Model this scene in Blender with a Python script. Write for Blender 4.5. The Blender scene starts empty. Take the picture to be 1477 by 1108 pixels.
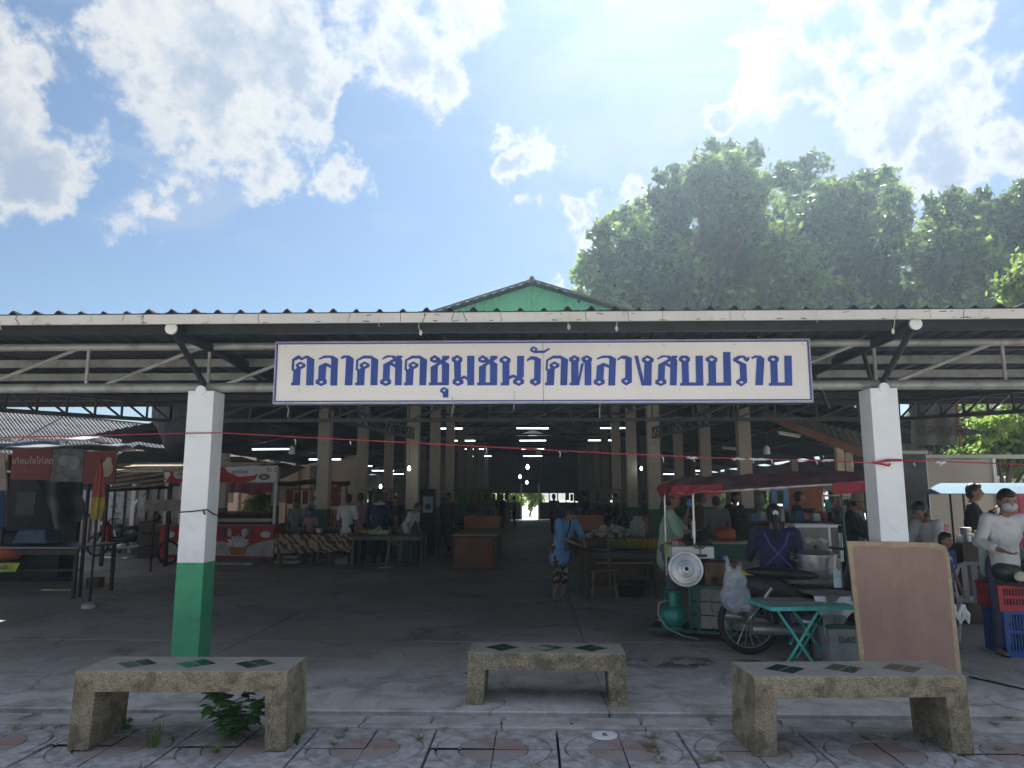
import bpy, bmesh, math, random
from math import sin, cos, tan, pi, radians as R
from mathutils import Vector as V, Matrix, Euler, noise as mnoise
import numpy as np
random.seed(7)
S = bpy.context.scene
# ------------------------------------------------------------ camera, sky, sun, exposure
CH, F, PITCH, YAW = 1.55, 1070.0, R(8.6), R(1.6)
cam = bpy.data.cameras.new('camera'); co = bpy.data.objects.new('camera', cam); S.collection.objects.link(co)
co.location = (0, 0, CH); co.rotation_euler = (pi/2 + PITCH, 0, YAW)
cam.sensor_width = 36; cam.lens = F/1477*36; cam.clip_start = .05; cam.clip_end = 1500; S.camera = co
SUN_EL, SUN_AZ = R(50), R(14)            # azimuth to the right of +y
S.view_settings.view_transform = 'Standard'; S.view_settings.look = 'None'; S.view_settings.gamma = 1
S.view_settings.exposure = 1.48
S.cycles.use_denoising = True; S.cycles.max_bounces = 8; S.cycles.diffuse_bounces = 4
S.cycles.glossy_bounces = 3; S.cycles.transmission_bounces = 6; S.cycles.transparent_max_bounces = 12
S.cycles.sample_clamp_indirect = 6
Q = Euler((pi/2 + PITCH, 0, YAW)).to_matrix()
RX, UP, FW = Q @ V((1, 0, 0)), Q @ V((0, 1, 0)), Q @ V((0, 0, -1))
C0 = V((0, 0, CH))
def ray(px, py): return FW + RX*((px-738.5)/F) + UP*((554-py)/F)
def at(px, py, Y): r = ray(px, py); return C0 + r*(Y/r.y)          # world point on the plane y = Y
def gr(px, py, z=0.0): r = ray(px, py); return C0 + r*((z-CH)/r.z)   # world point on the level z

CLW, CLG = (7.8, 7.7, 7.4), (3.6, 4.3, 5.6)
W = bpy.data.worlds.new('World'); S.world = W; W.use_nodes = True
nt = W.node_tree; nt.nodes.clear()
def N(t, **k):
    n = nt.nodes.new(t)
    for a, b in k.items(): setattr(n, a, b)
    return n
def L(a, b): nt.links.new(a, b)
def mth(op, a, b=None, c=None, clamp=False):
    n = N('ShaderNodeMath', operation=op); n.use_clamp = clamp
    for i, v in enumerate((a, b, c)):
        if v is None: continue
        if isinstance(v, (int, float)): n.inputs[i].default_value = v
        else: L(v, n.inputs[i])
    return n.outputs[0]
def mixc(f, a, b):
    n = N('ShaderNodeMix', data_type='RGBA')
    for s, v in ((n.inputs['Factor'], f), (n.inputs[6], a), (n.inputs[7], b)):
        if isinstance(v, (int, float)): s.default_value = v
        elif isinstance(v, tuple): s.default_value = (*v, 1)
        else: L(v, s)
    return n.outputs[2]
def smooth(v, lo, hi):
    n = N('ShaderNodeMapRange', interpolation_type='SMOOTHSTEP'); L(v, n.inputs[0])
    n.inputs[1].default_value = lo; n.inputs[2].default_value = hi; return n.outputs[0]
sky = N('ShaderNodeTexSky', sky_type='NISHITA'); sky.sun_disc = False
sky.sun_elevation = SUN_EL; sky.sun_rotation = SUN_AZ; sky.air_density = 1.0; sky.dust_density = 0.35; sky.ozone_density = 2.5
tc = N('ShaderNodeTexCoord'); D = tc.outputs['Generated']
def noise(vec, scale, detail=8, rough=.58, dist=0.0):
    n = N('ShaderNodeTexNoise'); n.inputs['Scale'].default_value = scale; n.inputs['Detail'].default_value = detail
    n.inputs['Roughness'].default_value = rough; n.inputs['Distortion'].default_value = dist; L(vec, n.inputs['Vector']); return n.outputs['Fac']
_wn = N('ShaderNodeTexNoise'); _wn.inputs['Scale'].default_value = 7; _wn.inputs['Detail'].default_value = 8; _wn.inputs['Roughness'].default_value = .62; L(D, _wn.inputs[0])
_w1 = N('ShaderNodeVectorMath', operation='SUBTRACT'); L(_wn.outputs['Color'], _w1.inputs[0]); _w1.inputs[1].default_value = (.5, .5, .5)
_w2 = N('ShaderNodeVectorMath', operation='MULTIPLY_ADD'); L(_w1.outputs[0], _w2.inputs[0]); _w2.inputs[1].default_value = (.26, .26, .26); L(D, _w2.inputs[2]); DW = _w2.outputs[0]
n1, n2, n3 = noise(D, 5, 10, .62, .3), noise(D, 13, 8, .6), noise(D, 2.2, 6, .55, .6)
# cloud banks: centre direction and angular radius, merged and broken up by noise
BL = [(40,215,75),(5,150,60),(95,245,35),(190,50,85),(260,85,120),(375,60,120),(330,190,95),(400,245,60),(440,110,80),
      (560,60,90),(630,110,55),(500,245,55),(520,265,30),(190,270,60),(225,300,55),(265,240,40),(728,205,34),(765,255,48),(912,265,36),
      (775,380,26),(1120,60,60),(1180,90,80),(1270,60,90),(1360,70,80),(1110,45,50),(1300,130,90),(1400,150,60),(1450,190,60),
      (1477,225,50),(1365,262,52),(1060,130,30),(840,350,40),(1400,250,60),(300,-60,160),(560,-90,150),(1250,-90,120),
      (410,-20,90),(-160,120,110),(-300,40,170),(1700,60,150),(1900,180,120),(120,-240,170)]
fld = None
for px, py, r in BL:
    d = ray(px, py).normalized()
    vs = N('ShaderNodeVectorMath', operation='DISTANCE'); L(DW, vs.inputs[0]); vs.inputs[1].default_value = d
    k = mth('MULTIPLY_ADD', vs.outputs['Value'], -F/max(r, 1)*1.0, 1.0)
    fld = k if fld is None else mth('SMOOTH_MAX', fld, k, .25)
dens = mth('ADD', fld, mth('MULTIPLY_ADD', n1, 2.6, -1.42))
dens = mth('ADD', dens, mth('MULTIPLY_ADD', n2, 1.9, -.95))
# clouds outside the view, cover thickened to add light to the shade
dt = N('ShaderNodeVectorMath', operation='DOT_PRODUCT'); L(D, dt.inputs[0]); dt.inputs[1].default_value = FW
away = smooth(dt.outputs['Value'], .78, .55)
alt = mth('MULTIPLY_ADD', n3, 9.0, -4.35)
dens = mth('ADD', mth('MULTIPLY', dens, mth('SUBTRACT', 1.0, away)), mth('MULTIPLY', mth('ADD', alt, mth('MULTIPLY_ADD', n1, 3, -1.5)), away))
alpha = smooth(dens, -.10, .42)
core = mth('MULTIPLY', smooth(dens, .12, .75), mth('MULTIPLY_ADD', smooth(n2, .36, .62), .7, .3))
veil = None
for px, py, r in [(960,200,330),(1150,330,260),(900,60,250)]:
    d = ray(px, py).normalized()
    vs = N('ShaderNodeVectorMath', operation='DISTANCE'); L(D, vs.inputs[0]); vs.inputs[1].default_value = d
    k = smooth(vs.outputs['Value'], r/F*1.15, 0.0)
    veil = k if veil is None else mth('MAXIMUM', veil, k)
mp = N('ShaderNodeMapping'); L(D, mp.inputs[0]); mp.inputs['Scale'].default_value = (1.5, 1.5, 5); mp.inputs['Rotation'].default_value = (.3, .5, 0)
nv = noise(mp.outputs[0], 2.2, 7, .55, 1.2)
veil = mth('MULTIPLY', mth('MULTIPLY', veil, smooth(nv, .25, .68)), .75)
wisp = mth('MULTIPLY', smooth(noise(mp.outputs[0], 3.1, 6, .5, .8), .56, .78), .35)
skyc = mixc(1.0, sky.outputs[0], sky.outputs[0])
SKG = N('ShaderNodeVectorMath', operation='MULTIPLY'); L(sky.outputs[0], SKG.inputs[0]); SKG.inputs[1].default_value = (.90, .96, 1.0)
c1 = mixc(mth('MAXIMUM', veil, wisp), SKG.outputs[0], (4.9, 5.5, 6.5))
cc = mixc(core, CLW, CLG)
c2 = mixc(alpha, c1, cc)
bg = N('ShaderNodeBackground'); L(c2, bg.inputs[0]); bg.inputs[1].default_value = .038
wo = N('ShaderNodeOutputWorld'); L(bg.outputs[0], wo.inputs[0])
sl = bpy.data.lights.new('sun', 'SUN'); sl.energy = 5.0; sl.angle = R(.5); sl.color = (1, .95, .86)
so = bpy.data.objects.new('sun', sl); S.collection.objects.link(so)
sd = V((sin(SUN_AZ)*cos(SUN_EL), cos(SUN_AZ)*cos(SUN_EL), sin(SUN_EL))); so.rotation_euler = sd.to_track_quat('Z', 'Y').to_euler()
so.location = (0, 0, 30)

# ------------------------------------------------------------ helpers
_m = {}
def mat(name, col, rough=.7, metal=0.0, var=.22, scale=5, bump=.15, bs=45, col2=None, emit=0, dirt=0.0, dcol=(.03, .028, .025), ds=1.6,
        trans=0.0, alpha=1.0, stretch=None, dlo=.5, dhi=.66, spec=None, thresh=None):
    if name in _m: return _m[name]
    global nt
    m = bpy.data.materials.new(name); m.use_nodes = True; nt = m.node_tree; nt.nodes.clear()
    out = N('ShaderNodeOutputMaterial'); b = N('ShaderNodeBsdfPrincipled')
    t = N('ShaderNodeTexCoord'); vec = t.outputs['Object']
    if stretch:
        mp = N('ShaderNodeMapping'); L(vec, mp.inputs[0]); mp.inputs['Scale'].default_value = stretch; vec = mp.outputs[0]
    f = noise(vec, scale, 6, .6)
    if thresh: f = smooth(f, *thresh)
    a = col if col2 else tuple(c*(1-var) for c in col)
    z = col2 if col2 else tuple(min(1, c*(1+var)) for c in col)
    if not thresh: f = smooth(f, .3, .7)
    c = mixc(f, a, z)
    if dirt: c = mixc(mth('MULTIPLY', smooth(noise(t.outputs['Object'], ds, 9, .66, .4), dlo, dhi), dirt), c, dcol)
    L(c, b.inputs['Base Color']); b.inputs['Roughness'].default_value = rough; b.inputs['Metallic'].default_value = metal
    if spec is not None: b.inputs['Specular IOR Level'].default_value = spec
    if bump:
        bn = N('ShaderNodeBump'); bn.inputs['Strength'].default_value = min(1, bump*2); bn.inputs['Distance'].default_value = .01
        L(noise(vec, bs, 5, .6), bn.inputs['Height']); L(bn.outputs[0], b.inputs['Normal'])
    sh = b.outputs[0]
    if emit:
        b.inputs['Emission Color'].default_value = (*col, 1); b.inputs['Emission Strength'].default_value = emit
    if trans:
        tr = N('ShaderNodeBsdfTranslucent'); L(c, tr.inputs[0]); mx = N('ShaderNodeMixShader'); mx.inputs[0].default_value = trans
        L(sh, mx.inputs[1]); L(tr.outputs[0], mx.inputs[2]); sh = mx.outputs[0]
    if alpha < 1:
        tr = N('ShaderNodeBsdfTransparent'); mx = N('ShaderNodeMixShader'); mx.inputs[0].default_value = alpha
        L(tr.outputs[0], mx.inputs[1]); L(sh, mx.inputs[2]); sh = mx.outputs[0]
    L(sh, out.inputs[0]); _m[name] = m; return m

class MB:
    def __init__(s): s.v = []; s.f = []; s.mi = []; s.cur = 0
    def add(s, vs, fs):
        o = len(s.v); s.v += [tuple(v) for v in vs]
        for f in fs: s.f.append(tuple(i+o for i in f)); s.mi.append(s.cur)
        return s
    def box(s, c, d, rot=None, taper=1.0):
        x, y, z = (k/2 for k in d); c = V(c)
        vs = [V((sx*x*(taper if sz > 0 else 1), sy*y*(taper if sz > 0 else 1), sz*z)) for sz in (-1, 1) for sx, sy in ((-1,-1),(1,-1),(1,1),(-1,1))]
        if rot is not None:
            M_ = rot if isinstance(rot, Matrix) else Euler(rot).to_matrix(); vs = [M_ @ v for v in vs]
        return s.add([v+c for v in vs], [(3,2,1,0),(4,5,6,7),(0,1,5,4),(1,2,6,5),(2,3,7,6),(3,0,4,7)])
    def bar(s, a, b, w, h, up=(0, 0, 1)):
        a, b = V(a), V(b); d = b-a
        if d.length < 1e-6: return s
        z = d.normalized(); x = z.cross(V(up))
        if x.length < 1e-3: x = z.cross(V((0, 1, 0)))
        x.normalize(); y = x.cross(z)
        M_ = Matrix((x, y, z)).transposed(); return s.box((a+b)/2, (w, h, d.length), M_)
    def tube(s, a, b, r0, r1=None, n=10, cap=True):
        r1 = r0 if r1 is None else r1; a, b = V(a), V(b); z = (b-a).normalized()
        x = z.cross(V((0, 0, 1)) if abs(z.z) < .95 else V((1, 0, 0))).normalized(); y = z.cross(x)
        vs = [a+(x*cos(2*pi*i/n)+y*sin(2*pi*i/n))*r0 for i in range(n)]+[b+(x*cos(2*pi*i/n)+y*sin(2*pi*i/n))*r1 for i in range(n)]
        fs = [(i, (i+1) % n, n+(i+1) % n, n+i) for i in range(n)]
        if cap: fs += [tuple(range(n-1, -1, -1)), tuple(range(n, 2*n))]
        return s.add(vs, fs)
    def path(s, pts, r, n=6):
        pts = [V(p) for p in pts]; vs = []; x = None
        for i, p in enumerate(pts):
            t = (pts[min(i+1, len(pts)-1)]-pts[max(i-1, 0)]).normalized()
            if x is None: x = t.cross(V((0, 0, 1)) if abs(t.z) < .95 else V((1, 0, 0)))
            x = (x-t*x.dot(t)).normalized(); y = t.cross(x); rr = r[i] if isinstance(r, (list, tuple)) else r
            vs += [p+(x*cos(2*pi*k/n)+y*sin(2*pi*k/n))*rr for k in range(n)]
        fs = [(i*n+k, i*n+(k+1) % n, (i+1)*n+(k+1) % n, (i+1)*n+k) for i in range(len(pts)-1) for k in range(n)]
        fs += [tuple(range(n-1, -1, -1)), tuple(range(len(vs)-n, len(vs)))]
        return s.add(vs, fs)
    def ell(s, c, r, n=12, rot=None):
        c = V(c); r = (r, r, r) if isinstance(r, (int, float)) else r; m_ = max(4, n*2//3); vs = [V((0, 0, -r[2]))]
        for j in range(1, m_):
            a = -pi/2+pi*j/m_
            vs += [V((cos(a)*cos(2*pi*i/n)*r[0], cos(a)*sin(2*pi*i/n)*r[1], sin(a)*r[2])) for i in range(n)]
        vs.append(V((0, 0, r[2]))); fs = [(0, 1+(i+1) % n, 1+i) for i in range(n)]
        for j in range(m_-2): fs += [(1+j*n+i, 1+j*n+(i+1) % n, 1+(j+1)*n+(i+1) % n, 1+(j+1)*n+i) for i in range(n)]
        k = len(vs)-1; fs += [(k-n+i, k-n+(i+1) % n, k) for i in range(n)]
        if rot is not None: M_ = rot if isinstance(rot, Matrix) else Euler(rot).to_matrix(); vs = [M_ @ v for v in vs]
        return s.add([v+c for v in vs], fs)
    def cone(s, a, b, r0, r1, n=10):             # a limb: tapered with rounded ends
        s.tube(a, b, r0, r1, n); s.ell(a, r0*.995, n); return s.ell(b, r1*.995, n)
    def lathe(s, prof, c=(0, 0, 0), n=20, ax=None):
        c = V(c); vs = []; M_ = ax or Matrix.Identity(3)
        for r, z in prof: vs += [M_ @ V((r*cos(2*pi*i/n), r*sin(2*pi*i/n), z))+c for i in range(n)]
        fs = [(j*n+i, j*n+(i+1) % n, (j+1)*n+(i+1) % n, (j+1)*n+i) for j in range(len(prof)-1) for i in range(n)]
        fs += [tuple(range(n-1, -1, -1)), tuple(range(len(vs)-n, len(vs)))]
        return s.add(vs, fs)
    def prism(s, pts, d):                         # planar 3-D polygon pushed along d
        pts = [V(p) for p in pts]; d = V(d); n = len(pts)
        return s.add(pts+[p+d for p in pts], [tuple(range(n-1, -1, -1)), tuple(range(n, 2*n))]+[(i, (i+1) % n, n+(i+1) % n, n+i) for i in range(n)])
    def grid(s, fn, nu, nv, th=None):             # fn(u, v) -> point; th: thickness vector
        vs = [V(fn(i/nu, j/nv)) for j in range(nv+1) for i in range(nu+1)]; w = nu+1
        fs = [(j*w+i, j*w+i+1, (j+1)*w+i+1, (j+1)*w+i) for j in range(nv) for i in range(nu)]
        if th is not None:
            th = V(th); k = len(vs); vs += [v+th for v in vs]; fs += [tuple(reversed([q+k for q in f])) for f in fs]
            e = [i for i in range(w)]+[j*w+nu for j in range(1, nv+1)]+[nv*w+i for i in range(nu-1, -1, -1)]+[j*w for j in range(nv-1, 0, -1)]
            fs += [(e[(i+1) % len(e)], e[i], e[i]+k, e[(i+1) % len(e)]+k) for i in range(len(e))]
        return s.add(vs, fs)
    def mesh(s, name, mats, smooth=False, bevel=0):
        me = bpy.data.meshes.new(name); me.from_pydata(s.v, [], s.f)
        for m in (mats if isinstance(mats, (list, tuple)) else [mats]): me.materials.append(m)
        if any(s.mi): me.polygons.foreach_set('material_index', s.mi)
        if smooth: me.polygons.foreach_set('use_smooth', [True]*len(me.polygons))
        me.update(); return me
    def build(s, name, mats, parent=None, smooth=False, world=False, bevel=0, **p):
        me = s.mesh(name, mats, smooth); o = link(name, me, parent, world)
        if bevel: b = o.modifiers.new('bevel', 'BEVEL'); b.width = bevel; b.segments = 2; b.limit_method = 'ANGLE'; b.angle_limit = R(40)
        if smooth: 
            try: me.set_sharp_from_angle(angle=R(45))
            except Exception: pass
        for k, v in p.items(): o[k] = v
        return o
def link(name, data, parent=None, world=False):
    o = bpy.data.objects.new(name, data); S.collection.objects.link(o)
    if parent is not None:
        o.parent = parent
        if world:
            q = parent; M_ = Matrix.Identity(4)
            while q: M_ = q.matrix_parent_inverse @ q.matrix_basis @ M_ if q.parent else q.matrix_basis @ M_; q = q.parent
            o.matrix_parent_inverse = M_.inverted()
    return o
def thing(name, label, cat, loc=(0, 0, 0), rz=0.0, group=None):
    o = link(name, None); o.location = loc; o.rotation_euler = (0, 0, rz); o.empty_display_size = .1
    return tag(o, label, cat, group)
def tag(o, label, cat, group=None):
    o['label'] = label; o['category'] = cat
    if group: o['group'] = group
    return o
def cp(o, parent=None):
    c = o.copy(); S.collection.objects.link(c); c.parent = parent
    for ch in list(o.children): cp(ch, c)
    return c
def dup(o, loc, rz=None, label=None, scale=None):
    c = cp(o); c.location = loc
    if rz is not None: c.rotation_euler = (0, 0, rz)
    if label: c['label'] = label
    if scale: c.scale = scale if isinstance(scale, tuple) else (scale,)*3
    return c
def remesh(o, vox, it=3):
    m = o.modifiers.new('remesh', 'REMESH'); m.mode = 'VOXEL'; m.voxel_size = vox; m.use_smooth_shade = True
    s_ = o.modifiers.new('smooth', 'SMOOTH'); s_.factor = .5; s_.iterations = it
def lettering(txt, p0, right, up, h, m, parent, depth=.003, name='lettering', world=True):
    """flat raised lettering: p0 lower-left corner, right/up directions, h cap height"""
    cu = bpy.data.curves.new(name, 'FONT'); cu.body = txt; cu.size = h/.7; cu.extrude = depth/2; cu.resolution_u = 3
    t = bpy.data.objects.new(name, cu); me = bpy.data.meshes.new_from_object(t)
    right, up = V(right).normalized(), V(up).normalized(); nrm = right.cross(up)
    M_ = Matrix((right, up, nrm)).transposed().to_4x4(); M_.translation = V(p0)+nrm*depth/2
    me.transform(M_); me.materials.clear(); me.materials.append(m); bpy.data.objects.remove(t)
    return link(name, me, parent, world)

# ------------------------------------------------------------ materials
steel = mat('steel', (.55, .55, .56), .3, .9, .15, 8, .05)
galv = mat('painted_pipe', (.33, .33, .31), .5, .25, .18, 4, .15, 60, dirt=.5, dcol=(.14, .12, .09), ds=6)
darkst = mat('dark_steel', (.035, .035, .04), .55, .5, .2, 8, .05)
black = mat('black_plastic', (.015, .015, .017), .45, 0, .2, 8, .05)
rubber = mat('rubber', (.02, .02, .02), .85, 0, .2, 8, .1)
white = mat('white_paint', (.84, .86, .88), .6, 0, .05, 2, .08, 30, dirt=.35, dcol=(.55, .52, .47), ds=5, dlo=.54, dhi=.72)
green = mat('green_paint', (.05, .33, .17), .55, 0, .12, 3, .1, 30, dirt=.4, dcol=(.06, .17, .10), ds=7)
signwhite = mat('sign_white', (.86, .81, .78), .5, 0, .04, 1.2, .03)
signblue = mat('sign_blue', (.02, .06, .33), .5, 0, .1, 2, .03)
wood = mat('wood', (.20, .12, .06), .65, 0, .3, 6, .2, 30, stretch=(1, 1, 8))
woodd = mat('dark_wood', (.06, .035, .022), .65, 0, .3, 6, .2, 30)
wooddust = mat('pale_wood', (.36, .27, .17), .7, 0, .25, 6, .2, 40, stretch=(8, 1, 1))
teal = mat('teal_paint', (.09, .55, .48), .45, 0, .15, 8, .12, 30, dirt=.35, dcol=(.12, .16, .14), ds=14)
gas = mat('gas_green', (.03, .26, .21), .35, .3, .12, 5, .08, 30, dirt=.3, dcol=(.02, .05, .05), ds=9)
red = mat('red_plastic', (.5, .03, .04), .45, 0, .12, 5, .05)
blue = mat('blue_plastic', (.02, .09, .35), .45, 0, .12, 5, .05)
redp = mat('red_panel', (.45, .02, .025), .5, 0, .1, 3, .03)
whitep = mat('white_plastic', (.72, .73, .75), .45, 0, .05, 3, .03)
pinkp = mat('pink_plastic', (.6, .2, .3), .4, 0, .1, 3, .03)
yel = mat('yellow_plastic', (.62, .55, .10), .4, 0, .1, 3, .03)
glass = mat('glass', (.8, .85, .85), .08, 0, .02, 3, 0, alpha=.07)
film = mat('plastic_film', (.62, .68, .8), .25, 0, .15, 9, .8, 14, alpha=.42)
tarpd = mat('dark_tarp', (.022, .024, .03), .55, 0, .3, 3, .5, 9)
orange = mat('orange_panel', (.42, .17, .075), .7, 0, .15, 3, .08)
brownp = mat('brown_panel', (.22, .11, .06), .7, 0, .2, 3, .12, 30)
cream = mat('cream_paint', (.50, .46, .38), .7, 0, .08, 2, .08)
lampw = mat('lamp_glow', (.85, .95, 1.0), .4, emit=3.5, var=0, bump=0)
bulbm = mat('bulb_glow', (.95, 1.0, .98), .4, emit=5, var=0, bump=0)
gravel = None
def pebble():
    global nt
    m = bpy.data.materials.new('washed_gravel'); m.use_nodes = True; nt = m.node_tree; b = nt.nodes['Principled BSDF']
    t = N('ShaderNodeTexCoord'); v = N('ShaderNodeTexVoronoi'); v.inputs['Scale'].default_value = 230; L(t.outputs['Object'], v.inputs[0])
    s = N('ShaderNodeSeparateColor'); L(v.outputs['Color'], s.inputs[0])
    c = mixc(s.outputs[0], (.24, .20, .135), (.58, .50, .36)); c = mixc(smooth(s.outputs[1], .86, 1), c, (.8, .75, .62))
    c = mixc(smooth(v.outputs['Distance'], .45, .75), c, (.14, .11, .07))
    g = noise(t.outputs['Object'], 6.5, 10, .75, .5); c = mixc(mth('MULTIPLY', smooth(g, .45, .62), .72), c, (.06, .055, .04))
    g2 = noise(t.outputs['Object'], 7, 8, .6); c = mixc(mth('MULTIPLY', smooth(g2, .48, .62), .5), c, (.22, .17, .11))
    geo = N('ShaderNodeNewGeometry'); sp = N('ShaderNodeSeparateXYZ'); L(geo.outputs['Normal'], sp.inputs[0])
    c = mixc(mth('MULTIPLY', smooth(sp.outputs[2], .7, .95), .6), c, (.42, .41, .39))
    L(c, b.inputs['Base Color']); b.inputs['Roughness'].default_value = .85
    bn = N('ShaderNodeBump'); bn.inputs['Strength'].default_value = .9; bn.inputs['Distance'].default_value = .004; bn.invert = True
    L(v.outputs['Distance'], bn.inputs['Height']); L(bn.outputs[0], b.inputs['Normal']); return m
gravelm = pebble()
def floor_mat():
    global nt
    m = bpy.data.materials.new('worn_concrete'); m.use_nodes = True; nt = m.node_tree; b = nt.nodes['Principled BSDF']
    t = N('ShaderNodeTexCoord'); P = t.outputs['Object']
    a = noise(P, .55, 9, .65, .5); c = mixc(smooth(a, .36, .64), (.33, .305, .285), (.50, .475, .45))
    mp = N('ShaderNodeMapping'); L(P, mp.inputs[0]); mp.inputs['Scale'].default_value = (60, 3.0, 1); mp.inputs['Rotation'].default_value = (0, 0, .10)
    br = noise(mp.outputs[0], 1.6, 4, .65); c = mixc(mth('MULTIPLY', smooth(br, .42, .66), .42), c, (.42, .41, .40)); c = mixc(mth('MULTIPLY', smooth(br, .50, .34), .35), c, (.18, .17, .16))
    c = mixc(mth('MULTIPLY', smooth(noise(P, 1.1, 10, .7, .8), .52, .66), .7), c, (.19, .175, .165))
    sp = N('ShaderNodeSeparateXYZ'); L(P, sp.inputs[0])
    wear = mth('MULTIPLY', smooth(sp.outputs[1], 8.2, 5.9), smooth(noise(P, 2.6, 10, .72, .6), .36, .60))    # trodden, bleached strip by the entrance
    c = mixc(mth('MULTIPLY', wear, .7), c, (.75, .75, .77))
    mp2 = N('ShaderNodeMapping'); L(P, mp2.inputs[0]); mp2.inputs['Scale'].default_value = (.5, 3, 1); mp2.inputs['Rotation'].default_value = (0, 0, .25)
    c = mixc(mth('MULTIPLY', smooth(noise(mp2.outputs[0], 2.0, 9, .7, 1.5), .6, .7), .45), c, (.33, .32, .31))
    c = mixc(mth('MULTIPLY', smooth(noise(P, 4.2, 5, .6, .3), .66, .70), .75), c, (.04, .038, .037))
    nw = N('ShaderNodeTexNoise'); nw.inputs['Scale'].default_value = 1.3; nw.inputs['Detail'].default_value = 6; L(P, nw.inputs[0])
    va = N('ShaderNodeVectorMath', operation='ADD'); L(P, va.inputs[0]); L(nw.outputs['Color'], va.inputs[1])
    vo = N('ShaderNodeTexVoronoi', feature='DISTANCE_TO_EDGE'); vo.inputs['Scale'].default_value = .42; L(va.outputs[0], vo.inputs[0])
    crack = mth('MULTIPLY', smooth(vo.outputs['Distance'], .010, .003), smooth(noise(P, .8, 3), .46, .52)); c = mixc(mth('MULTIPLY', crack, .4), c, (.03, .028, .026))
    vs = N('ShaderNodeVectorMath', operation='DISTANCE'); mpp = N('ShaderNodeMapping'); L(P, mpp.inputs[0]); mpp.inputs['Scale'].default_value = (.45, 2.2, 1); L(mpp.outputs[0], vs.inputs[0]); vs.inputs[1].default_value = (1.75*.45, 7.35*2.2, 0)
    wet = mth('MULTIPLY', smooth(vs.outputs['Value'], .75, .25), smooth(noise(P, 3.1, 7, .65, .5), .50, .56)); c = mixc(mth('MULTIPLY', wet, .8), c, (.035, .033, .032))
    L(c, b.inputs['Base Color'])
    L(mth('SUBTRACT', mth('MULTIPLY_ADD', a, .35, .45), mth('MULTIPLY', wet, .3)), b.inputs['Roughness'])
    bn = N('ShaderNodeBump'); bn.inputs['Strength'].default_value = .5; bn.inputs['Distance'].default_value = .004
    L(mth('ADD', br, noise(P, 90, 3)), bn.inputs['Height']); L(bn.outputs[0], b.inputs['Normal']); return m
floorm = floor_mat()
pave = mat('paving_grey', (.40, .39, .41), .8, 0, .42, 9, .7, 60, dirt=.5, dcol=(.62, .62, .63), ds=6, dlo=.50, dhi=.60)
pavered = mat('paving_red', (.40, .27, .245), .75, 0, .25, 3, .4, 60, dirt=.9, dcol=(.33, .32, .34), ds=5.0, dlo=.42, dhi=.56)
kerbm = mat('kerb_concrete', (.48, .47, .46), .85, 0, .3, 4, .6, 70, dirt=.6, dcol=(.5, .49, .48), ds=4)
soil = mat('joint_soil', (.035, .032, .026), .95, 0, .3, 20, .8, 50)
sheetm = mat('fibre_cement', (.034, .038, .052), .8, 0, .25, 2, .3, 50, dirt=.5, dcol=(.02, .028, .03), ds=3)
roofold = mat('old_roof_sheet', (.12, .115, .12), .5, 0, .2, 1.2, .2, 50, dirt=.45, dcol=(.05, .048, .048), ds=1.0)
fascm = mat('fascia_paint', (.56, .53, .49), .65, 0, .08, 2, .2, 40, dirt=.45, dcol=(.25, .2, .15), ds=6, dlo=.55, dhi=.7)
ggreen = mat('gable_sheet', (.17, .62, .34), .45, 0, .1, 2, .05, dirt=.2, dcol=(.08, .28, .2), ds=1.5)
redtarp = mat('maroon_tarp', (.58, .33, .35), .6, 0, .25, 3, .6, 10, dirt=.5, dcol=(.42, .33, .34), ds=2, trans=.25)
redflap = mat('red_flap', (.48, .06, .09), .6, 0, .2, 4, .6, 12, trans=.35)
bark = mat('bark', (.09, .07, .05), .9, 0, .3, 12, .8, 30)
def leafm(n, c, v=.35): return mat(n, c, .5, 0, v, .9, 0, trans=.5)
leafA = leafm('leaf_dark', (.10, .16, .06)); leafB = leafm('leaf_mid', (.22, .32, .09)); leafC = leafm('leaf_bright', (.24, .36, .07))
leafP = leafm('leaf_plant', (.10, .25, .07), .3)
# ------------------------------------------------------------ ground
g = MB(); g.grid(lambda u, v: (-160+320*u, 5.70+300*v, -.012), 1, 1); g.v[0] = (-160, 5.70, -.012)
g.build('ground', floorm, kind='structure')
g = MB(); g.grid(lambda u, v: (-160+320*u, 2.6+3.1*v, -.075), 1, 1); g.build('earth', soil, kind='structure')
roadm = mat('street_concrete', (.48, .47, .44), .85, 0, .15, .4, .3, 60)
g = MB(); g.grid(lambda u, v: (-160+320*u, -60+62.0*v, -.16), 1, 1); g.build('street', roadm, kind='structure')
MB().box((0, 2.3, -.10), (60, .6, .18)).build('kerb', kerbm, kind='structure')
fl = MB().box((0, 33, -.05), (17.4, 36, .09)).build('hall_floor', floorm, kind='structure')
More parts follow.
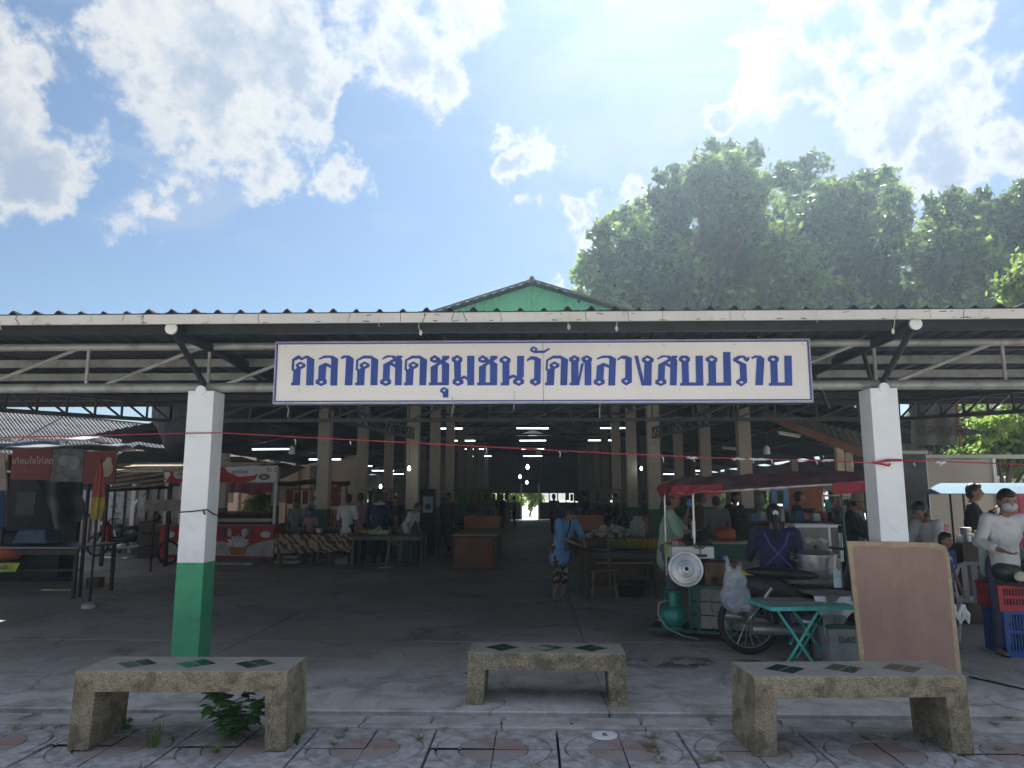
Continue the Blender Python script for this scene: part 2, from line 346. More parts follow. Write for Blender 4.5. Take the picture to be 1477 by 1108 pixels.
# concrete apron laid in slabs, the joints open
apron = link('apron', None); apron['kind'] = 'structure'
xs = [-13, -9.6, -6.4, -3.15, .55, 3.9, 7.2, 10.5, 13]
for a, b in zip(xs, xs[1:]):
    for y0, y1 in ((5.70, 8.3), (8.3, 11.9), (11.9, 15.0)):
        MB().box(((a+b)/2, (y0+y1)/2, -.045), (b-a-.014, y1-y0-.014, .09)).build('concrete_slab', floorm, apron, bevel=.006)
kerb = link('kerb', None); kerb['kind'] = 'structure'
x = -6.1; k = 0
while x < 6.2:
    w = .485+random.uniform(-.01, .01); q = MB(); y0, y1 = 5.42, 5.655
    n_ = .06+.02*random.random() if k % 2 else .026     # lifting notch at one end
    q.prism([(x+.005, y0, -.07), (x+w-.005, y0, -.07), (x+w-.005, y1, -.07), (x+w-.005-n_*.3, y1, -.07), (x+w-n_, y1-.02, -.07), (x+w-n_-.02, y0+.1, -.07), (x+w-n_, y0+.1, -.07), (x+.005, y1, -.07)][:4]+[(x+.005+n_*.5, y1, -.07), (x+.005+n_, y1-.05, -.07), (x+.005, y1-.12, -.07)], (0, 0, .050+random.uniform(-.006, .004)))
    q.build('kerb_stone', kerbm, kerb, bevel=.008); x += w+.004; k += 1
x = -6.1
while x < 6.2:
    w = .98; MB().box((x+w/2, 5.375, -.038), (w-.006, .075, .07+random.uniform(-.004, .004))).build('kerb_edging', kerbm, kerb, bevel=.008); x += w
# paving: four slabs make one red disc with a ring
pv = link('pavement', None); pv['kind'] = 'structure'
T = .405
groovem = mat('groove_dirt', (.17, .165, .165), .95, 0, .35, 12, .5, 60, dirt=.9, dcol=(.40, .39, .40), ds=9, dlo=.44, dhi=.56)
def slab_mesh(sx, sy, seed):
    rnd = random.Random(seed); q = MB(); n = 10; rs = [0, .205, .207, .219, .221, .350, .352, .365, .367]
    hz = [0, 0, -.007, -.007, 0, 0, -.007, -.007, 0]; e = T/2-.004; e2 = T-.012; vs = []; rows = []
    for r, h in list(zip(rs, hz))+[(9, 0), (9, -.06)]:
        row = []
        for i in range(n+1):
            a = pi/2*i/n; c_, s_ = cos(a), sin(a)
            rr = r if r < 5 else min(e2/max(c_, 1e-6), e2/max(s_, 1e-6))
            row.append(len(vs)); vs.append((sx*(rr*c_+.003), sy*(rr*s_+.003), h))
        rows.append(row)
    fs = []; q.v = vs; flip = sx*sy < 0
    for j in range(len(rows)-1):
        for i in range(n):
            f = (rows[j][i], rows[j+1][i], rows[j+1][i+1], rows[j][i+1]); f = f[::-1] if flip else f
            q.f.append(f); q.mi.append(1 if j == 0 else 2 if j in (2, 6) else 0)
    return q.mesh('paving_slab', [pave, pavered, groovem])
sm = {(a, b): slab_mesh(a, b, 1) for a in (-1, 1) for b in (-1, 1)}
cx0 = gr(526, 1076).x; cy0 = 4.93; dark = mat('paving_dark', (.05, .048, .052), .8, 0, .3, 4, .4, 60, dirt=.3, dcol=(.2, .2, .2))
for i in range(-8, 9):
    for j in (0, -1, -2):
        for (a, b), me in sm.items():
            o = link('paving_slab', me, pv)
            o.location = (cx0+i*2*T, cy0+j*2*T, random.uniform(-.010, .0)-.012); o.rotation_euler = (random.uniform(-.012, .012), random.uniform(-.012, .012), 0)
# manhole marker disc
p = gr(872, 1059); c = thing('survey_marker', 'white painted round marker plate with a small 5 set in the paving', 'marker', (p.x, p.y, -.012))
MB().lathe([(.085, 0), (.083, .009), (0.001, .009)], n=24).build('plate', white, c)
lettering('5', (-.02, -.03, .0095), (1, 0, 0), (0, 1, 0), .06, black, c, .002, 'numeral', False)

# ------------------------------------------------------------ front canopy
PY = 6.6                      # front face of the two white pillars
def pillar(pxc, side, words):
    X = at(pxc, 565, PY).x
    t = thing('pillar', words, 'pillar', (X, PY+.12, 0))
    MB().box((0, 0, .485), (.243, .243, .97)).build('painted_base', green, t, bevel=.006)
    MB().box((0, 0, 1.735), (.24, .24, 1.53)).build('shaft', white, t, bevel=.006)
    MB().tube((0, -.10, 2.50), (0, -.135, 2.50), .045, n=16).build('end_cap', white, t)
    return X
XL = pillar(290, -1, 'white square pillar with green base and a black cord tied round it, behind the weedy bench')
XR = pillar(1275, 1, 'white square pillar with green base behind the leaning plywood board')
TY = PY+.13
t = thing('roof_truss', 'grey pipe truss running along the front of the canopy behind the long sign', 'truss', (0, TY, 2.5))
x0, x1 = -9.5, 9.5
MB().tube((x0, TY, 2.545), (x1, TY, 2.545), .045, n=14).build('bottom_chord', galv, t, True, True)
MB().tube((x0, TY, 2.935), (x1, TY, 2.935), .036, n=14).build('top_chord', galv, t, True, True)
x = XL-1.15*5
while x < x1:
    MB().tube((x, TY, 2.57), (x, TY, 2.92), .016, n=8).build('strut', galv, t, True, True)
    MB().tube((x+.16, TY, 2.57), (x+1.04, TY, 2.915), .019, n=8).build('strut', galv, t, True, True)
    x += 1.15 if x < XL-.01 or x > 2.9 else (XR-XL)/5
def side_arm(X, s, words):
    t = thing('roof_bracket', words, 'bracket', (X, PY, 2.6))
    MB().tube((X, 5.99, 2.935), (X, 12.0, 2.87), .047, n=16).build('arm', darkst, t, True, True)
    MB().tube((X, 5.965, 2.935), (X, 5.985, 2.935), .05, n=20).build('end_cap', white, t, True, True)
    MB().tube((X, 6.05, 2.90), (X+.01, PY+.03, 2.56), .026, n=10).build('brace', darkst, t, True, True)
    for ya, yb in ((6.95, 7.9), (8.2, 9.1)): MB().tube((X, ya, 2.9), (X+.42, yb-.2, 2.6), .022, n=8).build('brace', darkst, t, True, True)
    MB().bar((X+.42, 7.7, 2.58), (X+.42, 7.7, 2.93), .04, .03).build('brace', darkst, t, True, True)
side_arm(XL, 1, 'cantilever pipe bracket with round white end above the cord-tied pillar')
side_arm(XR, -1, 'cantilever pipe bracket with round white end above the pillar with the leaning board')
ZF, ZB, YF, YB = 3.022, 2.925, 5.86, 11.25
def zc(y): return ZF+(ZB-ZF)*(y-YF)/(YB-YF)
t = thing('canopy_roof', 'low corrugated fibre-cement canopy roof along the front of the market', 'roof', (0, 8, 3))
P_ = .191
def prof(x):
    u = (x/P_) % 1.0; d = min(u, 1-u)*P_
    return .038*max(0, cos(min(d/.034, 1)*pi/2))**1.2 if d < .034 else .003*sin(u*2*pi*3)
sheets = []
def sheet(xa, xb, ya, yb, zo):
    n = int(round((xb-xa)/P_))*10; q = MB()
    q.grid(lambda u, v: (xa+(xb-xa)*u, ya+(yb-ya)*v, zc(ya+(yb-ya)*v)+zo+prof(xa+(xb-xa)*u-x00)), n, 2, (0, 0, -.007)); return q
x00 = -9.55
w3 = P_*3
proto = None
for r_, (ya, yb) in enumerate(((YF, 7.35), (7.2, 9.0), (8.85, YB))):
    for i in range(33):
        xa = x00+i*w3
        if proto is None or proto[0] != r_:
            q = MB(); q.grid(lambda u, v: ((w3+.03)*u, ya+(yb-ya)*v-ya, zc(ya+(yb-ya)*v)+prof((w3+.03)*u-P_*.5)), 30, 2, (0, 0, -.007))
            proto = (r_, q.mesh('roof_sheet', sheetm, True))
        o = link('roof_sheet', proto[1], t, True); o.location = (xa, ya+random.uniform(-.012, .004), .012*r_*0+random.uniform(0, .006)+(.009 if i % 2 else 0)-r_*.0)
for i, y in enumerate((6.15, 6.95, 7.6, 8.4, 9.2, 10.0, 10.6)):
    MB().box((0, y, zc(y)-.055), (19, .045, .08)).build('purlin', galv if i in (2, 3, 4) else darkst, t, True, True)
for i in range(9):
    xa = -9.5+i*2.11
    MB().box((xa+1.05, 5.835, 2.978), (2.105, .022, .078)).build('fascia_board', fascm, t, True, True)
    MB().box((xa+1.05, 5.842, 3.021), (2.09, .03, .012)).build('fascia_lip', darkst, t, True, True)
cr = MB(); rnd = random.Random(12)      # cracks in the fascia paint
for px in (24, 55, 132, 178, 205, 372, 505, 612, 655, 668, 722, 845, 905, 1052, 1075, 1295, 1392):
    x = at(px, 460, 5.82).x; z = 3.014; pts = [(x, 5.822, z)]
    for k in range(rnd.randint(3, 6)): x += rnd.uniform(-.016, .018); z -= rnd.uniform(.010, .02); pts.append((x, 5.822, max(z, 2.942)))
    cr.path(pts, rnd.uniform(.0012, .0028), 4)
for k in range(40): x = rnd.uniform(-4.2, 4.2); cr.box((x, 5.8235, rnd.choice((2.944, 2.95, 3.0))), (rnd.uniform(.01, .06), .002, rnd.uniform(.003, .008)), (0, rnd.uniform(-.2, .2), 0))
cr.build('paint_cracks', mat('crack_dark', (.07, .055, .045), .9), t, world=True, kind='stuff')
# wire ends
t2 = thing('tie_wire', 'short twisted tie wire ends hanging along the canopy edge', 'wire', (0, 5.8, 2.95)); t2['kind'] = 'stuff'
del t2['category'], t2['label']
wires = MB()
for px, py, ln in ((823, 460, 12), (890, 460, 14), (606, 470, 10), (1290, 464, 14), (2, 470, 6), (652, 580, 20), (742, 572, 20), (866, 585, 18), (412, 588, 14), (548, 466, 5), (1178, 460, 6)):
    a = at(px, py-8, 5.80 if py < 500 else 6.4); b = at(px+random.uniform(-3, 3), py+ln, 5.80 if py < 500 else 6.4)
    mid = (a+b)/2+V((random.uniform(-.02, .02), 0, 0)); wires.path([a, mid, b], .0028, 5)
    if py < 500 and ln > 9: wires.ell(b, (.014, .012, .024), 6)
o = wires.build('wire_ends', mat('old_wire', (.45, .42, .36), .6), t2, world=True, kind='stuff')
# trusses at the back edge of the canopy
def flat_truss(name, label, a, b, h, n, mt, r=.018, lean=1):
    a, b = V(a), V(b); t = thing(name, label, 'truss', a)
    u = V((0, 0, h))
    MB().bar(a, b, .045, .05).build('bottom_chord', mt, t, world=True)
    MB().bar(a+u, b+u, .045, .05).build('top_chord', mt, t, world=True)
    for i in range(n+1):
        p = a+(b-a)*(i/n); MB().bar(p, p+u, .024, .024).build('strut', mt, t, world=True)
        if i < n:
            q_ = a+(b-a)*((i+1)/n)
            MB().bar(*((p+u, q_) if lean > 0 else (p, q_+u)), .024, .024).build('strut', mt, t, world=True)
    return t
TB = 10.5; zb = at(700, 606, TB).z
mt = mat('truss_steel', (.05, .05, .055), .5, .4, .2, 5, .1)
lc = at(246, 606, TB); rc = at(1298, 607, TB)
flat_truss('beam_truss', 'long dark steel lattice beam across the hall entrance under the sign', (lc.x, TB, zb), (rc.x, TB, zb), .23, 18, mt, lean=-1)
la = at(-150, 582, 7.9); flat_truss('beam_truss', 'dark lattice beam against white sky over the old grey roof', (la.x, la.y, la.z), (lc.x, TB, zb), .25, 9, mt)
ra = at(1640, 583, 7.9); flat_truss('beam_truss', 'dark lattice beam in front of the sunlit leaves beside the hanging banner', (rc.x, TB, zb), (ra.x, ra.y, ra.z), .25, 9, mt, lean=-1)
flat_truss('beam_truss', 'dark lattice beam running inward above the left inner column row', (-2.9, TB, zb+.02), (-2.9, 18, 2.95), .22, 14, mt)
flat_truss('beam_truss', 'dark lattice beam running inward above the right inner column row', (2.9, TB, zb+.02), (2.9, 18, 2.95), .22, 14, mt, lean=-1)

# ------------------------------------------------------------ the hall behind
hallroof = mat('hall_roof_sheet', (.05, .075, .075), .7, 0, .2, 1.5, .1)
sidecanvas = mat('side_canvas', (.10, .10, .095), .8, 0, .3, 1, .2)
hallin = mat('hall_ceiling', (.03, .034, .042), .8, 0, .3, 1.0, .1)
t = thing('market_hall', 'long open market hall with green gable behind the front canopy', 'hall', (0, 15, 0))
Y0, Y1, ZR, SL, XE = 15.5, 51.0, at(768, 410, 15.5).z, .318, 9.2
def zr(x): return ZR-SL*abs(x) if abs(x) < 5.61 else 3.55-(abs(x)-5.6)*.20
def corr(xa, xb, ya, yb, zo=0, amp=.012, per=.19, n=None):
    n = n or int(abs(xb-xa)/per*4); q = MB()
    return q.grid(lambda u, v: (xa+(xb-xa)*u, ya+(yb-ya)*v, zr(xa+(xb-xa)*u)+zo+amp*sin(2*pi*(xa+(xb-xa)*u)/per)), n, 1, (0, 0, -.02))
for s in (-1, 1):
    for y in np.arange(Y0-.25, Y1, 3.56):
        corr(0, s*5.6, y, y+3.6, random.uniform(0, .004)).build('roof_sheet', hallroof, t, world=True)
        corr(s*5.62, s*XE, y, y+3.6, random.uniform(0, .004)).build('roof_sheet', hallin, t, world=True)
MB().tube((0, Y0-.3, ZR+.0), (0, Y1, ZR+.0), .05, n=10).build('ridge_cap', mat('ridge', (.2, .17, .14), .8), t, world=True)
MB().ell((0, Y0-.3, ZR+.03), (.055, .06, .07), 8).build('ridge_end', mat('ridge', (.2, .17, .14), .8), t, world=True)
for s in (-1, 1):   # barge tiles along the gable edge
    MB().bar((0, Y0-.27, ZR+.02), (s*5.6, Y0-.27, ZR-SL*5.6+.02), .035, .035, (0, 1, 0)).build('barge_board', mat('ridge', (.2, .17, .14), .8), t, world=True)
# gable cladding, ribbed vertical panels
for i in range(16):
    xa, xb = -5.6+i*.7, -5.6+(i+1)*.7; q = MB(); n = 14
    def gp(u, v):
        x = xa+(xb-.006-xa)*u; z0 = 3.9; z1 = ZR-SL*abs(x)-.03; return (x, Y0+.008*(1 if int(u*n) % 4 else -1), z0+(max(z1, z0+.02)-z0)*v)
    q.grid(gp, n, 1, (0, .012, 0)); q.build('gable_panel', ggreen, t, world=True)
# low link roof between canopy and hall
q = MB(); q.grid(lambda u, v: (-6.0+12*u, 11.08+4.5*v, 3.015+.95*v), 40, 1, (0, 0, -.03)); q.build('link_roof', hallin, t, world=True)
for x in (-4.5, -1.5, 1.5, 4.5): MB().bar((x, 11.3, 2.90), (x, 15.6, 3.89), .06, .1).build('rafter', darkst, t, world=True)
for y in (11.7, 13.2, 14.6): MB().box((0, y, 2.97+(y-11.26)/4.34-.06), (12, .05, .05)).build('purlin', darkst, t, world=True)
# roof framing
for k, y in enumerate(np.arange(16.4, 50, 4.1)):
    for s in (-1, 1): MB().bar((0, y, ZR-.12), (s*5.6, y, zr(5.6)-.12), .07, .1).build('rafter', darkst, t, world=True); MB().bar((s*5.63, y, zr(5.63)-.08), (s*XE, y, zr(XE)-.08), .07, .1).build('rafter', darkst, t, world=True)
    MB().box((0, y, 4.25), (10.2, .07, .07)).build('tie_beam', darkst, t, world=True)
for x in (1.0, 2.1, 3.2, 4.3, 5.3, 6.4, 7.6):
    for s in (-1, 1): MB().box((s*x, 33, zr(x)-.07), (.05, 35, .06)).build('purlin', darkst, t, world=True)
# clerestory boards between nave roof and side roofs, and canvas lean-tos beyond the eaves
for s in (-1, 1):
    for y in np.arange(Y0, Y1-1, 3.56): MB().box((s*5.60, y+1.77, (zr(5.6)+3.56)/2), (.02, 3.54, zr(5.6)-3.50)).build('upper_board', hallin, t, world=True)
    for y in np.arange(Y0+(1.5 if s < 0 else 5), Y1, 4.1):
        q = MB(); q.grid(lambda u, v: (s*(9.15+2.7*u), y+4.05*v, 2.74-1.02*u-.10*sin(u*pi)-.03*sin(v*pi*3)), 6, 8, (0, 0, -.012)); q.build('side_awning', sidecanvas, t, world=True)
# end wall with the bright gateway
wallin = mat('end_wall', (.06, .07, .075), .8, 0, .2, 2, .1)
MB().box((0, Y1, 3.7), (17.4, .15, 3.9)).build('end_wall', wallin, t, world=True)
gy = Y1
def wseg(pa, pb, zt, z0=0):
    a, b = at(pa, 700, gy).x, at(pb, 700, gy).x; MB().box(((a+b)/2, gy+.02, (zt+z0)/2), (b-a, .1, zt-z0)).build('end_wall_panel', wallin, t, world=True)
zt = 2.4
wseg(350, 752, 3, 1.75); wseg(777, 1190, 3, 1.75); wseg(752, 777, 3, 2.0)
wseg(590, 752, 1.15); wseg(777, 950, 1.15); wseg(350, 590, .9); wseg(950, 1190, .9)
for px in range(600, 745, 11): MB().box((at(px, 700, gy).x, gy, 1.6), (.06, .06, 1.7)).build('bar', darkst, t, world=True)
for px in range(780, 950, 12): MB().box((at(px, 700, gy).x, gy, 1.7), (.07, .06, 1.5)).build('bar', darkst, t, world=True)
for px in (752, 777): MB().box((at(px, 700, gy).x, gy-.1, 1.2), (.1, .12, 2.4)).build('gate_post', cream, t, world=True)
MB().box((at(764, 700, gy).x, gy-.1, 1.55), (1.1, .06, .06)).build('gate_rail', cream, t, world=True)
# columns of the hall
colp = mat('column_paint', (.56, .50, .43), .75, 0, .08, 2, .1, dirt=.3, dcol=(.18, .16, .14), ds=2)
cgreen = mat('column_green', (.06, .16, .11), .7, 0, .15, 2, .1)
colshade = mat('column_shaded', (.20, .18, .16), .8, 0, .15, 2, .1); cgshade = mat('column_green_shaded', (.03, .07, .05), .8, 0, .15, 2, .1)  # darker copies of the column paints, the deep hall's shade put into colour
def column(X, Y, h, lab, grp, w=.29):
    colq, cgq = (colshade, cgshade) if Y > 28 else (colp, cgreen)
    t = thing('column', lab, 'column', (X, Y, 0), 0, grp)
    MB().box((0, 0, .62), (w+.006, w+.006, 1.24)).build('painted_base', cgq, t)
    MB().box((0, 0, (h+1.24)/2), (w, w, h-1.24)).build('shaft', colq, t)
ords = ['first', 'second', 'third', 'fourth', 'fifth', 'sixth', 'seventh', 'eighth', 'ninth']
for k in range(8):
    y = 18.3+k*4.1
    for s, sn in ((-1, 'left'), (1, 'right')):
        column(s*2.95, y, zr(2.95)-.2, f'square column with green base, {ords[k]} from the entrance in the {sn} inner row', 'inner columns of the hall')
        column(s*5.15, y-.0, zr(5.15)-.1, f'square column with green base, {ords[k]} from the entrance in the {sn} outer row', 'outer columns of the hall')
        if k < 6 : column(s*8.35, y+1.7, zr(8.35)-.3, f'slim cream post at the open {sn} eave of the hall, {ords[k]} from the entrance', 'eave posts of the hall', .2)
# lamps
def tube_lamp(X, Y, Z, lab, grp, rz=0, lit=True, L_=1.2):
    t = thing('tube_lamp', lab, 'lamp', (X, Y, Z), rz, grp)
    MB().box((0, 0, .03), (L_, .06, .035)).build('housing', cream, t)
    MB().tube((-L_/2+.02, 0, -.005), (L_/2-.02, 0, -.005), .015, n=8).build('tube', lampw if lit else whitep, t)
    MB().tube((0, 0, .05), (0, 0, .5), .006, n=5).build('rod', darkst, t)
for k, y in enumerate((27, 33, 39, 46)):
    for X, sn in ((-3.15, 'left'), (0, 'middle'), (3.05, 'right')):
        if X > 1 and k > 1: continue
        tube_lamp(X+(.0 if k else 0), y, 4.0, f'lit tube lamp hanging over the {sn} of the nave, {ords[k]} from the entrance', 'lit tube lamps', .08 if (X == 0 and k == 0) else 0)
for k, y in enumerate((21, 27, 33, 39, 45)):
    tube_lamp(-7.45-.14*k, y, 2.88, f'lit tube lamp low in the left aisle, {ords[k]} from the entrance', 'lit tube lamps', -.12 if k == 0 else 0)
for k, (px, py, d) in enumerate(((942, 687, 45), (961, 684, 39), (1001, 679, 33))):
    p = at(px, py, d); tube_lamp(p.x, d, p.z, f'lit tube lamp low in the right aisle, {ords[k]} from the far end', 'lit tube lamps')
p = at(1139, 628, 15.6); tube_lamp(p.x, 15.6, p.z, 'unlit slanting tube lamp under the right lean-to roof', 'unlit tube lamps', .9, False)
p = at(1060, 648, 19); tube_lamp(p.x, 19, p.z, 'smaller unlit tube lamp beside the second right column', 'unlit tube lamps', .8, False)
def bulb(px, py, d, lab, r=.055, lit=True, cable=.6):
    p = at(px, py, d); t = thing('pendant_bulb', lab, 'bulb', p, 0, 'bare bulbs hanging in the hall')
    MB().lathe([(.001, -r*1.3), (r*.6, -r), (r, 0), (r*.6, r), (r*.3, r*1.5), (.001, r*1.6)], n=12).build('glass_bulb', bulbm if lit else whitep, t, True)
    MB().tube((0, 0, r*1.5), (0, 0, r*2.6), r*.3, n=8).build('socket', black, t)
    MB().tube((0, 0, r*2.6), (0, 0, cable), .006, n=5).build('cable', black, t)
for a in ((761, 674, 24, 'bright bulb hanging before the grey box, upper of three'), (750, 688, 30, 'bright bulb left of and below the grey box, middle of three'), (760, 696, 33, 'bright bulb under the grey box, lowest of three'),
          (590, 676, 17.5, 'greenish bulb beside the left inner column'), (549, 702, 21, 'bulb above the crowd in the left aisle'), (925, 676, 22, 'bulb next to the right inner column')):
    bulb(a[0], a[1], a[2], a[3], .055 if a[2] > 23 else .04)
for a in ((421, 650, 14, 'white shaded bulb hanging at the end of the left tube lamp'), (1106, 650, 14, 'dull white shaded bulb under the right lean-to')):
    p = at(a[0], a[1], a[2]); t = thing('shaded_bulb', a[3], 'bulb', p)
    MB().lathe([(.02, .09), (.055, .05), (.06, -.05), (.05, -.07), (.001, -.072)], n=14).build('shade', whitep, t, True)
    MB().tube((0, 0, .08), (0, 0, .35), .008, n=6).build('cable', black, t)
p = at(767, 676, 35); t = thing('hanging_box', 'grey square ventilator box hanging high above the central aisle', 'box', p)
MB().box((0, 0, 0), (.95, .6, .95)).build('casing', mat('grey_box', (.10, .10, .10), .7), t)
MB().box((0, -.31, 0), (.8, .02, .8)).build('grille', mat('grey_grille', (.07, .07, .07), .7), t)
p = at(777, 652, 30); MB().box((p.x, p.y, p.z), (.22, .15, .2)).build('junction_box', cream, label='small pale junction box under the middle tube lamps', category='junction box')
# rolled shade net behind the cord-tied pillar
p = at(300, 612, 12.5); t = thing('shade_net', 'big dark bundle of shade net hanging behind the cord-tied pillar', 'net', p)
q = MB(); q.ell(at(283, 600, 12.5), (.68, .45, .62), 20); q.ell(at(330, 585, 12.5), (.55, .4, .55), 20); q.ell(at(365, 575, 12.5), (.55, .4, .35), 16); q.ell(at(262, 632, 12.4), (.30, .3, .38), 14); q.ell(at(278, 598, 13.7), (.7, .8, .5), 16)  # rearmost lobe added to shade the floor at the left
o = q.build('net_bundle', tarpd, t, True, True); remesh(o, .05, 4)
dd = o.modifiers.new('folds', 'DISPLACE'); tx = bpy.data.textures.new('folds', 'CLOUDS'); tx.noise_scale = .25; dd.texture = tx; dd.strength = .09

# ------------------------------------------------------------ the long sign
SY = 6.42
t = thing('market_sign', 'long white sign board with large blue Thai lettering hung on the front truss', 'sign', at(783, 583, SY))
a, b, c_, d = at(395, 583, SY), at(1172, 583, SY), at(1168.5, 489, SY), at(397, 489, SY)
xl, xr, zb_, zt_ = (a.x+d.x)/2, (b.x+c_.x)/2, a.z, c_.z; xm = at(783.5, 540, SY).x
MB().box(((xl+xm)/2, SY+.02, (zb_+zt_)/2), (xm-xl-.004, .035, zt_-zb_)).build('panel', signwhite, t, world=True)
MB().box(((xm+xr)/2, SY+.02, (zb_+zt_)/2), (xr-xm-.004, .035, zt_-zb_)).build('panel', signwhite, t, world=True)
q = MB()
for z in (zt_-.018, zb_+.022): q.box(((xl+xr)/2, SY-.003, z), (xr-xl-.03, .008, .010))
for x in (xl+.016, xr-.016): q.box((x, SY-.003, (zb_+zt_)/2), (.010, .009, zt_-zb_-.04))
q.build('blue_line', signblue, t, world=True)
q = MB()
for z in (zt_-.004, zb_+.004): q.box(((xl+xr)/2, SY+.0, z), (xr-xl, .014, .012))
for x in (xl+.004, xr-.004): q.box((x, SY+.0, (zb_+zt_)/2), (.012, .0145, zt_-zb_))
q.build('edge_trim', mat('sign_edge', (.35, .35, .45), .5), t, world=True)
q = MB()
for i in range(9):
    x = xl+.09+(xr-xl-.18)*i/8+random.uniform(-.05, .05)
    for z in (zt_-.045, zb_+.12): q.tube((x+(.0 if z > 2.6 else .13), SY+.004, z), (x+(.0 if z > 2.6 else .13), SY-.004, z), .006, n=6)
q.build('screws', steel, t, world=True, kind='stuff')
def hexa(*pts): return list(pts)
G = {}
def glyph(k, n, ox, outer, *holes, kx=14.77, oy=505): G[k] = ([(ox+x/kx, oy+y/kx) for x, y in outer], [[(ox+x/kx, oy+y/kx) for x, y in h] for h in holes])
glyph('to', 1, 415, [(70,750),(70,698),(103,690),(118,450),(80,430),(92,195),(230,105),(305,165),(385,118),(425,118),(565,195),(545,750),(388,750),(410,195),(380,172),(300,218),(235,190),(140,225),(128,405),(150,412),(195,378),(172,345),(175,300),(270,245),(370,300),(368,360),(272,410),(255,750)], [(225,325),(270,290),(320,325),(270,360)])
glyph('lo', 1, 415, [(905,755),(918,385),(820,345),(800,615),(828,640),(825,715),(708,768),(595,715),(597,640),(645,615),(660,335),(803,268),(925,320),(925,185),(890,165),(780,170),(662,205),(662,175),(775,118),(955,118),(1070,185),(1048,755)], [(665,682),(712,650),(760,682),(712,715)])
glyph('aa', 1, 415, [(1213,750),(1243,165),(1215,160),(1150,195),(1125,155),(1195,112),(1320,118),(1405,185),(1372,750)])
glyph('do', 1, 510, [(32,750),(32,698),(70,690),(75,445),(45,420),(55,210),(205,118),(375,118),(525,205),(503,750),(358,750),(375,200),(355,178),(210,178),(100,225),(88,390),(112,412),(157,378),(130,345),(132,300),(235,240),(340,298),(335,355),(240,405),(222,750)], [(185,320),(235,290),(285,320),(235,355)])
glyph('so', 1, 510, [(878,750),(885,375),(775,315),(765,615),(798,640),(798,715),(683,768),(565,715),(565,650),(620,615),(632,305),(845,190),(808,152),(735,152),(612,205),(605,180),(705,112),(868,118),(912,150),(922,118),(1035,118),(1035,150),(1005,185),(1033,215),(1020,750)], [(635,683),(683,650),(735,683),(683,715)], [(820,268),(885,232),(885,308)])
glyph('cho', 1, 610, [(125,750),(125,695),(165,690),(165,360),(330,262),(245,275),(150,235),(150,165),(248,105),(365,175),(372,220),(410,185),(410,122),(560,122),(560,175),(470,240),(560,295),(552,750)], [(310,690),(318,345),(375,290),(405,330),(400,690)], [(200,192),(245,165),(292,192),(245,222)])
glyph('u', 1, 610, [(425,1010),(425,925),(368,890),(368,835),(450,788),(545,835),(538,1010)], [(412,860),(450,830),(490,860),(450,890)])
glyph('mo', 1, 610, [(950,750),(942,640),(880,600),(830,630),(865,650),(862,715),(742,768),(632,715),(632,640),(672,615),(660,262),(612,225),(612,170),(732,105),(842,170),(838,240),(808,262),(808,575),(878,540),(942,575),(942,122),(1098,122),(1090,750)], [(685,195),(732,160),(772,195),(732,235)], [(697,683),(742,650),(790,683),(742,715)])
glyph('no', 1, 700, [(328,900),(328,850),(365,840),(365,425),(303,395),(303,335),(422,265),(538,330),(535,400),(512,425),(515,700),(600,665),(672,705),(680,270),(825,270),(820,720),(778,745),(828,780),(825,855),(712,912),(592,855),(592,790),(640,745),(602,730),(515,770),(505,900)], [(365,355),(420,320),(475,355),(425,395)], [(660,822),(712,790),(765,822),(712,860)], oy=495)
glyph('wo', 1, 700, [(952,855),(952,790),(1040,745),(1045,360),(975,345),(890,388),(880,355),(965,282),(1075,285),(1185,340),(1178,855),(1062,915)], [(1030,825),(1065,795),(1105,825),(1065,855)], oy=495)
glyph('an', 1, 700, [(950,165),(960,110),(1030,65),(1105,110),(1105,160),(1250,160),(1355,100),(1380,130),(1260,208),(1040,212)], [(995,135),(1035,108),(1070,135),(1040,162)], oy=495)
glyph('ho', 1, 780, [(615,750),(615,700),(650,690),(648,258),(605,225),(605,165),(718,105),(828,165),(825,235),(800,258),(805,580),(855,300),(915,262),(868,220),(868,165),(980,105),(1092,165),(1090,235),(1068,255),(1080,300),(1078,750),(935,750),(935,275),(920,265),(818,750)], [(680,188),(718,160),(758,188),(718,218)], [(942,188),(980,160),(1022,188),(980,218)])
glyph('wo2', 1, 870, [(387,685),(387,625),(470,585),(475,195),(380,180),(312,225),(300,190),(395,118),(495,118),(612,170),(612,690),(490,755)], [(455,660),(490,635),(532,660),(490,695)])
glyph('ngo', 1, 870, [(820,755),(665,120),(742,120),(870,665),(880,270),(828,240),(828,175),(945,110),(1078,180),(1078,245),(1040,270),(1030,755)], [(890,203),(945,165),(1005,203),(950,240)])
glyph('bo', 1, 940, [(505,632),(505,590),(545,578),(530,215),(485,185),(485,135),(530,98),(625,98),(680,135),(680,190),(655,220),(665,575),(790,575),(780,100),(908,100),(920,632)], [(540,165),(580,135),(622,165),(585,195)], kx=12.31)
glyph('po', 1, 940, [(980,632),(980,595),(1015,590),(1005,218),(962,180),(962,140),(1065,92),(1170,145),(1165,195),(1140,225),(1145,578),(1280,578),(1270,35),(1398,35),(1415,632)], [(1018,165),(1065,135),(1118,165),(1068,200)], kx=12.31)
glyph('ro', 1, 1050, [(180,710),(180,655),(265,600),(250,310),(112,225),(115,180),(220,118),(350,118),(400,165),(430,155),(460,130),(455,200),(430,240),(395,248),(345,210),(325,165),(280,165),(210,215),(395,300),(410,690),(292,775)], [(240,688),(290,655),(345,685),(292,722)])
from mathutils.geometry import tessellate_polygon
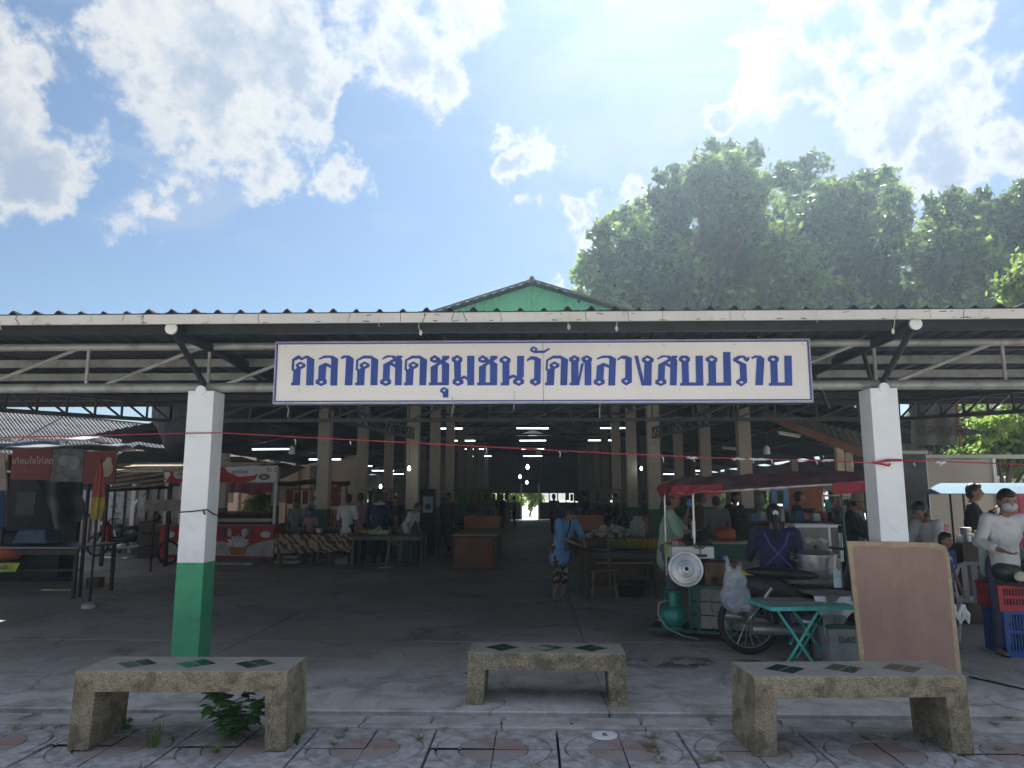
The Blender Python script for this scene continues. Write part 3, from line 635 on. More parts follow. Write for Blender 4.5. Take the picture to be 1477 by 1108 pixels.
def put_glyph(k, dx=0):
    outer, holes = G[k]; loops = [[at(x+dx, y, SY-.005) for x, y in lp] for lp in [outer]+holes]
    flat = [p for lp in loops for p in lp]; tris = tessellate_polygon(loops); q = MB(); n = len(flat); dy = V((0, .008, 0))
    fs = [t_ for t_ in tris]+[tuple(reversed([i+n for i in t_])) for t_ in tris]; o_ = 0
    for lp in loops:
        m_ = len(lp); fs += [(o_+i, o_+(i+1) % m_, n+o_+(i+1) % m_, n+o_+i) for i in range(m_)]; o_ += m_
    q.add(flat+[p+dy for p in flat], fs); q.build('letter', signblue, t, world=True)
for k, dx in (('to', 0), ('lo', 0), ('aa', 0), ('do', 0), ('so', 0), ('do', 70.4), ('cho', 0), ('u', 0), ('mo', 0), ('cho', 69.5), ('no', 0), ('wo', 0), ('an', 0), ('do', 273.9),
              ('ho', 0), ('lo', 401.2), ('wo2', 0), ('ngo', 0), ('so', 397.0), ('bo', 0), ('po', 0), ('ro', 0), ('aa', 592.7), ('bo', 128.2)): put_glyph(k, dx)
for px in (470, 640, 930, 1100): 
    pp = at(px, 540, SY); MB().bar((pp.x, SY+.04, 2.52), (pp.x, SY+.04, 2.95), .03, .02).build('hanger', darkst, t, world=True)
    MB().box((pp.x, (SY+TY)/2+.03, 2.56), (.03, TY-SY-.06, .02)).build('hanger', darkst, t, world=True)

# red rope with rag ends strung between the pillars, and the black cord
rope = mat('red_rope', (.40, .03, .05), .6); rag = mat('white_rag', (.62, .62, .64), .7)
def rp(px, py, Y=6.55): return at(px, py, Y)
t = thing('rope', 'thin red rope with rag ends strung between the two white pillars', 'rope', rp(770, 648))
pts = [rp(-200, 637, 6.5), rp(0, 631, 6.5), rp(150, 628, 6.54), rp(267, 625, 6.57), rp(323, 624.5, 6.59), rp(420, 630), rp(600, 639), rp(770, 648), rp(900, 655), rp(1050, 661), rp(1180, 664.5), rp(1240, 667, 6.55), rp(1258, 668, 6.585), rp(1298, 664, 6.585), rp(1340, 665), rp(1477, 670), rp(1650, 676)]
MB().path(pts, .0055, 6).build('strand', rope, t, True, True)
q = MB()
for px, py, s in ((425, 634, 1), (505, 637, .6), (700, 646, 1), (806, 651, 1.1), (955, 659, 1), (1000, 661, .7), (1085, 662, .8), (1112, 663, .8), (1177, 665, .7), (1228, 667, .9), (1318, 668, .6), (1355, 668, .6)):
    p_ = rp(px, py); q.path([p_, p_+V((.012*s, -.006, -.015)), p_+V((.008*s, 0, -.05*s))], [.006, .005, .002], 5)
for xa, xb in ((1055, 1075), (1080, 1110), (990, 1006), (1185, 1203), (1350, 1366)):
    q.path([rp(xa+(xb-xa)*i/5, 661.5+(xa-1050)*.02+random.uniform(-1, 2), 6.54) for i in range(6)], [.003, .012, .009, .013, .008, .003], 6)
q.build('rag_ends', rag, t, True, True, kind='stuff')
q = MB(); q.path([rp(1258, 667, 6.575), rp(1270, 669, 6.57), rp(1282, 672, 6.565), rp(1284, 669, 6.57)], .010, 6); q.path([rp(1262, 668, 6.57), rp(1280, 664, 6.57), rp(1300, 664, 6.585)], .012, 6)
q.build('knot', rope, t, True, True)
MB().path([rp(807, 651, 6.54), rp(818, 652, 6.54), rp(814, 656, 6.54)], [.004, .010, .002], 6).build('blue_rag', blue, t, True, True)
t = thing('cord', 'thin black cord tied round the weedy bench side pillar', 'cord', (XL, 6.5, 1.4))
zc_ = at(290, 737, PY).z; h_ = .124
MB().path([(XL-h_, PY+.12+h_, zc_-.01), (XL-h_, PY-.004, zc_-.012), (XL, PY-.008, zc_-.004), (XL+h_+.002, PY-.006, zc_+.012), (XL+h_+.004, PY+.12, zc_-.03), (XL+h_, PY+.12+h_, zc_-.05), (XL-h_, PY+.125+h_, zc_-.01)], .006, 6).build('strand', black, t, True, True)
MB().path([(XL+h_-.03, PY-.012, zc_+.01), (XL+h_-.02, PY-.02, zc_-.02), (XL+h_-.01, PY-.012, zc_-.03)], .008, 6).build('knot', black, t, True, True)
# ------------------------------------------------------------ trees
def leafmesh(name, blobs, n, size, m, seed=1, lump=.28, mats=None):
    """blobs: (centre, radius); leaf-sized faces gathered in clumps through the volume"""
    rs = np.random.RandomState(seed); tot = sum(b[1]**2.2 for b in blobs); P = []; 
    for c, r in blobs:
        k = max(4, int(n*r**2.2/tot)); nc = max(3, k//50)
        d = rs.normal(size=(nc, 3)); d /= np.linalg.norm(d, axis=1)[:, None]
        rad = r*(rs.uniform(.2, 1.0, nc)**.42)*(1.02+rs.normal(size=nc)*.17); cc = np.array(c)+d*rad[:, None]*np.array((1, 1, .9))
        pick = rs.randint(0, nc, k); P.append(cc[pick]+rs.normal(size=(k, 3))*(r**.5)*lump*.62)
    P = np.concatenate(P); k = len(P)
    a = rs.normal(size=(k, 3)); a /= np.linalg.norm(a, axis=1)[:, None]; b = rs.normal(size=(k, 3)); b -= a*(a*b).sum(1)[:, None]; b /= np.linalg.norm(b, axis=1)[:, None]
    s = size*rs.uniform(.6, 1.35, k)[:, None]; nrm = np.cross(a, b)
    vs = np.stack([P-a*s, P+b*s*.48+nrm*s*.12, P+a*s, P-b*s*.48+nrm*s*.12], 1).reshape(-1, 3)
    me = bpy.data.meshes.new(name); me.vertices.add(4*k); me.vertices.foreach_set('co', vs.astype(np.float32).ravel())
    me.loops.add(4*k); me.loops.foreach_set('vertex_index', np.arange(4*k, dtype=np.int32)); me.polygons.add(k)
    me.polygons.foreach_set('loop_start', np.arange(0, 4*k, 4, dtype=np.int32)); me.polygons.foreach_set('loop_total', np.full(k, 4, dtype=np.int32))
    for mm in (m if isinstance(m, tuple) else (m,)): me.materials.append(mm)
    if isinstance(m, tuple):
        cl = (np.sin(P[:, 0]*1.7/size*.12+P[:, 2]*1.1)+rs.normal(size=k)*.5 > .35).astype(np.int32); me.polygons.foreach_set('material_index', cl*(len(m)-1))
    me.update(calc_edges=True); me.validate(); return me
def tree(label, base, blobs, n, size, m, seed, group=None, tr=.3, cat='tree', name='tree'):
    t = thing(name, label, cat, base, 0, group); q = MB(); base = V(base); rnd = random.Random(seed)
    cen = sum((V(b[0]) for b in blobs), V())/len(blobs); fork = V((base.x+(cen.x-base.x)*.3, base.y, base.z+(cen.z-base.z)*.5))
    q.path([base, base*.5+fork*.5+V((tr*.3, 0, 0)), fork], [tr, tr*.8, tr*.65], 8)
    for c, r in blobs:
        c = V(c); mid = fork*.5+c*.5+V((rnd.uniform(-.4, .4), rnd.uniform(-.4, .4), .2))*r*.3
        q.path([fork, mid, c], [tr*.5, tr*.3, tr*.12], 5)
        for _ in range(3):
            e = c+V((rnd.uniform(-1, 1), rnd.uniform(-1, 1), rnd.uniform(-.3, 1)))*r*.75; q.path([mid*.4+c*.6, e], [tr*.14, tr*.05], 4)
    q.build('trunk', bark, t, True, True)
    o = link('crown', leafmesh('crown', blobs, n, size, m, seed), t, True); o['kind'] = 'stuff'; return t
def bl(lst, d, jit=2.0, seed=3):
    rnd = random.Random(seed); out = []
    for px, py, r in lst:
        y = d+rnd.uniform(-jit, jit); out.append((at(px, py, y), r*y/F))
    return out
TA = [(872,395,42),(850,425,24),(905,330,40),(880,345,30),(960,300,38),(966,262,22),(945,380,70),(1045,228,30),(1020,265,40),(1060,250,40),(1005,330,70),(1075,340,65),(1080,225,22),(1110,258,30),(930,440,55),(1040,420,75),(890,440,40)]
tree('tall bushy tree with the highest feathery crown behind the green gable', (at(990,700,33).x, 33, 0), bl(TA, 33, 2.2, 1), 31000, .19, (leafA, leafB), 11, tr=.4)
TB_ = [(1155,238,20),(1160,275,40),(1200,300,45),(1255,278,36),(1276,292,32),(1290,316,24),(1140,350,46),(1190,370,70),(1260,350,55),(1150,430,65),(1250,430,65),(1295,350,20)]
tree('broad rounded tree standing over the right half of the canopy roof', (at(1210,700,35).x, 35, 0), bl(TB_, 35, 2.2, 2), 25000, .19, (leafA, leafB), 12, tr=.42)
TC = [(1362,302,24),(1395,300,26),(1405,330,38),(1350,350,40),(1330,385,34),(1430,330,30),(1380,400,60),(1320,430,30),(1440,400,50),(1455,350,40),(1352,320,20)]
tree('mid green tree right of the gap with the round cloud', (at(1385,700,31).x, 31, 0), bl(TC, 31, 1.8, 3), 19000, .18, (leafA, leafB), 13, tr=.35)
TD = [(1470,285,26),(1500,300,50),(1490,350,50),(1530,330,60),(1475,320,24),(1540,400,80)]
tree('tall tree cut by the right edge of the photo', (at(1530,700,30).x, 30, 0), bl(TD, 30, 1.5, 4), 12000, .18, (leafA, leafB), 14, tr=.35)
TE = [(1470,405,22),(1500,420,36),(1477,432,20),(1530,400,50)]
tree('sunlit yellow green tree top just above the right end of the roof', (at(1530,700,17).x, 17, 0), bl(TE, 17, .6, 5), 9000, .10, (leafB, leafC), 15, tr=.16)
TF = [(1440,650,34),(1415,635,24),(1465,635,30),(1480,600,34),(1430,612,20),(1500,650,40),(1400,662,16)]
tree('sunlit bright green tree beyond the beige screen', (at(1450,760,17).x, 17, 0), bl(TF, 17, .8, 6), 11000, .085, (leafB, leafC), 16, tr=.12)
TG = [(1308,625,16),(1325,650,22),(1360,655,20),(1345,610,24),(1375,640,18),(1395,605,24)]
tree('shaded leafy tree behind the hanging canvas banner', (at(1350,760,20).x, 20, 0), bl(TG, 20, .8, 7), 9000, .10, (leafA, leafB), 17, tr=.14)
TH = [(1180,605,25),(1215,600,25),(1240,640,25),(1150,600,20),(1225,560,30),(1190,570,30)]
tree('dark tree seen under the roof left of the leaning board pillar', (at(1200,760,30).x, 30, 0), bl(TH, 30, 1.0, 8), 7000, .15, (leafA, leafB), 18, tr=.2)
# plantings seen through the open sides and the far end of the hall
k = 0
for px, py, r, d, lb in ((500,722,14,54,'left'),(545,712,16,54,'left'),(575,725,14,54,'left'),(640,718,14,56,'left'),(705,716,12,58,'middle'),(740,722,16,58,'middle'),(770,720,14,60,'middle'),(860,716,16,56,'right'),(905,722,14,56,'right'),(1000,716,18,54,'right'),(1040,722,16,54,'right'),(1090,720,16,50,'right')):
    b = [(at(px+random.uniform(-6, 6), py+random.uniform(-8, 8), d), r*d/F*random.uniform(.8, 1.2)) for _ in range(4)]
    k += 1; tree(f'bright garden bush seen through the hall, {"first second third fourth fifth sixth seventh eighth ninth tenth eleventh twelfth".split()[k-1]} from its left end', (b[0][0].x, d, 0), b, 1500, .16, (leafB, leafC), 30+k, 'garden bushes beyond the hall', .08, 'bush', 'garden_bush')
b = [(at(370, 728, 26), .32), (at(378, 722, 26), .28), (at(362, 735, 26), .25)]
tree('small round bright bush seen over the bottle row', (b[0][0].x, 26, 0), b, 1500, .07, (leafB, leafC), 50, None, .05, 'bush', 'garden_bush')
b = [(at(118, 712, 22), .5), (at(124, 722, 22), .4), (at(112, 730, 22), .35)]
tree('dark green bush between the stall and the white fence', (b[0][0].x, 22, 0), b, 1800, .09, leafB, 51, None, .06, 'bush', 'garden_bush')

# ------------------------------------------------------------ buildings at the left
def cquad(q, A, B, C_, D_, n, amp, rows=6, th=.02):       # corrugated sheet between four corners, ribs run A->D
    A, B, C_, D_ = map(V, (A, B, C_, D_)); nn = (B-A).cross(D_-A).normalized(); nn = nn if nn.z > 0 else -nn
    return q.grid(lambda u, v: (A*(1-u)+B*u)*(1-v)+(D_*(1-u)+C_*u)*v+nn*amp*sin(2*pi*n*u), n*5, rows, -nn*th)
t = thing('tiled_house', 'low house with weathered grey corrugated roof behind the dark stall', 'house', at(120, 760, 22))
A, B, C_, D_ = at(-230, 568, 27), at(206, 612, 25.5), at(254, 662, 20.5), at(-200, 640, 20)
for j in range(4):
    v0, v1 = j/4, (j+1)/4+.03
    for i in range(9):
        u0, u1 = i/9, (i+1)/9+.004
        P4 = [(A*(1-u)+B*u)*(1-v)+(D_*(1-u)+C_*u)*v+V((0, 0, -.012*j+.01*(i % 2))) for u, v in ((u0, v0), (u1, v0), (u1, v1), (u0, v1))]
        q = MB(); cquad(q, *P4, 9, .028, 2); q.build('roof_sheet', roofold, t, True, True)
MB().bar(A+V((0, 0, .02)), B+V((0, 0, .02)), .3, .05).build('ridge_cap', roofold, t, world=True)
q = MB(); H_ = at(100, 655, 22.5)
pinkm = mat('pink_wall', (.50, .27, .21), .8, 0, .08, 1, .1, dirt=.2, dcol=(.3, .2, .17))
MB().box(((-26+at(262, 700, 23).x)/2, 23, 1.45), (26+at(262, 700, 23).x, .15, 2.9)).build('wall', pinkm, t, world=True)
for px in (172, 205, 222): MB().box((at(px, 700, 22.9).x, 22.9, 1.45), (.07, .06, 2.9)).build('batten', pinkm, t, world=True)
t = thing('red_tile_awning', 'small red tiled awning edge left of the corner booth', 'awning', at(245, 670, 20))
q = MB(); cquad(q, at(214, 650, 21.5), at(275, 654, 21.5), at(275, 668, 20), at(205, 662, 20), 9, .03, 2); q.build('tile_sheet', mat('red_tile', (.40, .10, .05), .7), t, True, True)
MB().tube(at(270, 664, 20.5), gr(270, 0+at(270, 664, 20.5).z*0+790), .03).build('post', darkst, t, world=True)
plankm = mat('grey_plank', (.50, .42, .31), .75, 0, .25, 3, .2)
t = thing('timber_canopy', 'stack of pale weathered planks forming a lean-to beside the stall sign', 'lean-to', at(200, 690, 17))
for i in range(5):
    a, b = at(160, 682+i*6.2, 16+i*.15), at(236+(i % 2)*3, 669+i*7.2, 17+i*.15)
    MB().bar(a, b, .075, .05).build('plank', plankm, t, world=True)
MB().bar(at(150, 708, 16), at(248, 703, 17.5), .06, .06).build('beam', darkst, t, world=True)
for i in range(11): MB().box((-7.15+.02*(i % 3), 11.75+i*.46, 1.95+i*.032+.012*(i % 2)), (2.75, .44, .03), (R(4), 0, R(random.uniform(-.6, .6)))).build('plank', plankm, t, world=True)  # overhead planks added to keep a patch of sun off the floor
for px in (155, 246): p = at(px, 700, 16.8); MB().bar((p.x, p.y, 0), (p.x, p.y, p.z), .07, .07).build('post', darkst, t, world=True)
t = thing('sheet_fence', 'white flaking metal sheet fence behind the motorbikes', 'fence', at(180, 780, 21))
fw = mat('flaky_white', (.42, .44, .46), .6, 0, .06, 2, .1, dirt=.8, dcol=(.12, .11, .10), ds=5, dlo=.56, dhi=.62)
x0_, x1_ = at(120, 700, 21).x, at(262, 700, 21).x; n = 9
for i in range(n):
    xa = x0_+(x1_-x0_)*i/n; w = (x1_-x0_)/n; zt, zl = at(0, 702, 21).z, at(0, 747, 21).z
    MB().box((xa+w/2, 21, (zt+zl)/2), (w-.03, .03, zt-zl)).build('panel', fw, t, world=True, bevel=.005)
    MB().box((xa, 20.96, (zt+.3)/2), (.035, .04, zt-.3)).build('rail', darkst, t, world=True)
zt = at(0, 747, 21).z-.02
for i in range(34): MB().box((x0_+(x1_-x0_)*(i+.5)/34, 21.02, zt/2+.05), (.052, .02, zt-.1)).build('picket', cream, t, world=True)
p = at(195, 700, 20.6); MB().box((p.x, 20.6, 1.0), (.11, .11, 2.0)).build('gate_post', white, t, world=True)
MB().path([at(200, 701, 20), at(217, 672, 19.8), at(222, 655, 19.7), at(215, 668, 19.7)], .012, 5).build('pink_string', mat('pink_cord', (.5, .25, .25), .7), t, True, True)
t = thing('pale_house', 'cream house wall seen beyond the booth through the open side', 'house', (-9.5, 30, 0))
MB().box((-10.5, 30, 1.6), (7.5, .3, 3.2)).build('wall', mat('cream_wall', (.62, .56, .46), .8, 0, .06, 1, .05), t, world=True)
for x in (-13, -11.8, -10.6, -9.4, -8.2): MB().box((x, 29.82, 1.6), (.08, .06, 3.2)).build('pilaster', mat('grey_trim', (.3, .28, .25), .8), t, world=True)
for x in (-12.4, -9.9): MB().box((x, 29.83, 1.7), (.7, .05, .8)).build('window', mat('dim_window', (.12, .14, .13), .3), t, world=True)
# right background
t = thing('white_house', 'white two storey house behind the bright tree', 'house', at(1420, 740, 34))
MB().box((26, 36, 3.0), (9, 4, 6)).build('wall', mat('house_white', (.55, .55, .6), .8, 0, .05), t, world=True)
for x in (23.2, 25.2, 27.4): MB().box((x, 33.98, 2.2), (.9, .06, 1.2)).build('window', mat('dim_window', (.12, .14, .13), .3), t, world=True)
MB().box((26, 35.5, 6.1), (10, 6, .2)).build('roof_slab', mat('roof_grey', (.3, .3, .32), .8), t, world=True)
t = thing('red_house', 'shop front with red folding doors behind the blue market awning', 'shop', at(1450, 750, 19))
MB().box((at(1462, 740, 20).x, 20, 1.0), (3.2, .1, 2.0)).build('wall', cream, t, world=True)
for i in range(7): MB().box((at(1435+i*10, 740, 19.9).x, 19.9, .95), (.16, .05, 1.55)).build('folding_leaf', mat('red_door', (.35, .04, .05), .6), t, world=True)
t = thing('beige_screen', 'big beige framed screen wall standing behind the blue market awning', 'screen', at(1380, 780, 12.5))
bz = mat('beige_sheet', (.46, .42, .35), .75, 0, .05, 1.2, .05)
a, b = at(1332, 662, 12.5), at(1430, 656, 12.5); 
MB().box(((a.x+b.x)/2, 12.5, a.z/2), (b.x-a.x-.04, .04, a.z-.02)).build('sheet', bz, t, world=True)
for x in (a.x, b.x): MB().box((x, 12.48, a.z/2), (.05, .07, a.z)).build('frame', whitep, t, world=True)
MB().box(((a.x+b.x)/2+.2, 12.4, a.z+.03), (b.x-a.x+.9, .3, .05)).build('eave', cream, t, world=True)
t = thing('grey_partition', 'dark grey panel between the board pillar and the beige screen', 'partition', at(1318, 780, 12))
MB().box((at(1318, 700, 12).x, 12, at(0, 655, 12).z/2), (.42, .05, at(0, 655, 12).z)).build('sheet', mat('slate', (.10, .10, .105), .8), t, world=True)
MB().box((at(1318, 700, 12).x, 11.97, at(0, 655, 12).z), (.46, .08, .05)).build('cap', cream, t, world=True)
t = thing('canvas_banner', 'faded grey canvas banner hung under the lattice beam', 'banner', at(1348, 643, 11))
q = MB(); a, b, c_, d = at(1315, 642, 11), at(1382, 642, 11), at(1384, 582, 11), at(1312, 582, 11)
q.grid(lambda u, v: (a*(1-u)+b*u)*(1-v)+(d*(1-u)+c_*u)*v+V((0, .03*sin(u*14)+.02*sin(v*9+u*4), 0)), 20, 8, (0, .01, 0))
q.build('canvas', mat('faded_canvas', (.13, .125, .12), .8, 0, .2, 3, .3), t, True, True)
MB().bar(at(1386, 643, 11), at(1380, 585, 11), .03, .03).build('edge_pole', mat('rusty', (.3, .16, .1), .8), t, world=True)
lettering('ตลาดสด', at(1322, 628, 10.95), (1, 0, 0), (0, 0, 1), .17, mat('faint_print', (.075, .07, .07), .8), t)
# right lean-to awning (brown beam with the pale underside) 
t = thing('lean_to_roof', 'low brown lean-to roof sloping down on the right of the hall', 'roof', at(1210, 660, 14))
A, B, C_, D_ = at(1090, 585, 17), at(1345, 650, 12.8), at(1345, 672, 17), at(1130, 632, 24)
q = MB(); cquad(q, A, B, C_, D_, 24, .02, 2); q.build('roof_sheet', mat('olive_sheet', (.13, .13, .10), .8, 0, .2, 1, .1), t, True, True)
MB().bar(at(1100, 598, 14.5), at(1330, 688, 13.2), .05, .14).build('beam', brownp, t, world=True)
for px, py, dd_ in ((1209, 640, 14), (1330, 668, 13)): p = at(px, py, dd_); MB().box((p.x, p.y, p.z/2), (.13, .13, p.z)).build('post', mat('sunlit_post', (.55, .48, .34), .7), t, world=True)

# ------------------------------------------------------------ people
def cloth(name, c, **k): return mat('cloth_'+name, c, .85, 0, .12, 4, .5, 9, **k)
skin = mat('skin', (.30, .165, .105), .55, 0, .06, 8, .05); skinl = mat('skin_light', (.42, .25, .17), .55, 0, .06, 8, .05)
hairm = mat('hair', (.012, .010, .010), .45, 0, .3, 60, .3, 90); hairg = mat('grey_hair', (.16, .14, .13), .6, 0, .3, 60, .3, 90)
eyem = mat('eye', (.01, .008, .008), .25); lipm = mat('lip', (.25, .09, .08), .6)
def rot(v, ax, ang): return Matrix.Rotation(ang, 3, ax) @ V(v)
def person(label, loc, rz, h=1.58, lean=0, sit=False, seat=.45, top='shirt', topm=None, botm=None, bot='trousers', skinm=skin, arms=None, hair='short', hairmat=None,
           head=(0, 0), stride=0.0, vox=.011, twist=0, crowd=False, sleeve=.5, wide=1.0, hem=None):
    """stands at loc facing local -y; arms = {side: (elbow, wrist)} as offsets from the shoulder, side -1 = the person's right"""
    s = h/1.7; t = thing('person', label, 'person', loc, rz)
    hz = (seat+.10) if sit else .90*s
    hip = V((0, 0, hz))
    def up(v):   # upper-body point given upright relative to the hip -> leaned
        v = V(v); v = rot(v, 'Z', twist); return hip+rot(v, 'X', lean)
    sh = {e: up((e*.175*s*wide, 0, .50*s)) for e in (-1, 1)}
    neck0, neck1 = up((0, .01*s, .50*s)), up((0, -.01*s, .60*s))
    hd = rot((0, -.02*s, .105*s), 'X', head[0]); hc = neck1+rot(rot(hd, 'Z', head[1]+twist), 'X', lean*.6)
    HR = Matrix.Rotation(lean*.6, 3, 'X') @ Matrix.Rotation(head[1]+twist, 3, 'Z') @ Matrix.Rotation(head[0], 3, 'X')
    def H(x, y, z): return hc+HR @ V((x*s, y*s, z*s))
    n = 8 if crowd else 12
    b = MB()
    b.ell(hc, (.077*s, .095*s, .112*s), n+2, HR); b.ell(H(0, -.030, -.062), (.052*s, .058*s, .052*s), n, HR)
    b.cone(H(0, -.088, .012), H(0, -.112, -.022), .010*s, .016*s, 7)
    for e in (-1, 1): b.ell(H(e*.080, .008, -.005), (.012*s, .022*s, .034*s), 7, HR); b.ell(H(e*.04, -.066, -.032), (.026*s, .024*s, .026*s), 7)
    b.ell(H(0, -.092, -.052), (.024*s, .012*s, .012*s), 7)
    b.cone(neck0, H(0, .015, -.06), .056*s, .052*s, n)
    b.ell(up((0, 0, .36*s)), (.150*s*wide, .098*s, .17*s), n+2, Matrix.Rotation(lean, 3, 'X')); b.ell(up((0, 0, .12*s)), (.130*s*wide, .092*s, .17*s), n+2, Matrix.Rotation(lean, 3, 'X'))
    b.ell(hip+V((0, .01, .0)), (.155*s*wide, .11*s, .13*s), n+2)
    if arms is None: arms = {}
    J = {}
    for e in (-1, 1):
        eo, wo_ = arms.get(e, ((e*.05, .02, -.28), (e*.05, -.08, -.52)))
        S0 = sh[e]; E = S0+rot(V(eo)*s, 'Z', twist); W_ = S0+rot(V(wo_)*s, 'Z', twist); J[e] = (S0, E, W_)
        b.cone(neck0+V((0, 0, -.01)), S0, .05*s, .052*s, n)
        b.cone(S0, E, .046*s, .036*s, n); b.cone(E, W_, .037*s, .024*s, n)
        d = (W_-E).normalized(); fwd = d.cross(V((e, 0, .2))).normalized(); side = d.cross(fwd).normalized()
        pc = W_+d*.052*s; M_ = Matrix((side, fwd, d)).transposed(); b.ell(pc, (.038*s, .016*s, .05*s), 8, M_)
        for i in range(4):
            o_ = side*(i-1.5)*.019*s; ln = (.036, .043, .040, .031)[i]*s; p0 = pc+d*.038*s+o_; p1 = p0+(d+fwd*.35*-1).normalized()*ln; p2 = p1+(d-fwd*1.1).normalized()*ln*.8
            b.cone(p0, p1, .0088*s, .0082*s, 6); b.cone(p1, p2, .0082*s, .007*s, 6)
        p0 = pc-d*.02*s+side*.03*s*-1; p1 = p0+(d*.6-side).normalized()*.035*s; b.cone(p0, p1, .011*s, .009*s, 6); b.cone(p1, p1+(d-side*.2).normalized()*.03*s, .009*s, .008*s, 6)
    K = {}
    for e in (-1, 1):
        h0 = hip+V((e*.085*s, 0, -.03))
        if sit: kn = h0+V((e*.06, -.40*s, .02)); an = V((kn.x, kn.y-.02, .09))
        else: kn = V((e*.095*s, -.03-stride*e*.12, .485*s)); an = V((e*.10*s, .03-stride*e*.26, .085*s))
        K[e] = (h0, kn, an)
        b.cone(h0, kn, .080*s, .055*s, n); b.cone(kn, an, .052*s, .033*s, n); b.ell(kn*.6+an*.4+V((0, .012, 0)), (.05*s, .052*s, .10*s), n)
        b.ell(an+V((0, .01, -.035)), (.034*s, .036*s, .045*s), 8); b.cone(an+V((0, -.0, -.052)), an+V((0, -.14*s, -.060)), .036*s, .024*s, 8)
    o = b.build('body', skinm, t, True); remesh(o, vox, 3)
    # upper garment
    if top:
        g_ = MB(); k_ = .016*s; Ml = Matrix.Rotation(lean, 3, 'X')
        g_.ell(up((0, 0, .36*s)), (.152*s*wide+k_, .10*s+k_, .165*s), n+2, Ml); g_.cone(up((0, 0, .34*s)), up((0, 0, .10*s)), .128*s*wide, .130*s*wide, n+4)
        z_ = hem if hem is not None else -.08
        g_.cone(up((0, 0, .12*s)), hip+rot((0, 0, z_*s), 'X', lean*.3 if not sit else 0), .135*s*wide, .158*s*wide, n+4)
        g_.cone(neck0+V((0, 0, -.02)), neck0+V((0, 0, .012)), .075*s, .062*s, n)
        for e in (-1, 1):
            S0, E, W_ = J[e]; g_.cone(neck0+V((0, 0, -.025)), S0, .062*s, .066*s, n)
            if sleeve <= 1: g_.cone(S0, S0+(E-S0)*max(sleeve, .3)*1.3, .062*s, .060*s, n)
            else: g_.cone(S0, E, .062*s, .052*s, n); g_.cone(E, E+(W_-E)*(sleeve-1), .052*s, .042*s, n)
        o = g_.build('shirt' if top == 'shirt' else top, topm, t, True); remesh(o, vox*1.15, 2)
        if not crowd:
            d_ = o.modifiers.new('folds', 'DISPLACE'); d_.texture = foldtex; d_.strength = .03; d_.mid_level = .42
    lo = MB()
    for e in (-1, 1):
        h0, kn, an = K[e]; lo.ell(hip+V((0, .01, .02)), (.168*s*wide, .125*s, .14*s), n+2)
        lo.cone(h0, kn, .098*s, .072*s, n)
        if bot == 'trousers': lo.cone(kn, an+V((0, 0, .02)), .070*s, .055*s, n)
        else: lo.cone(kn, kn+(an-kn)*.35, .078*s, .080*s, n)
    o = lo.build(bot, botm, t, True); remesh(o, vox*1.15, 2)
    sl_ = MB()
    for e in (-1, 1): a_ = K[e][2]; sl_.cone(a_+V((0, .03, -.072)), a_+V((0, -.15*s, -.074)), .030*s, .034*s, 8)
    for v in range(len(sl_.v)): sl_.v[v] = (sl_.v[v][0], sl_.v[v][1], max(.004, sl_.v[v][2]*.55))
    sl_.build('sandals', black, t, True)
    hm = hairmat or hairm
    if hair != 'none':
        q = MB(); q.ell(H(0, .020, .024), (.089*s, .094*s, .108*s), n+2, HR); q.ell(H(0, .035, -.02), (.082*s, .078*s, .085*s), n, HR); q.ell(H(0, -.045, .080), (.066*s, .05*s, .038*s), n, HR)
        if hair == 'bob': q.ell(H(0, .03, -.05), (.095*s, .085*s, .085*s), n, HR)
        if hair == 'pony':
            q.ell(H(0, .105, .01), .032*s, n); q.cone(H(0, .115, .0), H(.01, .14, -.13), .03*s, .034*s, n); q.cone(H(.01, .14, -.13), H(0, .12, -.27), .034*s, .012*s, n)
        if hair == 'bun': q.ell(H(0, .10, .03), .045*s, n)
        o = q.build('hair', hm, t, True); remesh(o, vox*.9, 2)
    if not crowd:
        for e in (-1, 1):
            MB().ell(H(e*.030, -.088, .008), (.012*s, .006*s, .006*s), 8, HR).build('eye', eyem, t, True)
            MB().ell(H(e*.032, -.090, .028), (.018*s, .005*s, .004*s), 8, HR).build('eyebrow', hm, t, True)
        MB().ell(H(0, -.101, -.052), (.022*s, .005*s, .006*s), 8, HR).build('mouth', lipm, t, True)
    t['_'] = 0; del t['_']
    t_info[t.name] = (H, J, up, K, hip, s); return t
t_info = {}
foldtex = bpy.data.textures.new('cloth_folds', 'CLOUDS'); foldtex.noise_scale = .11
cblue = cloth('sky_blue', (.13, .30, .60)); cmint = cloth('mint', (.34, .50, .40)); cnavy = cloth('navy', (.022, .025, .085)); cblack = cloth('black', (.018, .018, .024))
cwhite = cloth('white', (.62, .62, .62)); cpink = cloth('pink', (.45, .26, .28)); cgrey = cloth('grey', (.14, .14, .15)); cjean = cloth('jeans', (.05, .07, .12)); cbrown = cloth('brown', (.10, .06, .045))
cpatt = mat('patterned_shorts', (.03, .02, .022), .85, 0, .1, 16, .3, 12, col2=(.38, .30, .22), thresh=(.52, .55))
def gp(px, py): p = gr(px, py); return (p.x, p.y, 0)
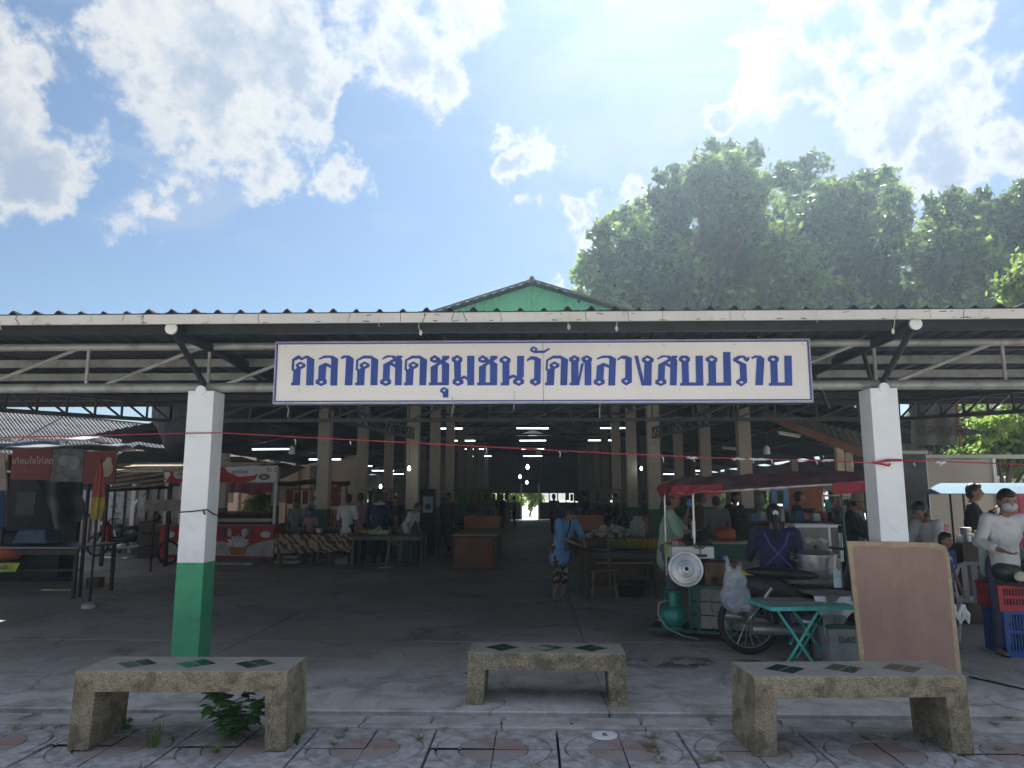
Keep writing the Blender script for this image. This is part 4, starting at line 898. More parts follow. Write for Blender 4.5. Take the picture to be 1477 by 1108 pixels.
# woman in the blue T-shirt
A = person('woman in oversized light blue T-shirt and patterned shorts looking into her black shoulder bag', gp(808, 866), R(42), 1.46, R(22), topm=cblue, botm=cpatt, bot='shorts', skinm=skin,
    arms={1: ((.06, -.10, -.24), (-.08, -.30, -.34)), -1: ((-.05, -.08, -.26), (.10, -.30, -.36))}, head=(R(38), 0), vox=.010, sleeve=.85, wide=1.12, hem=-.17)
H, J, up, K, hip, s = t_info[A.name]
p = up((.03, -.26, .02)); w = J[1][2]
MB().box(hip+V((.0, -.27, .06)), (.26, .09, .17), (R(8), 0, R(-8)), .85).build('handbag', black, A, bevel=.03)
MB().path([hip+V((-.10, -.25, .13)), up((-.07, -.14, .30)), up((-.05, -.13, .42)), up((.02, -.02, .545)), up((.10, .11, .40)), up((.16, .08, .15)), hip+V((.12, -.22, .12))], .011, 6).build('bag_strap', black, A, True)
# woman in mint, cup raised
B = person('woman in mint green T-shirt with long ponytail holding a blue cup to her face', (gr(962, 888).x, 9.9, 0), R(78), 1.60, R(4), topm=cmint, botm=cgrey, hair='pony', skinm=skin,
    arms={1: ((.03, -.18, -.20), (-.06, -.24, .03)), -1: ((-.03, -.12, -.25), (.03, -.30, -.22))}, vox=.010, sleeve=.8, hem=-.12)
H, J, up, K, hip, s = t_info[B.name]
MB().lathe([(.001, 0), (.045, .0), (.058, .09), (.052, .088), (.001, .02)], H(-.0, -.20, -.03), 16, Euler((R(100), 0, 0)).to_matrix()).build('blue_cup', mat('sky_plastic', (.08, .30, .60), .4), B, True)
# person with blue hat behind her
# seller seen from behind, seated
Cp = (at(1118, 800, 8.35).x, 8.35, 0)
C_s = person('seller in navy blouse with purple apron straps seated with her back to the street', Cp, R(172), 1.62, R(-6), sit=True, seat=.58, topm=cnavy, botm=cblack, hair='pony', skinm=skin, wide=1.22,
    arms={1: ((.05, -.12, -.25), (.02, -.34, -.30)), -1: ((-.06, -.10, -.26), (-.02, -.32, -.34))}, vox=.010, sleeve=.7, hem=-.10)
H, J, up, K, hip, s = t_info[C_s.name]
ap = mat('purple_strap', (.07, .06, .30), .7)
for e in (-1, 1): MB().path([up((e*.13, .095, .50)), up((e*.08, .138, .38)), up((0, .155, .28)), up((-e*.10, .150, .18)), up((-e*.17, .11, .10))], .012, 6).build('apron_strap', ap, C_s, True)
MB().lathe([(.012, -.006), (.03, -.006), (.03, .006), (.012, .006)], H(0, .13, .03), 12, Euler((R(80), 0, 0)).to_matrix()).build('hair_tie', whitep, C_s, True)
MB().lathe([(.16, .0), (.16, .04), (.001, .05)], (0, 0, .52), 16).build('stool_seat', blue, C_s, True)
for a_ in range(4): MB().tube((.11*cos(a_*pi/2+.8), .11*sin(a_*pi/2+.8), .52), (.15*cos(a_*pi/2+.8), .15*sin(a_*pi/2+.8), 0), .015).build('stool_leg', blue, C_s, True)
# man in a khaki bucket hat
D_s = person('man in black with a khaki bucket hat behind the food cart', (at(1222, 800, 10.2).x, 10.2, 0), R(60), 1.60, R(12), topm=cblack, botm=cblack, skinm=skin, vox=.013, sleeve=1.8, head=(R(15), 0),
    arms={1: ((.05, -.12, -.24), (0, -.32, -.30)), -1: ((-.05, -.12, -.24), (0, -.32, -.30))})
H, J, up, K, hip, s = t_info[D_s.name]
MB().lathe([(.14, -.02), (.135, -.005), (.098, .03), (.09, .10), (.06, .125), (.001, .13)], H(0, .0, .03), 18).build('bucket_hat', mat('khaki', (.26, .25, .17), .8, 0, .2, 20), D_s, True)
# people at the right edge
E_s = person('vendor in white blouse and white face mask bending over the gourds', (at(1455, 800, 7.65).x, 7.75, 0), R(-6), 1.62, R(14), topm=cwhite, botm=cjean, skinm=skin, wide=1.02, vox=.010, sleeve=1.65, hair='bun',
    arms={1: ((.10, -.10, -.22), (.0, -.34, -.28)), -1: ((-.14, -.08, -.23), (-.02, -.32, -.30))}, head=(R(4), 0))
H, J, up, K, hip, s = t_info[E_s.name]
q = MB(); q.ell(H(0, -.052, -.046), (.073*s, .068*s, .055*s), 14); q.ell(H(0, -.094, -.030), (.022, .020, .026), 10); o = q.build('face_mask', mat('mask_grey', (.52, .53, .56), .8), E_s, True); remesh(o, .008, 3)
F_s = person('person with short dark hair in white shirt stooping beside the pink bucket', (at(1362, 800, 9.2).x, 9.3, 0), R(-70), 1.52, R(20), topm=cwhite, botm=cgrey, skinm=skin, vox=.012, hair='bob', head=(R(18), 0), sleeve=.8,
    arms={1: ((.05, -.10, -.25), (0, -.30, -.36)), -1: ((-.05, -.10, -.25), (0, -.28, -.38))})
G_s = person('boy in blue and white patterned shirt standing behind the plywood board', (at(1362, 850, 8.1).x, 8.1, 0), R(28), 1.16, R(5), topm=mat('boy_shirt', (.04, .09, .32), .8, 0, .1, 14, .3, 12, col2=(.45, .48, .55), thresh=(.54, .57)), botm=cblack, bot='shorts', skinm=skin, vox=.009, wide=.95)
H_s = person('young man in black hoodie leaning by the blue awning poles', (at(1410, 800, 10.6).x, 10.6, 0), R(55), 1.70, R(0), topm=cblack, botm=cblack, skinm=skin, vox=.012, sleeve=1.9,
    arms={1: ((.06, -.10, -.24), (-.12, -.22, -.06)), -1: ((-.06, -.05, -.25), (.02, -.24, -.18))})
# left group at the stalls
def by(px, d, ): return (at(px, 760, d).x, d, 0)
I_s = person('woman in white blouse seen from behind at the patterned cloth table', by(501, 17.0), R(175), 1.58, 0, topm=cwhite, botm=cblack, hair='bun', vox=.014, sleeve=.7)
person('person in faded pink shirt seen from behind beside the white blouse', by(519, 17.6), R(190), 1.60, 0, topm=cpink, botm=cblack, vox=.014, sleeve=.8)
J_s = person('man in navy jacket with broad white collar seen from behind', by(547, 17.0), R(180), 1.66, 0, topm=cnavy, botm=cblack, vox=.014, sleeve=1.9, wide=1.3)
H, J, up, K, hip, s = t_info[J_s.name]; MB().ell(up((0, .02, .50)), (.17, .10, .035), 12).build('collar', cwhite, J_s, True)
person('woman in pale blue top behind the left bottle counter', by(425, 19.5), R(20), 1.45, 0, topm=cloth('pale', (.35, .42, .42)), botm=cgrey, vox=.016, hair='bob', crowd=True)
person('vendor in bright blue shirt at the garland stall', by(450, 20), R(10), 1.48, 0, topm=cloth('azure', (.12, .28, .55)), botm=cgrey, vox=.016, crowd=True)
person('child in pink top seated at the patterned cloth table', by(448, 17.9), R(10), 1.25, R(10), topm=cpink, botm=cgrey, vox=.014, crowd=True)
person('person in white shirt leaning forward half hidden by the left inner column', by(583, 17.2), R(65), 1.5, R(35), topm=cwhite, botm=cgrey, vox=.014, crowd=True)
# shoppers deep in the hall
tops = [cblack, cbrown, cgrey, cnavy, cloth('plum', (.10, .05, .08)), cloth('olive', (.08, .09, .05)), cloth('dull_red', (.22, .05, .05)), cloth('ash', (.22, .22, .23))]
crowd = [(568, 20, 'dark shopper standing just left of the left inner column'), (572, 24, 'shopper in brown behind the left inner column'), (612, 21, 'shopper in dark clothes right of the left inner column'), (634, 24, 'shopper in navy near the notice board'),
    (650, 20.5, 'shopper with bag walking behind the low brown cabinet'), (668, 26, 'shopper behind the orange counter back, left one'), (690, 29, 'shopper behind the orange counter back, middle one'), (706, 24, 'shopper behind the orange counter back, right one'), (722, 33, 'small dark shopper left of the aisle'),
    (742, 38, 'distant figure in the central aisle before the bright gate'), (800, 30, 'shopper standing right of the central aisle'), (845, 24, 'vendor behind the heap of garlic'), (870, 27, 'stout vendor in dull red behind the banana table'), (893, 22, 'vendor in brown behind the bananas'), (918, 25, 'shopper beside the right inner column'),
    (1035, 13.5, 'cook in dark brown behind the metal tray counter'), (1058, 15, 'shopper in plum behind the cart awning'), (1004, 14.5, 'woman in patterned dress behind the cart counter'), (1150, 14.5, 'shopper in dark shirt by the blue posts'), (1178, 16, 'seated shopper by the orange wall panel')]
for i, (px, d, lb) in enumerate(crowd):
    x = by(px, d); p_ = person(lb, x, R(random.choice((170, 190, 20, -30, 90, -80))), random.uniform(1.5, 1.66), R(random.uniform(0, 12)), topm=tops[i % 8], botm=tops[(i*3+1) % 4], vox=.02, crowd=True,
        hair=random.choice(('short', 'bob', 'bun')), sleeve=random.choice((.7, 1.8)), skinm=skin)
p_ = person('grey haired woman facing away behind the seller at the cart', by(1097, 12.5), R(160), 1.58, R(4), topm=cloth('taupe', (.16, .13, .11)), botm=cgrey, vox=.014, crowd=True, hair='bob', hairmat=hairg)

# ------------------------------------------------------------ benches
tileg = mat('glazed_green_tile', (.008, .055, .04), .12, 0, .5, 30, .02, spec=.7)
def bench(label, loc, rz, L_, Hh, Dp, style):
    t = thing('bench', label, 'bench', loc, rz, 'washed gravel benches'); th, lw = .125, .125
    ch = .014; pr = [(-Dp/2, Hh-th), (-Dp/2, Hh-ch), (-Dp/2+ch*.4, Hh-ch*.3), (-Dp/2+ch, Hh), (Dp/2-ch, Hh), (Dp/2-ch*.4, Hh-ch*.3), (Dp/2, Hh-ch), (Dp/2, Hh-th)]
    top = MB().prism([(-L_/2, y, z) for y, z in pr][::-1], (L_, 0, 0)).build('seat', gravelm, t)
    for e in (-1, 1):
        q = MB(); x0_, x1_ = e*(L_/2), e*(L_/2-lw)
        pts = [(x0_+e*.012, 0), (x0_, Hh-th), (x1_-e*.01, Hh-th), (x1_+e*.005, 0)]
        if e > 0: pts = pts[::-1]
        q.prism([(x, -Dp/2, z) for x, z in pts], (0, Dp, 0)); q.build('leg', gravelm, t)
    for gx in (-L_*.29, 0, L_*.29):
        for i in (-1, 1):
            for j in (-1, 1):
                r = .062; cx_, cy_ = ((i+j)/2*(r+.007), (i-j)/2*(r+.007))
                q = MB(); q.prism([(gx+cx_-r, cy_, Hh-.004), (gx+cx_, cy_-r, Hh-.004), (gx+cx_+r, cy_, Hh-.004), (gx+cx_, cy_+r, Hh-.004)], (0, 0, .0062))
                o = q.build('inlay_tile', tileg, t)
    return t
a, b = gr(97, 1079), gr(412, 1080); L_ = (b-a).length
rz = math.atan2(b.y-a.y, b.x-a.x); dp = .44; nrm = V((-sin(rz), cos(rz), 0))
def hgt(px, py, base): return at(px, py, base.y).z
c_ = (a+b)/2+nrm*dp/2; bench('gravel bench in front of the green based pillar with weeds growing under it', (c_.x, c_.y, -.012), rz, L_-.02, hgt(105, 968, a)+.012, dp, 0)
a, b = gr(1090, 1088), gr(1405, 1085); L2 = (b-a).length; rz = math.atan2(b.y-a.y, b.x-a.x); nrm = V((-sin(rz), cos(rz), 0))
c_ = (a+b)/2+nrm*dp/2; bench('gravel bench before the leaning plywood board and turquoise table', (c_.x, c_.y, -.012), rz, L2-.02, hgt(1400, 975, b)+.012, dp, 0)
a, b = gr(672, 1017), gr(906, 1020); rz = math.atan2(b.y-a.y, b.x-a.x); nrm = V((-sin(rz), cos(rz), 0)); c_ = (a+b)/2+nrm*.2
bench('smaller gravel bench with dark diamond tiles standing on the concrete in the middle', (c_.x, c_.y, 0), rz, (b-a).length-.02, hgt(673, 941, a), .40, 1)
# weeds
def leafplant(label, base, n, hgt_, spread, seed, size):
    rnd = random.Random(seed); t = thing('weed', label, 'weed', base); st = MB(); lf = MB(); base = V((0, 0, 0))
    for _ in range(n):
        a = rnd.uniform(0, 2*pi); e = V((cos(a)*spread*rnd.uniform(.3, 1), sin(a)*spread*.6*rnd.uniform(.2, 1), hgt_*rnd.uniform(.45, 1))); m_ = e*.5+V((0, 0, hgt_*.15))
        st.path([base, m_, e], [.004, .003, .0015], 5)
        for k in range(9):
            f = .25+.75*k/8; p = (m_*(1-f)+e*f) if f > .5 else m_*f*2*.9
            an = rnd.uniform(0, 2*pi); L3 = size*rnd.uniform(.6, 1.2); d = V((cos(an), sin(an), rnd.uniform(-.5, .15))).normalized(); sd_ = d.cross(V((0, 0, 1))).normalized(); dn = V((0, 0, -.35))
            lf.add([p, p+d*L3*.2+sd_*L3*.36+dn*L3*.1, p+d*L3*.55+sd_*L3*.40+dn*L3*.2, p+d*L3*.72+sd_*L3*.14+dn*L3*.25, p+d*L3*1.05+dn*L3*.5, p+d*L3*.72-sd_*L3*.14+dn*L3*.25, p+d*L3*.55-sd_*L3*.40+dn*L3*.2, p+d*L3*.2-sd_*L3*.36+dn*L3*.1, p+d*L3*.5], [(0, 1, 2, 8), (8, 2, 3, 4), (8, 4, 5, 6), (8, 6, 7, 0)])
    st.build('stem', mat('weed_stem', (.10, .12, .05), .7), t, True); lf.build('leaves', leafP, t, kind='stuff'); return t
p = gr(333, 1068); leafplant('leafy green weed climbing up beside the right leg of the left bench', (p.x, p.y+.05, -.02), 19, .38, .27, 5, .10)
p = gr(395, 1052); leafplant('leafy weed sprig close behind the leg of the left bench', (p.x, p.y+.05, -.02), 7, .34, .12, 6, .06)
p = gr(184, 1048); leafplant('small weed at the inside foot of the left bench', (p.x, p.y, -.02), 4, .09, .06, 8, .04)
p = gr(423, 1066); leafplant('small weed at the outer foot of the left bench', (p.x, p.y, -.02), 4, .08, .06, 9, .04)
def tuft(q, p, n, h, sp, rnd):
    for _ in range(n):
        a = rnd.uniform(0, 2*pi); b_ = V(p)+V((cos(a), sin(a), 0))*sp*rnd.uniform(0, .5); e = b_+V((cos(a)*sp, sin(a)*sp, h))*rnd.uniform(.4, 1); w = V((-sin(a), cos(a), 0))*.0018
        m_ = (b_+e)/2+V((0, 0, h*.18)); q.add([b_-w, b_+w, m_+w*.8, m_-w*.8, e], [(0, 1, 2, 3), (3, 2, 4)])
rnd = random.Random(4); q = MB()
grassm = mat('weed_grass', (.15, .24, .07), .8, 0, .4, 9, 0, trans=.3); dry = mat('dry_grass', (.22, .20, .11), .9, 0, .4, 9, 0)
tuft(q, gr(220, 1078), 60, .15, .07, rnd); tuft(q, gr(312, 1085), 70, .05, .07, rnd); tuft(q, gr(228, 1074), 25, .19, .05, rnd)
for px, py in ((60, 1047), (85, 1046), (20, 1048), (1250, 1062), (1290, 1063), (1330, 1066), (1440, 1078), (1455, 1032), (205, 1105), (605, 1062), (640, 1050), (482, 1070), (490, 1060), (500, 1050)):
    tuft(q, gr(px, py)+V((0, 0, -.02)), 26, .035, .05, rnd)
for k in range(60): tuft(q, gr(rnd.uniform(0, 1477), rnd.choice((1048.5, 1049.5, 1050)))+V((0, 0, -.03)), 10, .02, .04, rnd)
q.build('grass', grassm, kind='stuff')
q = MB(); 
for px, py, n_ in ((938, 1072, 90), (945, 1080, 60), (935, 1060, 50), (1030, 1092, 120), (1012, 1096, 60), (950, 1095, 50), (770, 1100, 30), (1380, 1070, 40)): tuft(q, gr(px, py)+V((0, 0, -.02)), n_, .03, .07, rnd)
q.build('dry_grass', dry, kind='stuff')
rnd = random.Random(9); q = MB()
for k in range(420):
    px = rnd.uniform(0, 1477); py = rnd.choice((rnd.uniform(1048, 1108), 1049, 1053, rnd.gauss(1075, 10))); p = gr(px, min(max(py, 1032), 1108)); r_ = rnd.uniform(.002, .006)
    q.ell((p.x, p.y, -.006), (r_, r_*.8, r_*.6), 5)
q.build('gravel', kerbm, kind='stuff')

# ------------------------------------------------------------ plywood board
t = thing('plywood_board', 'big reddish brown plywood board with worn pale edges leaning on the right pillar', 'board', gr(1300, 972))
ply = mat('plywood_face', (.32, .20, .16), .7, 0, .11, 6, .15, 60, dirt=.4, dcol=(.42, .31, .26), ds=4, stretch=(1, 1, .4), dlo=.56, dhi=.72)
plye = mat('plywood_edge', (.44, .34, .21), .8, 0, .2, 5, .3, 50, dirt=.6, dcol=(.34, .22, .14), ds=5)
def bp(px, py):   # board plane: foot at y=6.36, top against the pillar at y=6.575
    r = ray(px, py); zt_ = at(1300, 781, 6.575).z; k = (6.575-6.36)/zt_   # y = 6.36 + k z
    s_ = (6.36+k*C0.z)/(r.y-k*r.z); return C0+r*s_
outl = [(1244, 985), (1222, 781), (1350, 783), (1364, 788), (1369, 800), (1389, 988)]
lo_ = min(bp(x, y).z for x, y in outl)
inn = [(1251, 984), (1229, 788), (1346, 790), (1360, 795), (1364, 808), (1381, 984)]
MB().prism([bp(*p) for p in outl], (0, .018, .003)).build('edge', plye, t, world=True)
q = MB(); rr = random.Random(2); P2 = []
for (x0_, y0_), (x1_, y1_) in zip(inn, inn[1:]+inn[:1]):
    for i in range(8): f = i/8; P2.append(bp(x0_+(x1_-x0_)*f+rr.uniform(-1.2, 1.2), y0_+(y1_-y0_)*f+rr.uniform(-1.2, 1.2))+V((0, -.003, 0)))
q.prism(P2, (0, .004, 0)); q.build('face', ply, t, world=True)
# ------------------------------------------------------------ helpers for furniture
def table(label, cx, y0, y1, x0, x1, h, topmat, legmat, cat='table', th=.03, lr=.025, group=None, name='table', rail=True):
    t = thing(name, label, cat, ((x0+x1)/2, (y0+y1)/2, 0), 0, group)
    MB().box(((x0+x1)/2, (y0+y1)/2, h-th/2), (x1-x0, y1-y0, th)).build('tabletop', topmat, t, world=True, bevel=.004)
    for x in (x0+.06, x1-.06):
        for y in (y0+.06, y1-.06): MB().box((x, y, (h-th)/2), (lr*2, lr*2, h-th)).build('leg', legmat, t, world=True)
    if rail:
        MB().box(((x0+x1)/2, y0+.06, h-th-.05), (x1-x0-.12-2*lr, .03, .08)).build('apron_rail', legmat, t, world=True)
    return t
def PX(px, Y): return at(px, 700, Y).x
def PZ(py, Y, px=738): return at(px, py, Y).z
def heap(q, c, r, n, s, seed=1, sq=.6):
    rnd = random.Random(seed)
    for _ in range(n):
        a, d = rnd.uniform(0, 2*pi), rnd.random()**.5; z = (1-d)*r*sq
        q.ell((c[0]+cos(a)*d*r, c[1]+sin(a)*d*r*.7, c[2]+z*rnd.uniform(.5, 1)+s*.5), (s*rnd.uniform(.7, 1.2), s*rnd.uniform(.7, 1.1), s*rnd.uniform(.6, 1)), 7)
    return q
def crate(label, c, d, m, name='crate', cat='crate', group=None, slats=3, rz=0, holes=True):
    """plastic crate: walls made of slats between corner posts"""
    t = thing(name, label, cat, c, rz, group); w, l, h = d; b = MB()
    b.box((0, 0, .012), (w*.9, l*.9, .02)); b.build('bottom', m, t)
    for e in (-1, 1):
        q = MB(); q.box((0, e*l/2, h-.015), (w+.02, .03, .03)); q.box((0, e*l/2*.95, .03), (w*.92, .02, .06)); q.box((0, e*l/2*.975, h*.55), (w*.96, .012, .03))
        for i in range(int(w/.028)): q.box((-w*.45+w*.9*i/(int(w/.028)-1), e*l/2*.975, h*.5), (.011, .010, h-.06))
        q.build('side_wall', m, t)
        q = MB(); q.box((e*w/2, 0, h-.015), (.03, l-.03, .03)); q.box((e*w/2*.95, 0, .03), (.02, l*.88, .06)); q.box((e*w/2*.975, 0, h*.55), (.012, l*.9, .03))
        for i in range(int(l/.028)): q.box((e*w/2*.975, -l*.43+l*.86*i/(int(l/.028)-1), h*.5), (.010, .011, h-.06))
        q.build('end_wall', m, t)
        for e2 in (-1, 1): b = MB().box((e*w/2*.97, e2*l/2*.97, h/2), (.03, .03, h)).build('corner', m, t)
    return t
def motorbike(label, loc, rz, body, accent=None, group=None, tilt=.08):
    t = thing('motorbike', label, 'motorbike', loc, rz, group)      # nose towards local -x
    wr = .29
    for x in (-.62, .62):
        c = (x, 0, wr+.0); Mx = Euler((pi/2, 0, 0)).to_matrix()
        w = link('wheel', None, t); w.location = c
        q = MB(); prof = [(wr-.045+.04*sin(a)*1.0+.0, .028*cos(a)) for a in [i*2*pi/10 for i in range(11)]]
        n = 30; vs = []; fs = []
        for j in range(10):
            a = 2*pi*j/10; rr, zz = wr-.035+.035*cos(a), .032*sin(a); vs.append((rr, zz))
        q.v = [(rr*cos(2*pi*i/n), zz, rr*sin(2*pi*i/n)) for rr, zz in vs for i in range(n)]
        q.f = [(j*n+i, j*n+(i+1) % n, ((j+1) % 10)*n+(i+1) % n, ((j+1) % 10)*n+i) for j in range(10) for i in range(n)]; q.mi = [0]*len(q.f)
        q.build('tyre', rubber, w, True)
        q = MB(); ri = wr-.066; 
        q.v = [(rr*cos(2*pi*i/n), zz, rr*sin(2*pi*i/n)) for rr, zz in ((ri, -.018), (ri+.014, -.018), (ri+.014, .018), (ri, .018)) for i in range(n)]
        q.f = [(j*n+i, j*n+(i+1) % n, ((j+1) % 4)*n+(i+1) % n, ((j+1) % 4)*n+i) for j in range(4) for i in range(n)]; q.mi = [0]*len(q.f)
        q.build('rim', whitep if accent == 'cart' else steel, w, True)
        q = MB()
        for i in range(18): a = 2*pi*i/18; q.tube((.03*cos(a+.5), .012*(-1)**i, .03*sin(a+.5)), (ri*cos(a), 0, ri*sin(a)), .0028, n=4)
        q.tube((0, -.05, 0), (0, .05, 0), .035, n=12); q.build('hub_and_spokes', steel, w)
    def P(x, y, z): return (x, y, z)
    MB().path([P(-.62, .06, wr), P(-.50, .06, .55), P(-.42, .03, .86)], .018, 8).build('fork', steel, t, True); MB().path([P(-.62, -.06, wr), P(-.50, -.06, .55), P(-.42, -.03, .86)], .018, 8).build('fork', steel, t, True)
    q = MB(); q.ell((-.40, 0, .74), (.09, .13, .17), 12, (0, R(-20), 0)); q.ell((-.36, 0, .50), (.07, .17, .20), 12, (0, R(-12), 0)); o = q.build('leg_shield', accent if accent and accent != 'cart' else body, t, True); remesh(o, .018)
    q = MB(); q.cone((-.25, 0, .42), (.25, 0, .48), .09, .11, 10); q.ell((.45, 0, .60), (.30, .11, .11), 12, (0, R(-12), 0)); q.cone((.2, 0, .5), (.35, 0, .62), .10, .10); o = q.build('body', body, t, True); remesh(o, .02)
    q = MB(); q.ell((.28, 0, .74), (.36, .12, .055), 14, (0, R(-4), 0)); q.build('saddle', black, t, True)
    MB().ell((-.60, 0, .50), (.14, .05, .13), 12, (0, R(20), 0)).build('front_mudguard', body, t, True)
    MB().ell((.66, 0, .57), (.17, .05, .06), 12, (0, R(-8), 0)).build('rear_mudguard', black, t, True)
    q = MB(); q.ell((0, 0, .30), (.17, .12, .10), 12); q.box((-.1, 0, .28), (.16, .16, .12)); q.build('engine', steel, t, True)
    MB().path([P(-.1, -.12, .26), P(.15, -.15, .24), P(.28, -.15, .26)], .022, 8).build('exhaust_pipe', steel, t, True)
    MB().tube((.26, -.15, .26), (.82, -.16, .34), .048, .055, n=14).build('silencer', steel, t, True)
    MB().path([P(-.30, .34, .96), P(-.40, .2, .95), P(-.42, 0, .90), P(-.40, -.2, .95), P(-.30, -.34, .96)], .013, 8).build('handlebar', black, t, True)
    MB().ell((-.52, 0, .86), (.07, .08, .075), 12).build('headlight', glass if False else whitep, t, True)
    for e in (-1, 1):
        MB().path([P(-.38, e*.24, .96), P(-.40, e*.28, 1.10)], .006, 6).build('mirror_stem', black, t, True)
        MB().ell((-.40, e*.29, 1.14), (.02, .055, .042), 10).build('mirror', black, t, True)
    MB().tube((.1, .12, .28), (.16, .32, .01), .012, n=6).build('kickstand', black, t, True)
    q = MB(); q.tube((.62, .06, .33), (.42, .12, .62), .022, n=8); q.tube((.62, -.06, .33), (.42, -.12, .62), .022, n=8); q.build('shock_absorbers', steel, t, True); return t

# ------------------------------------------------------------ left: dark stall
Y = 11.6
t = thing('market_stall', 'dark shuttered chicken stall with a dim red sign and sagging tarpaulins', 'stall', (PX(60, Y), Y, 0))
xa, xb = PX(-150, Y), PX(160, Y)
zt, zb2 = PZ(641, Y), PZ(688, Y)
for i, (pa, pb, m, s) in enumerate(((14, 72, 'r', 0), (72, 119, 'g', 0), (119, 166, 'r', 0))):
    y_ = Y-.15; a, b = PX(pa, y_), PX(pb, y_); dz = (pb-14)*.0007
    MB().box(((a+b)/2, y_, (zt+zb2)/2-dz), (b-a-.01, .03, zt-zb2)).build('sign_panel', mat('dim_red', (.16, .02, .025), .6, 0, .1, 4) if m == 'r' else mat('photo_grey', (.10, .10, .11), .6, 0, .5, 7), t, world=True)
dw = mat('dim_white', (.45, .42, .38), .7)
lettering('เทียมใจไก่สด', at(17, 669, Y-.17), (1, 0, 0), (0, 0, 1), .092, dw, t)
lettering('088-4324631', at(30, 681, Y-.17), (1, 0, 0), (0, 0, 1), .052, mat('dim_orange', (.4, .14, .06), .7), t)
q = MB(); c0 = at(154, 676, Y-.18); q.ell(c0, (.10, .012, .13), 12); q.ell(c0+V((.02, 0, .13)), (.05, .012, .055), 10); q.ell(c0+V((-.07, 0, -.02)), (.06, .012, .04), 10); q.build('hen_picture', mat('hen_cream', (.35, .3, .22), .7), t, True, True)
q = MB(); c0 = at(95, 664, Y-.17); q.ell(c0, (.12, .01, .09), 12); q.ell(c0+V((.14, 0, -.04)), (.09, .01, .12), 10); q.build('photo_print', mat('print_pale', (.2, .2, .21), .7), t, True, True)
roofm = mat('stall_roof', (.10, .11, .13), .7, 0, .4, 3, .4)
q = MB(); A, B, C_, D_ = V((-14, 15.2, 2.6)), V((PX(200, 15), 15.2, 2.5)), V((PX(163, 10.75), 10.75, PZ(641, 10.75))), V((-13, 10.7, PZ(633, 10.7)))
q.grid(lambda u, v: (A*(1-u)+B*u)*(1-v)+(D_*(1-u)+C_*u)*v+V((0, 0, .03*sin(u*23+v*5)+.02*sin(v*11))), 30, 8, (0, 0, -.02)); q.build('roof', roofm, t, True, True)
q = MB(); q.grid(lambda u, v: D_*(1-u*.88)+C_*u*.88+V((0, -.03-.02*sin(u*40), .03-.05*v-.02*sin(u*31))), 60, 3, (0, .008, 0)); q.build('blue_tarp_edge', mat('blue_tarp', (.03, .09, .25), .5), t, True, True)
q = MB(); rnd = random.Random(3)
for k in range(16):
    f = rnd.random(); p = D_*(1-f)+C_*f; q.box(p+V((0, rnd.uniform(0, .4), .06+rnd.uniform(0, .05))), (rnd.uniform(.15, .5), .3, .03), (rnd.uniform(-.2, .2), rnd.uniform(-.15, .15), rnd.uniform(-.6, .6)))
q.build('roof_rubbish', mat('rubbish_white', (.45, .45, .48), .7, 0, .5, 3), t, world=True, kind='stuff')
for px, yy in ((10, Y), (128, Y+.1), (-80, Y)): MB().tube((PX(px, yy), yy, 0), (PX(px, yy), yy, 2.2), .03).build('post', darkst, t, True, True)
# sagging black tarp
q = MB(); P0, P1, P2, P3 = at(52, 692, Y+.3), at(112, 693, Y+.3), at(132, 745, Y+.1), at(80, 765, Y)
q.grid(lambda u, v: (P0*(1-u)+P1*u)*(1-v)+(P3*(1-u)+P2*u)*v+V((0, .05*sin(u*9+v*3)+.015*sin(v*12), 0)), 18, 14, (0, .01, 0)); q.build('hanging_tarp', tarpd, t, True, True)
MB().box(((-13+PX(118, Y+2.2))/2, Y+2.2, 1.1), (13+PX(118, Y+2.2), .06, 2.2)).build('back_panel', mat('back_dark', (.03, .03, .033), .8), t, world=True)
q = MB(); p = at(32, 735, Y); q.box((PX(40, Y+1.6), Y+1.6, PZ(728, Y)), (.35, .03, .4)); q.build('notice', mat('notice_grey', (.08, .08, .08), .8), t, world=True)
q = MB()
for px in (2, 4.5, 8): q.path([at(px-3, 655, Y-.8), at(px+1, 700, Y-.8), at(px-1, 760, Y-.8)], .02, 6)
q.build('hanging_strings', mat('pale_string', (.35, .28, .24), .8), t, True, True)
q = MB(); q.grid(lambda u, v: at(-30+40*u, 715+52*v-8*u, Y-.9)+V((0, .1*sin(u*12), 0)), 8, 8, (0, .01, 0)); q.build('blue_cloth', mat('navy_cloth', (.03, .07, .17), .8, 0, .2, 4, .5), t, True, True)
MB().path([at(-90, 700, 7.2), at(88, 603, 7.6)], .006, 6).build('stay_wire', mat('stay', (.2, .2, .2), .6), t, True, True)
# table in front
p0, p1 = gr(30, 864), gr(123, 850); yt = p0.y
t = table('low dark table in front of the shuttered stall with tarpaulins heaped on it', 0, yt-.05, yt+1.1, PX(-260, yt), PX(124, yt), PZ(790, yt), mat('table_metal', (.12, .13, .15), .35, .3, .2, 3), woodd)
MB().box((PX(75, yt), yt+.1, .42), (PX(120, yt)-PX(35, yt), .04, .04)).build('rail', woodd, t, world=True)
MB().box((PX(78, yt+.5), yt+.5, .5), (PX(120, yt)-PX(56, yt), .5, .42)).build('cupboard', mat('cup_dark', (.02, .02, .02), .7), t, world=True)
zt = PZ(789, yt)
q = MB(); q.box((PX(60, yt+.4), yt+.45, zt+.13), (.62, .5, .25), None, .7); o = q.build('folded_tarp', mat('bluegrey_tarp', (.06, .10, .15), .5, 0, .3, 3, .6, 12), None, True); remesh(o, .03, 6); tag(o, 'folded blue grey tarpaulin lying on the low dark table', 'tarpaulin')
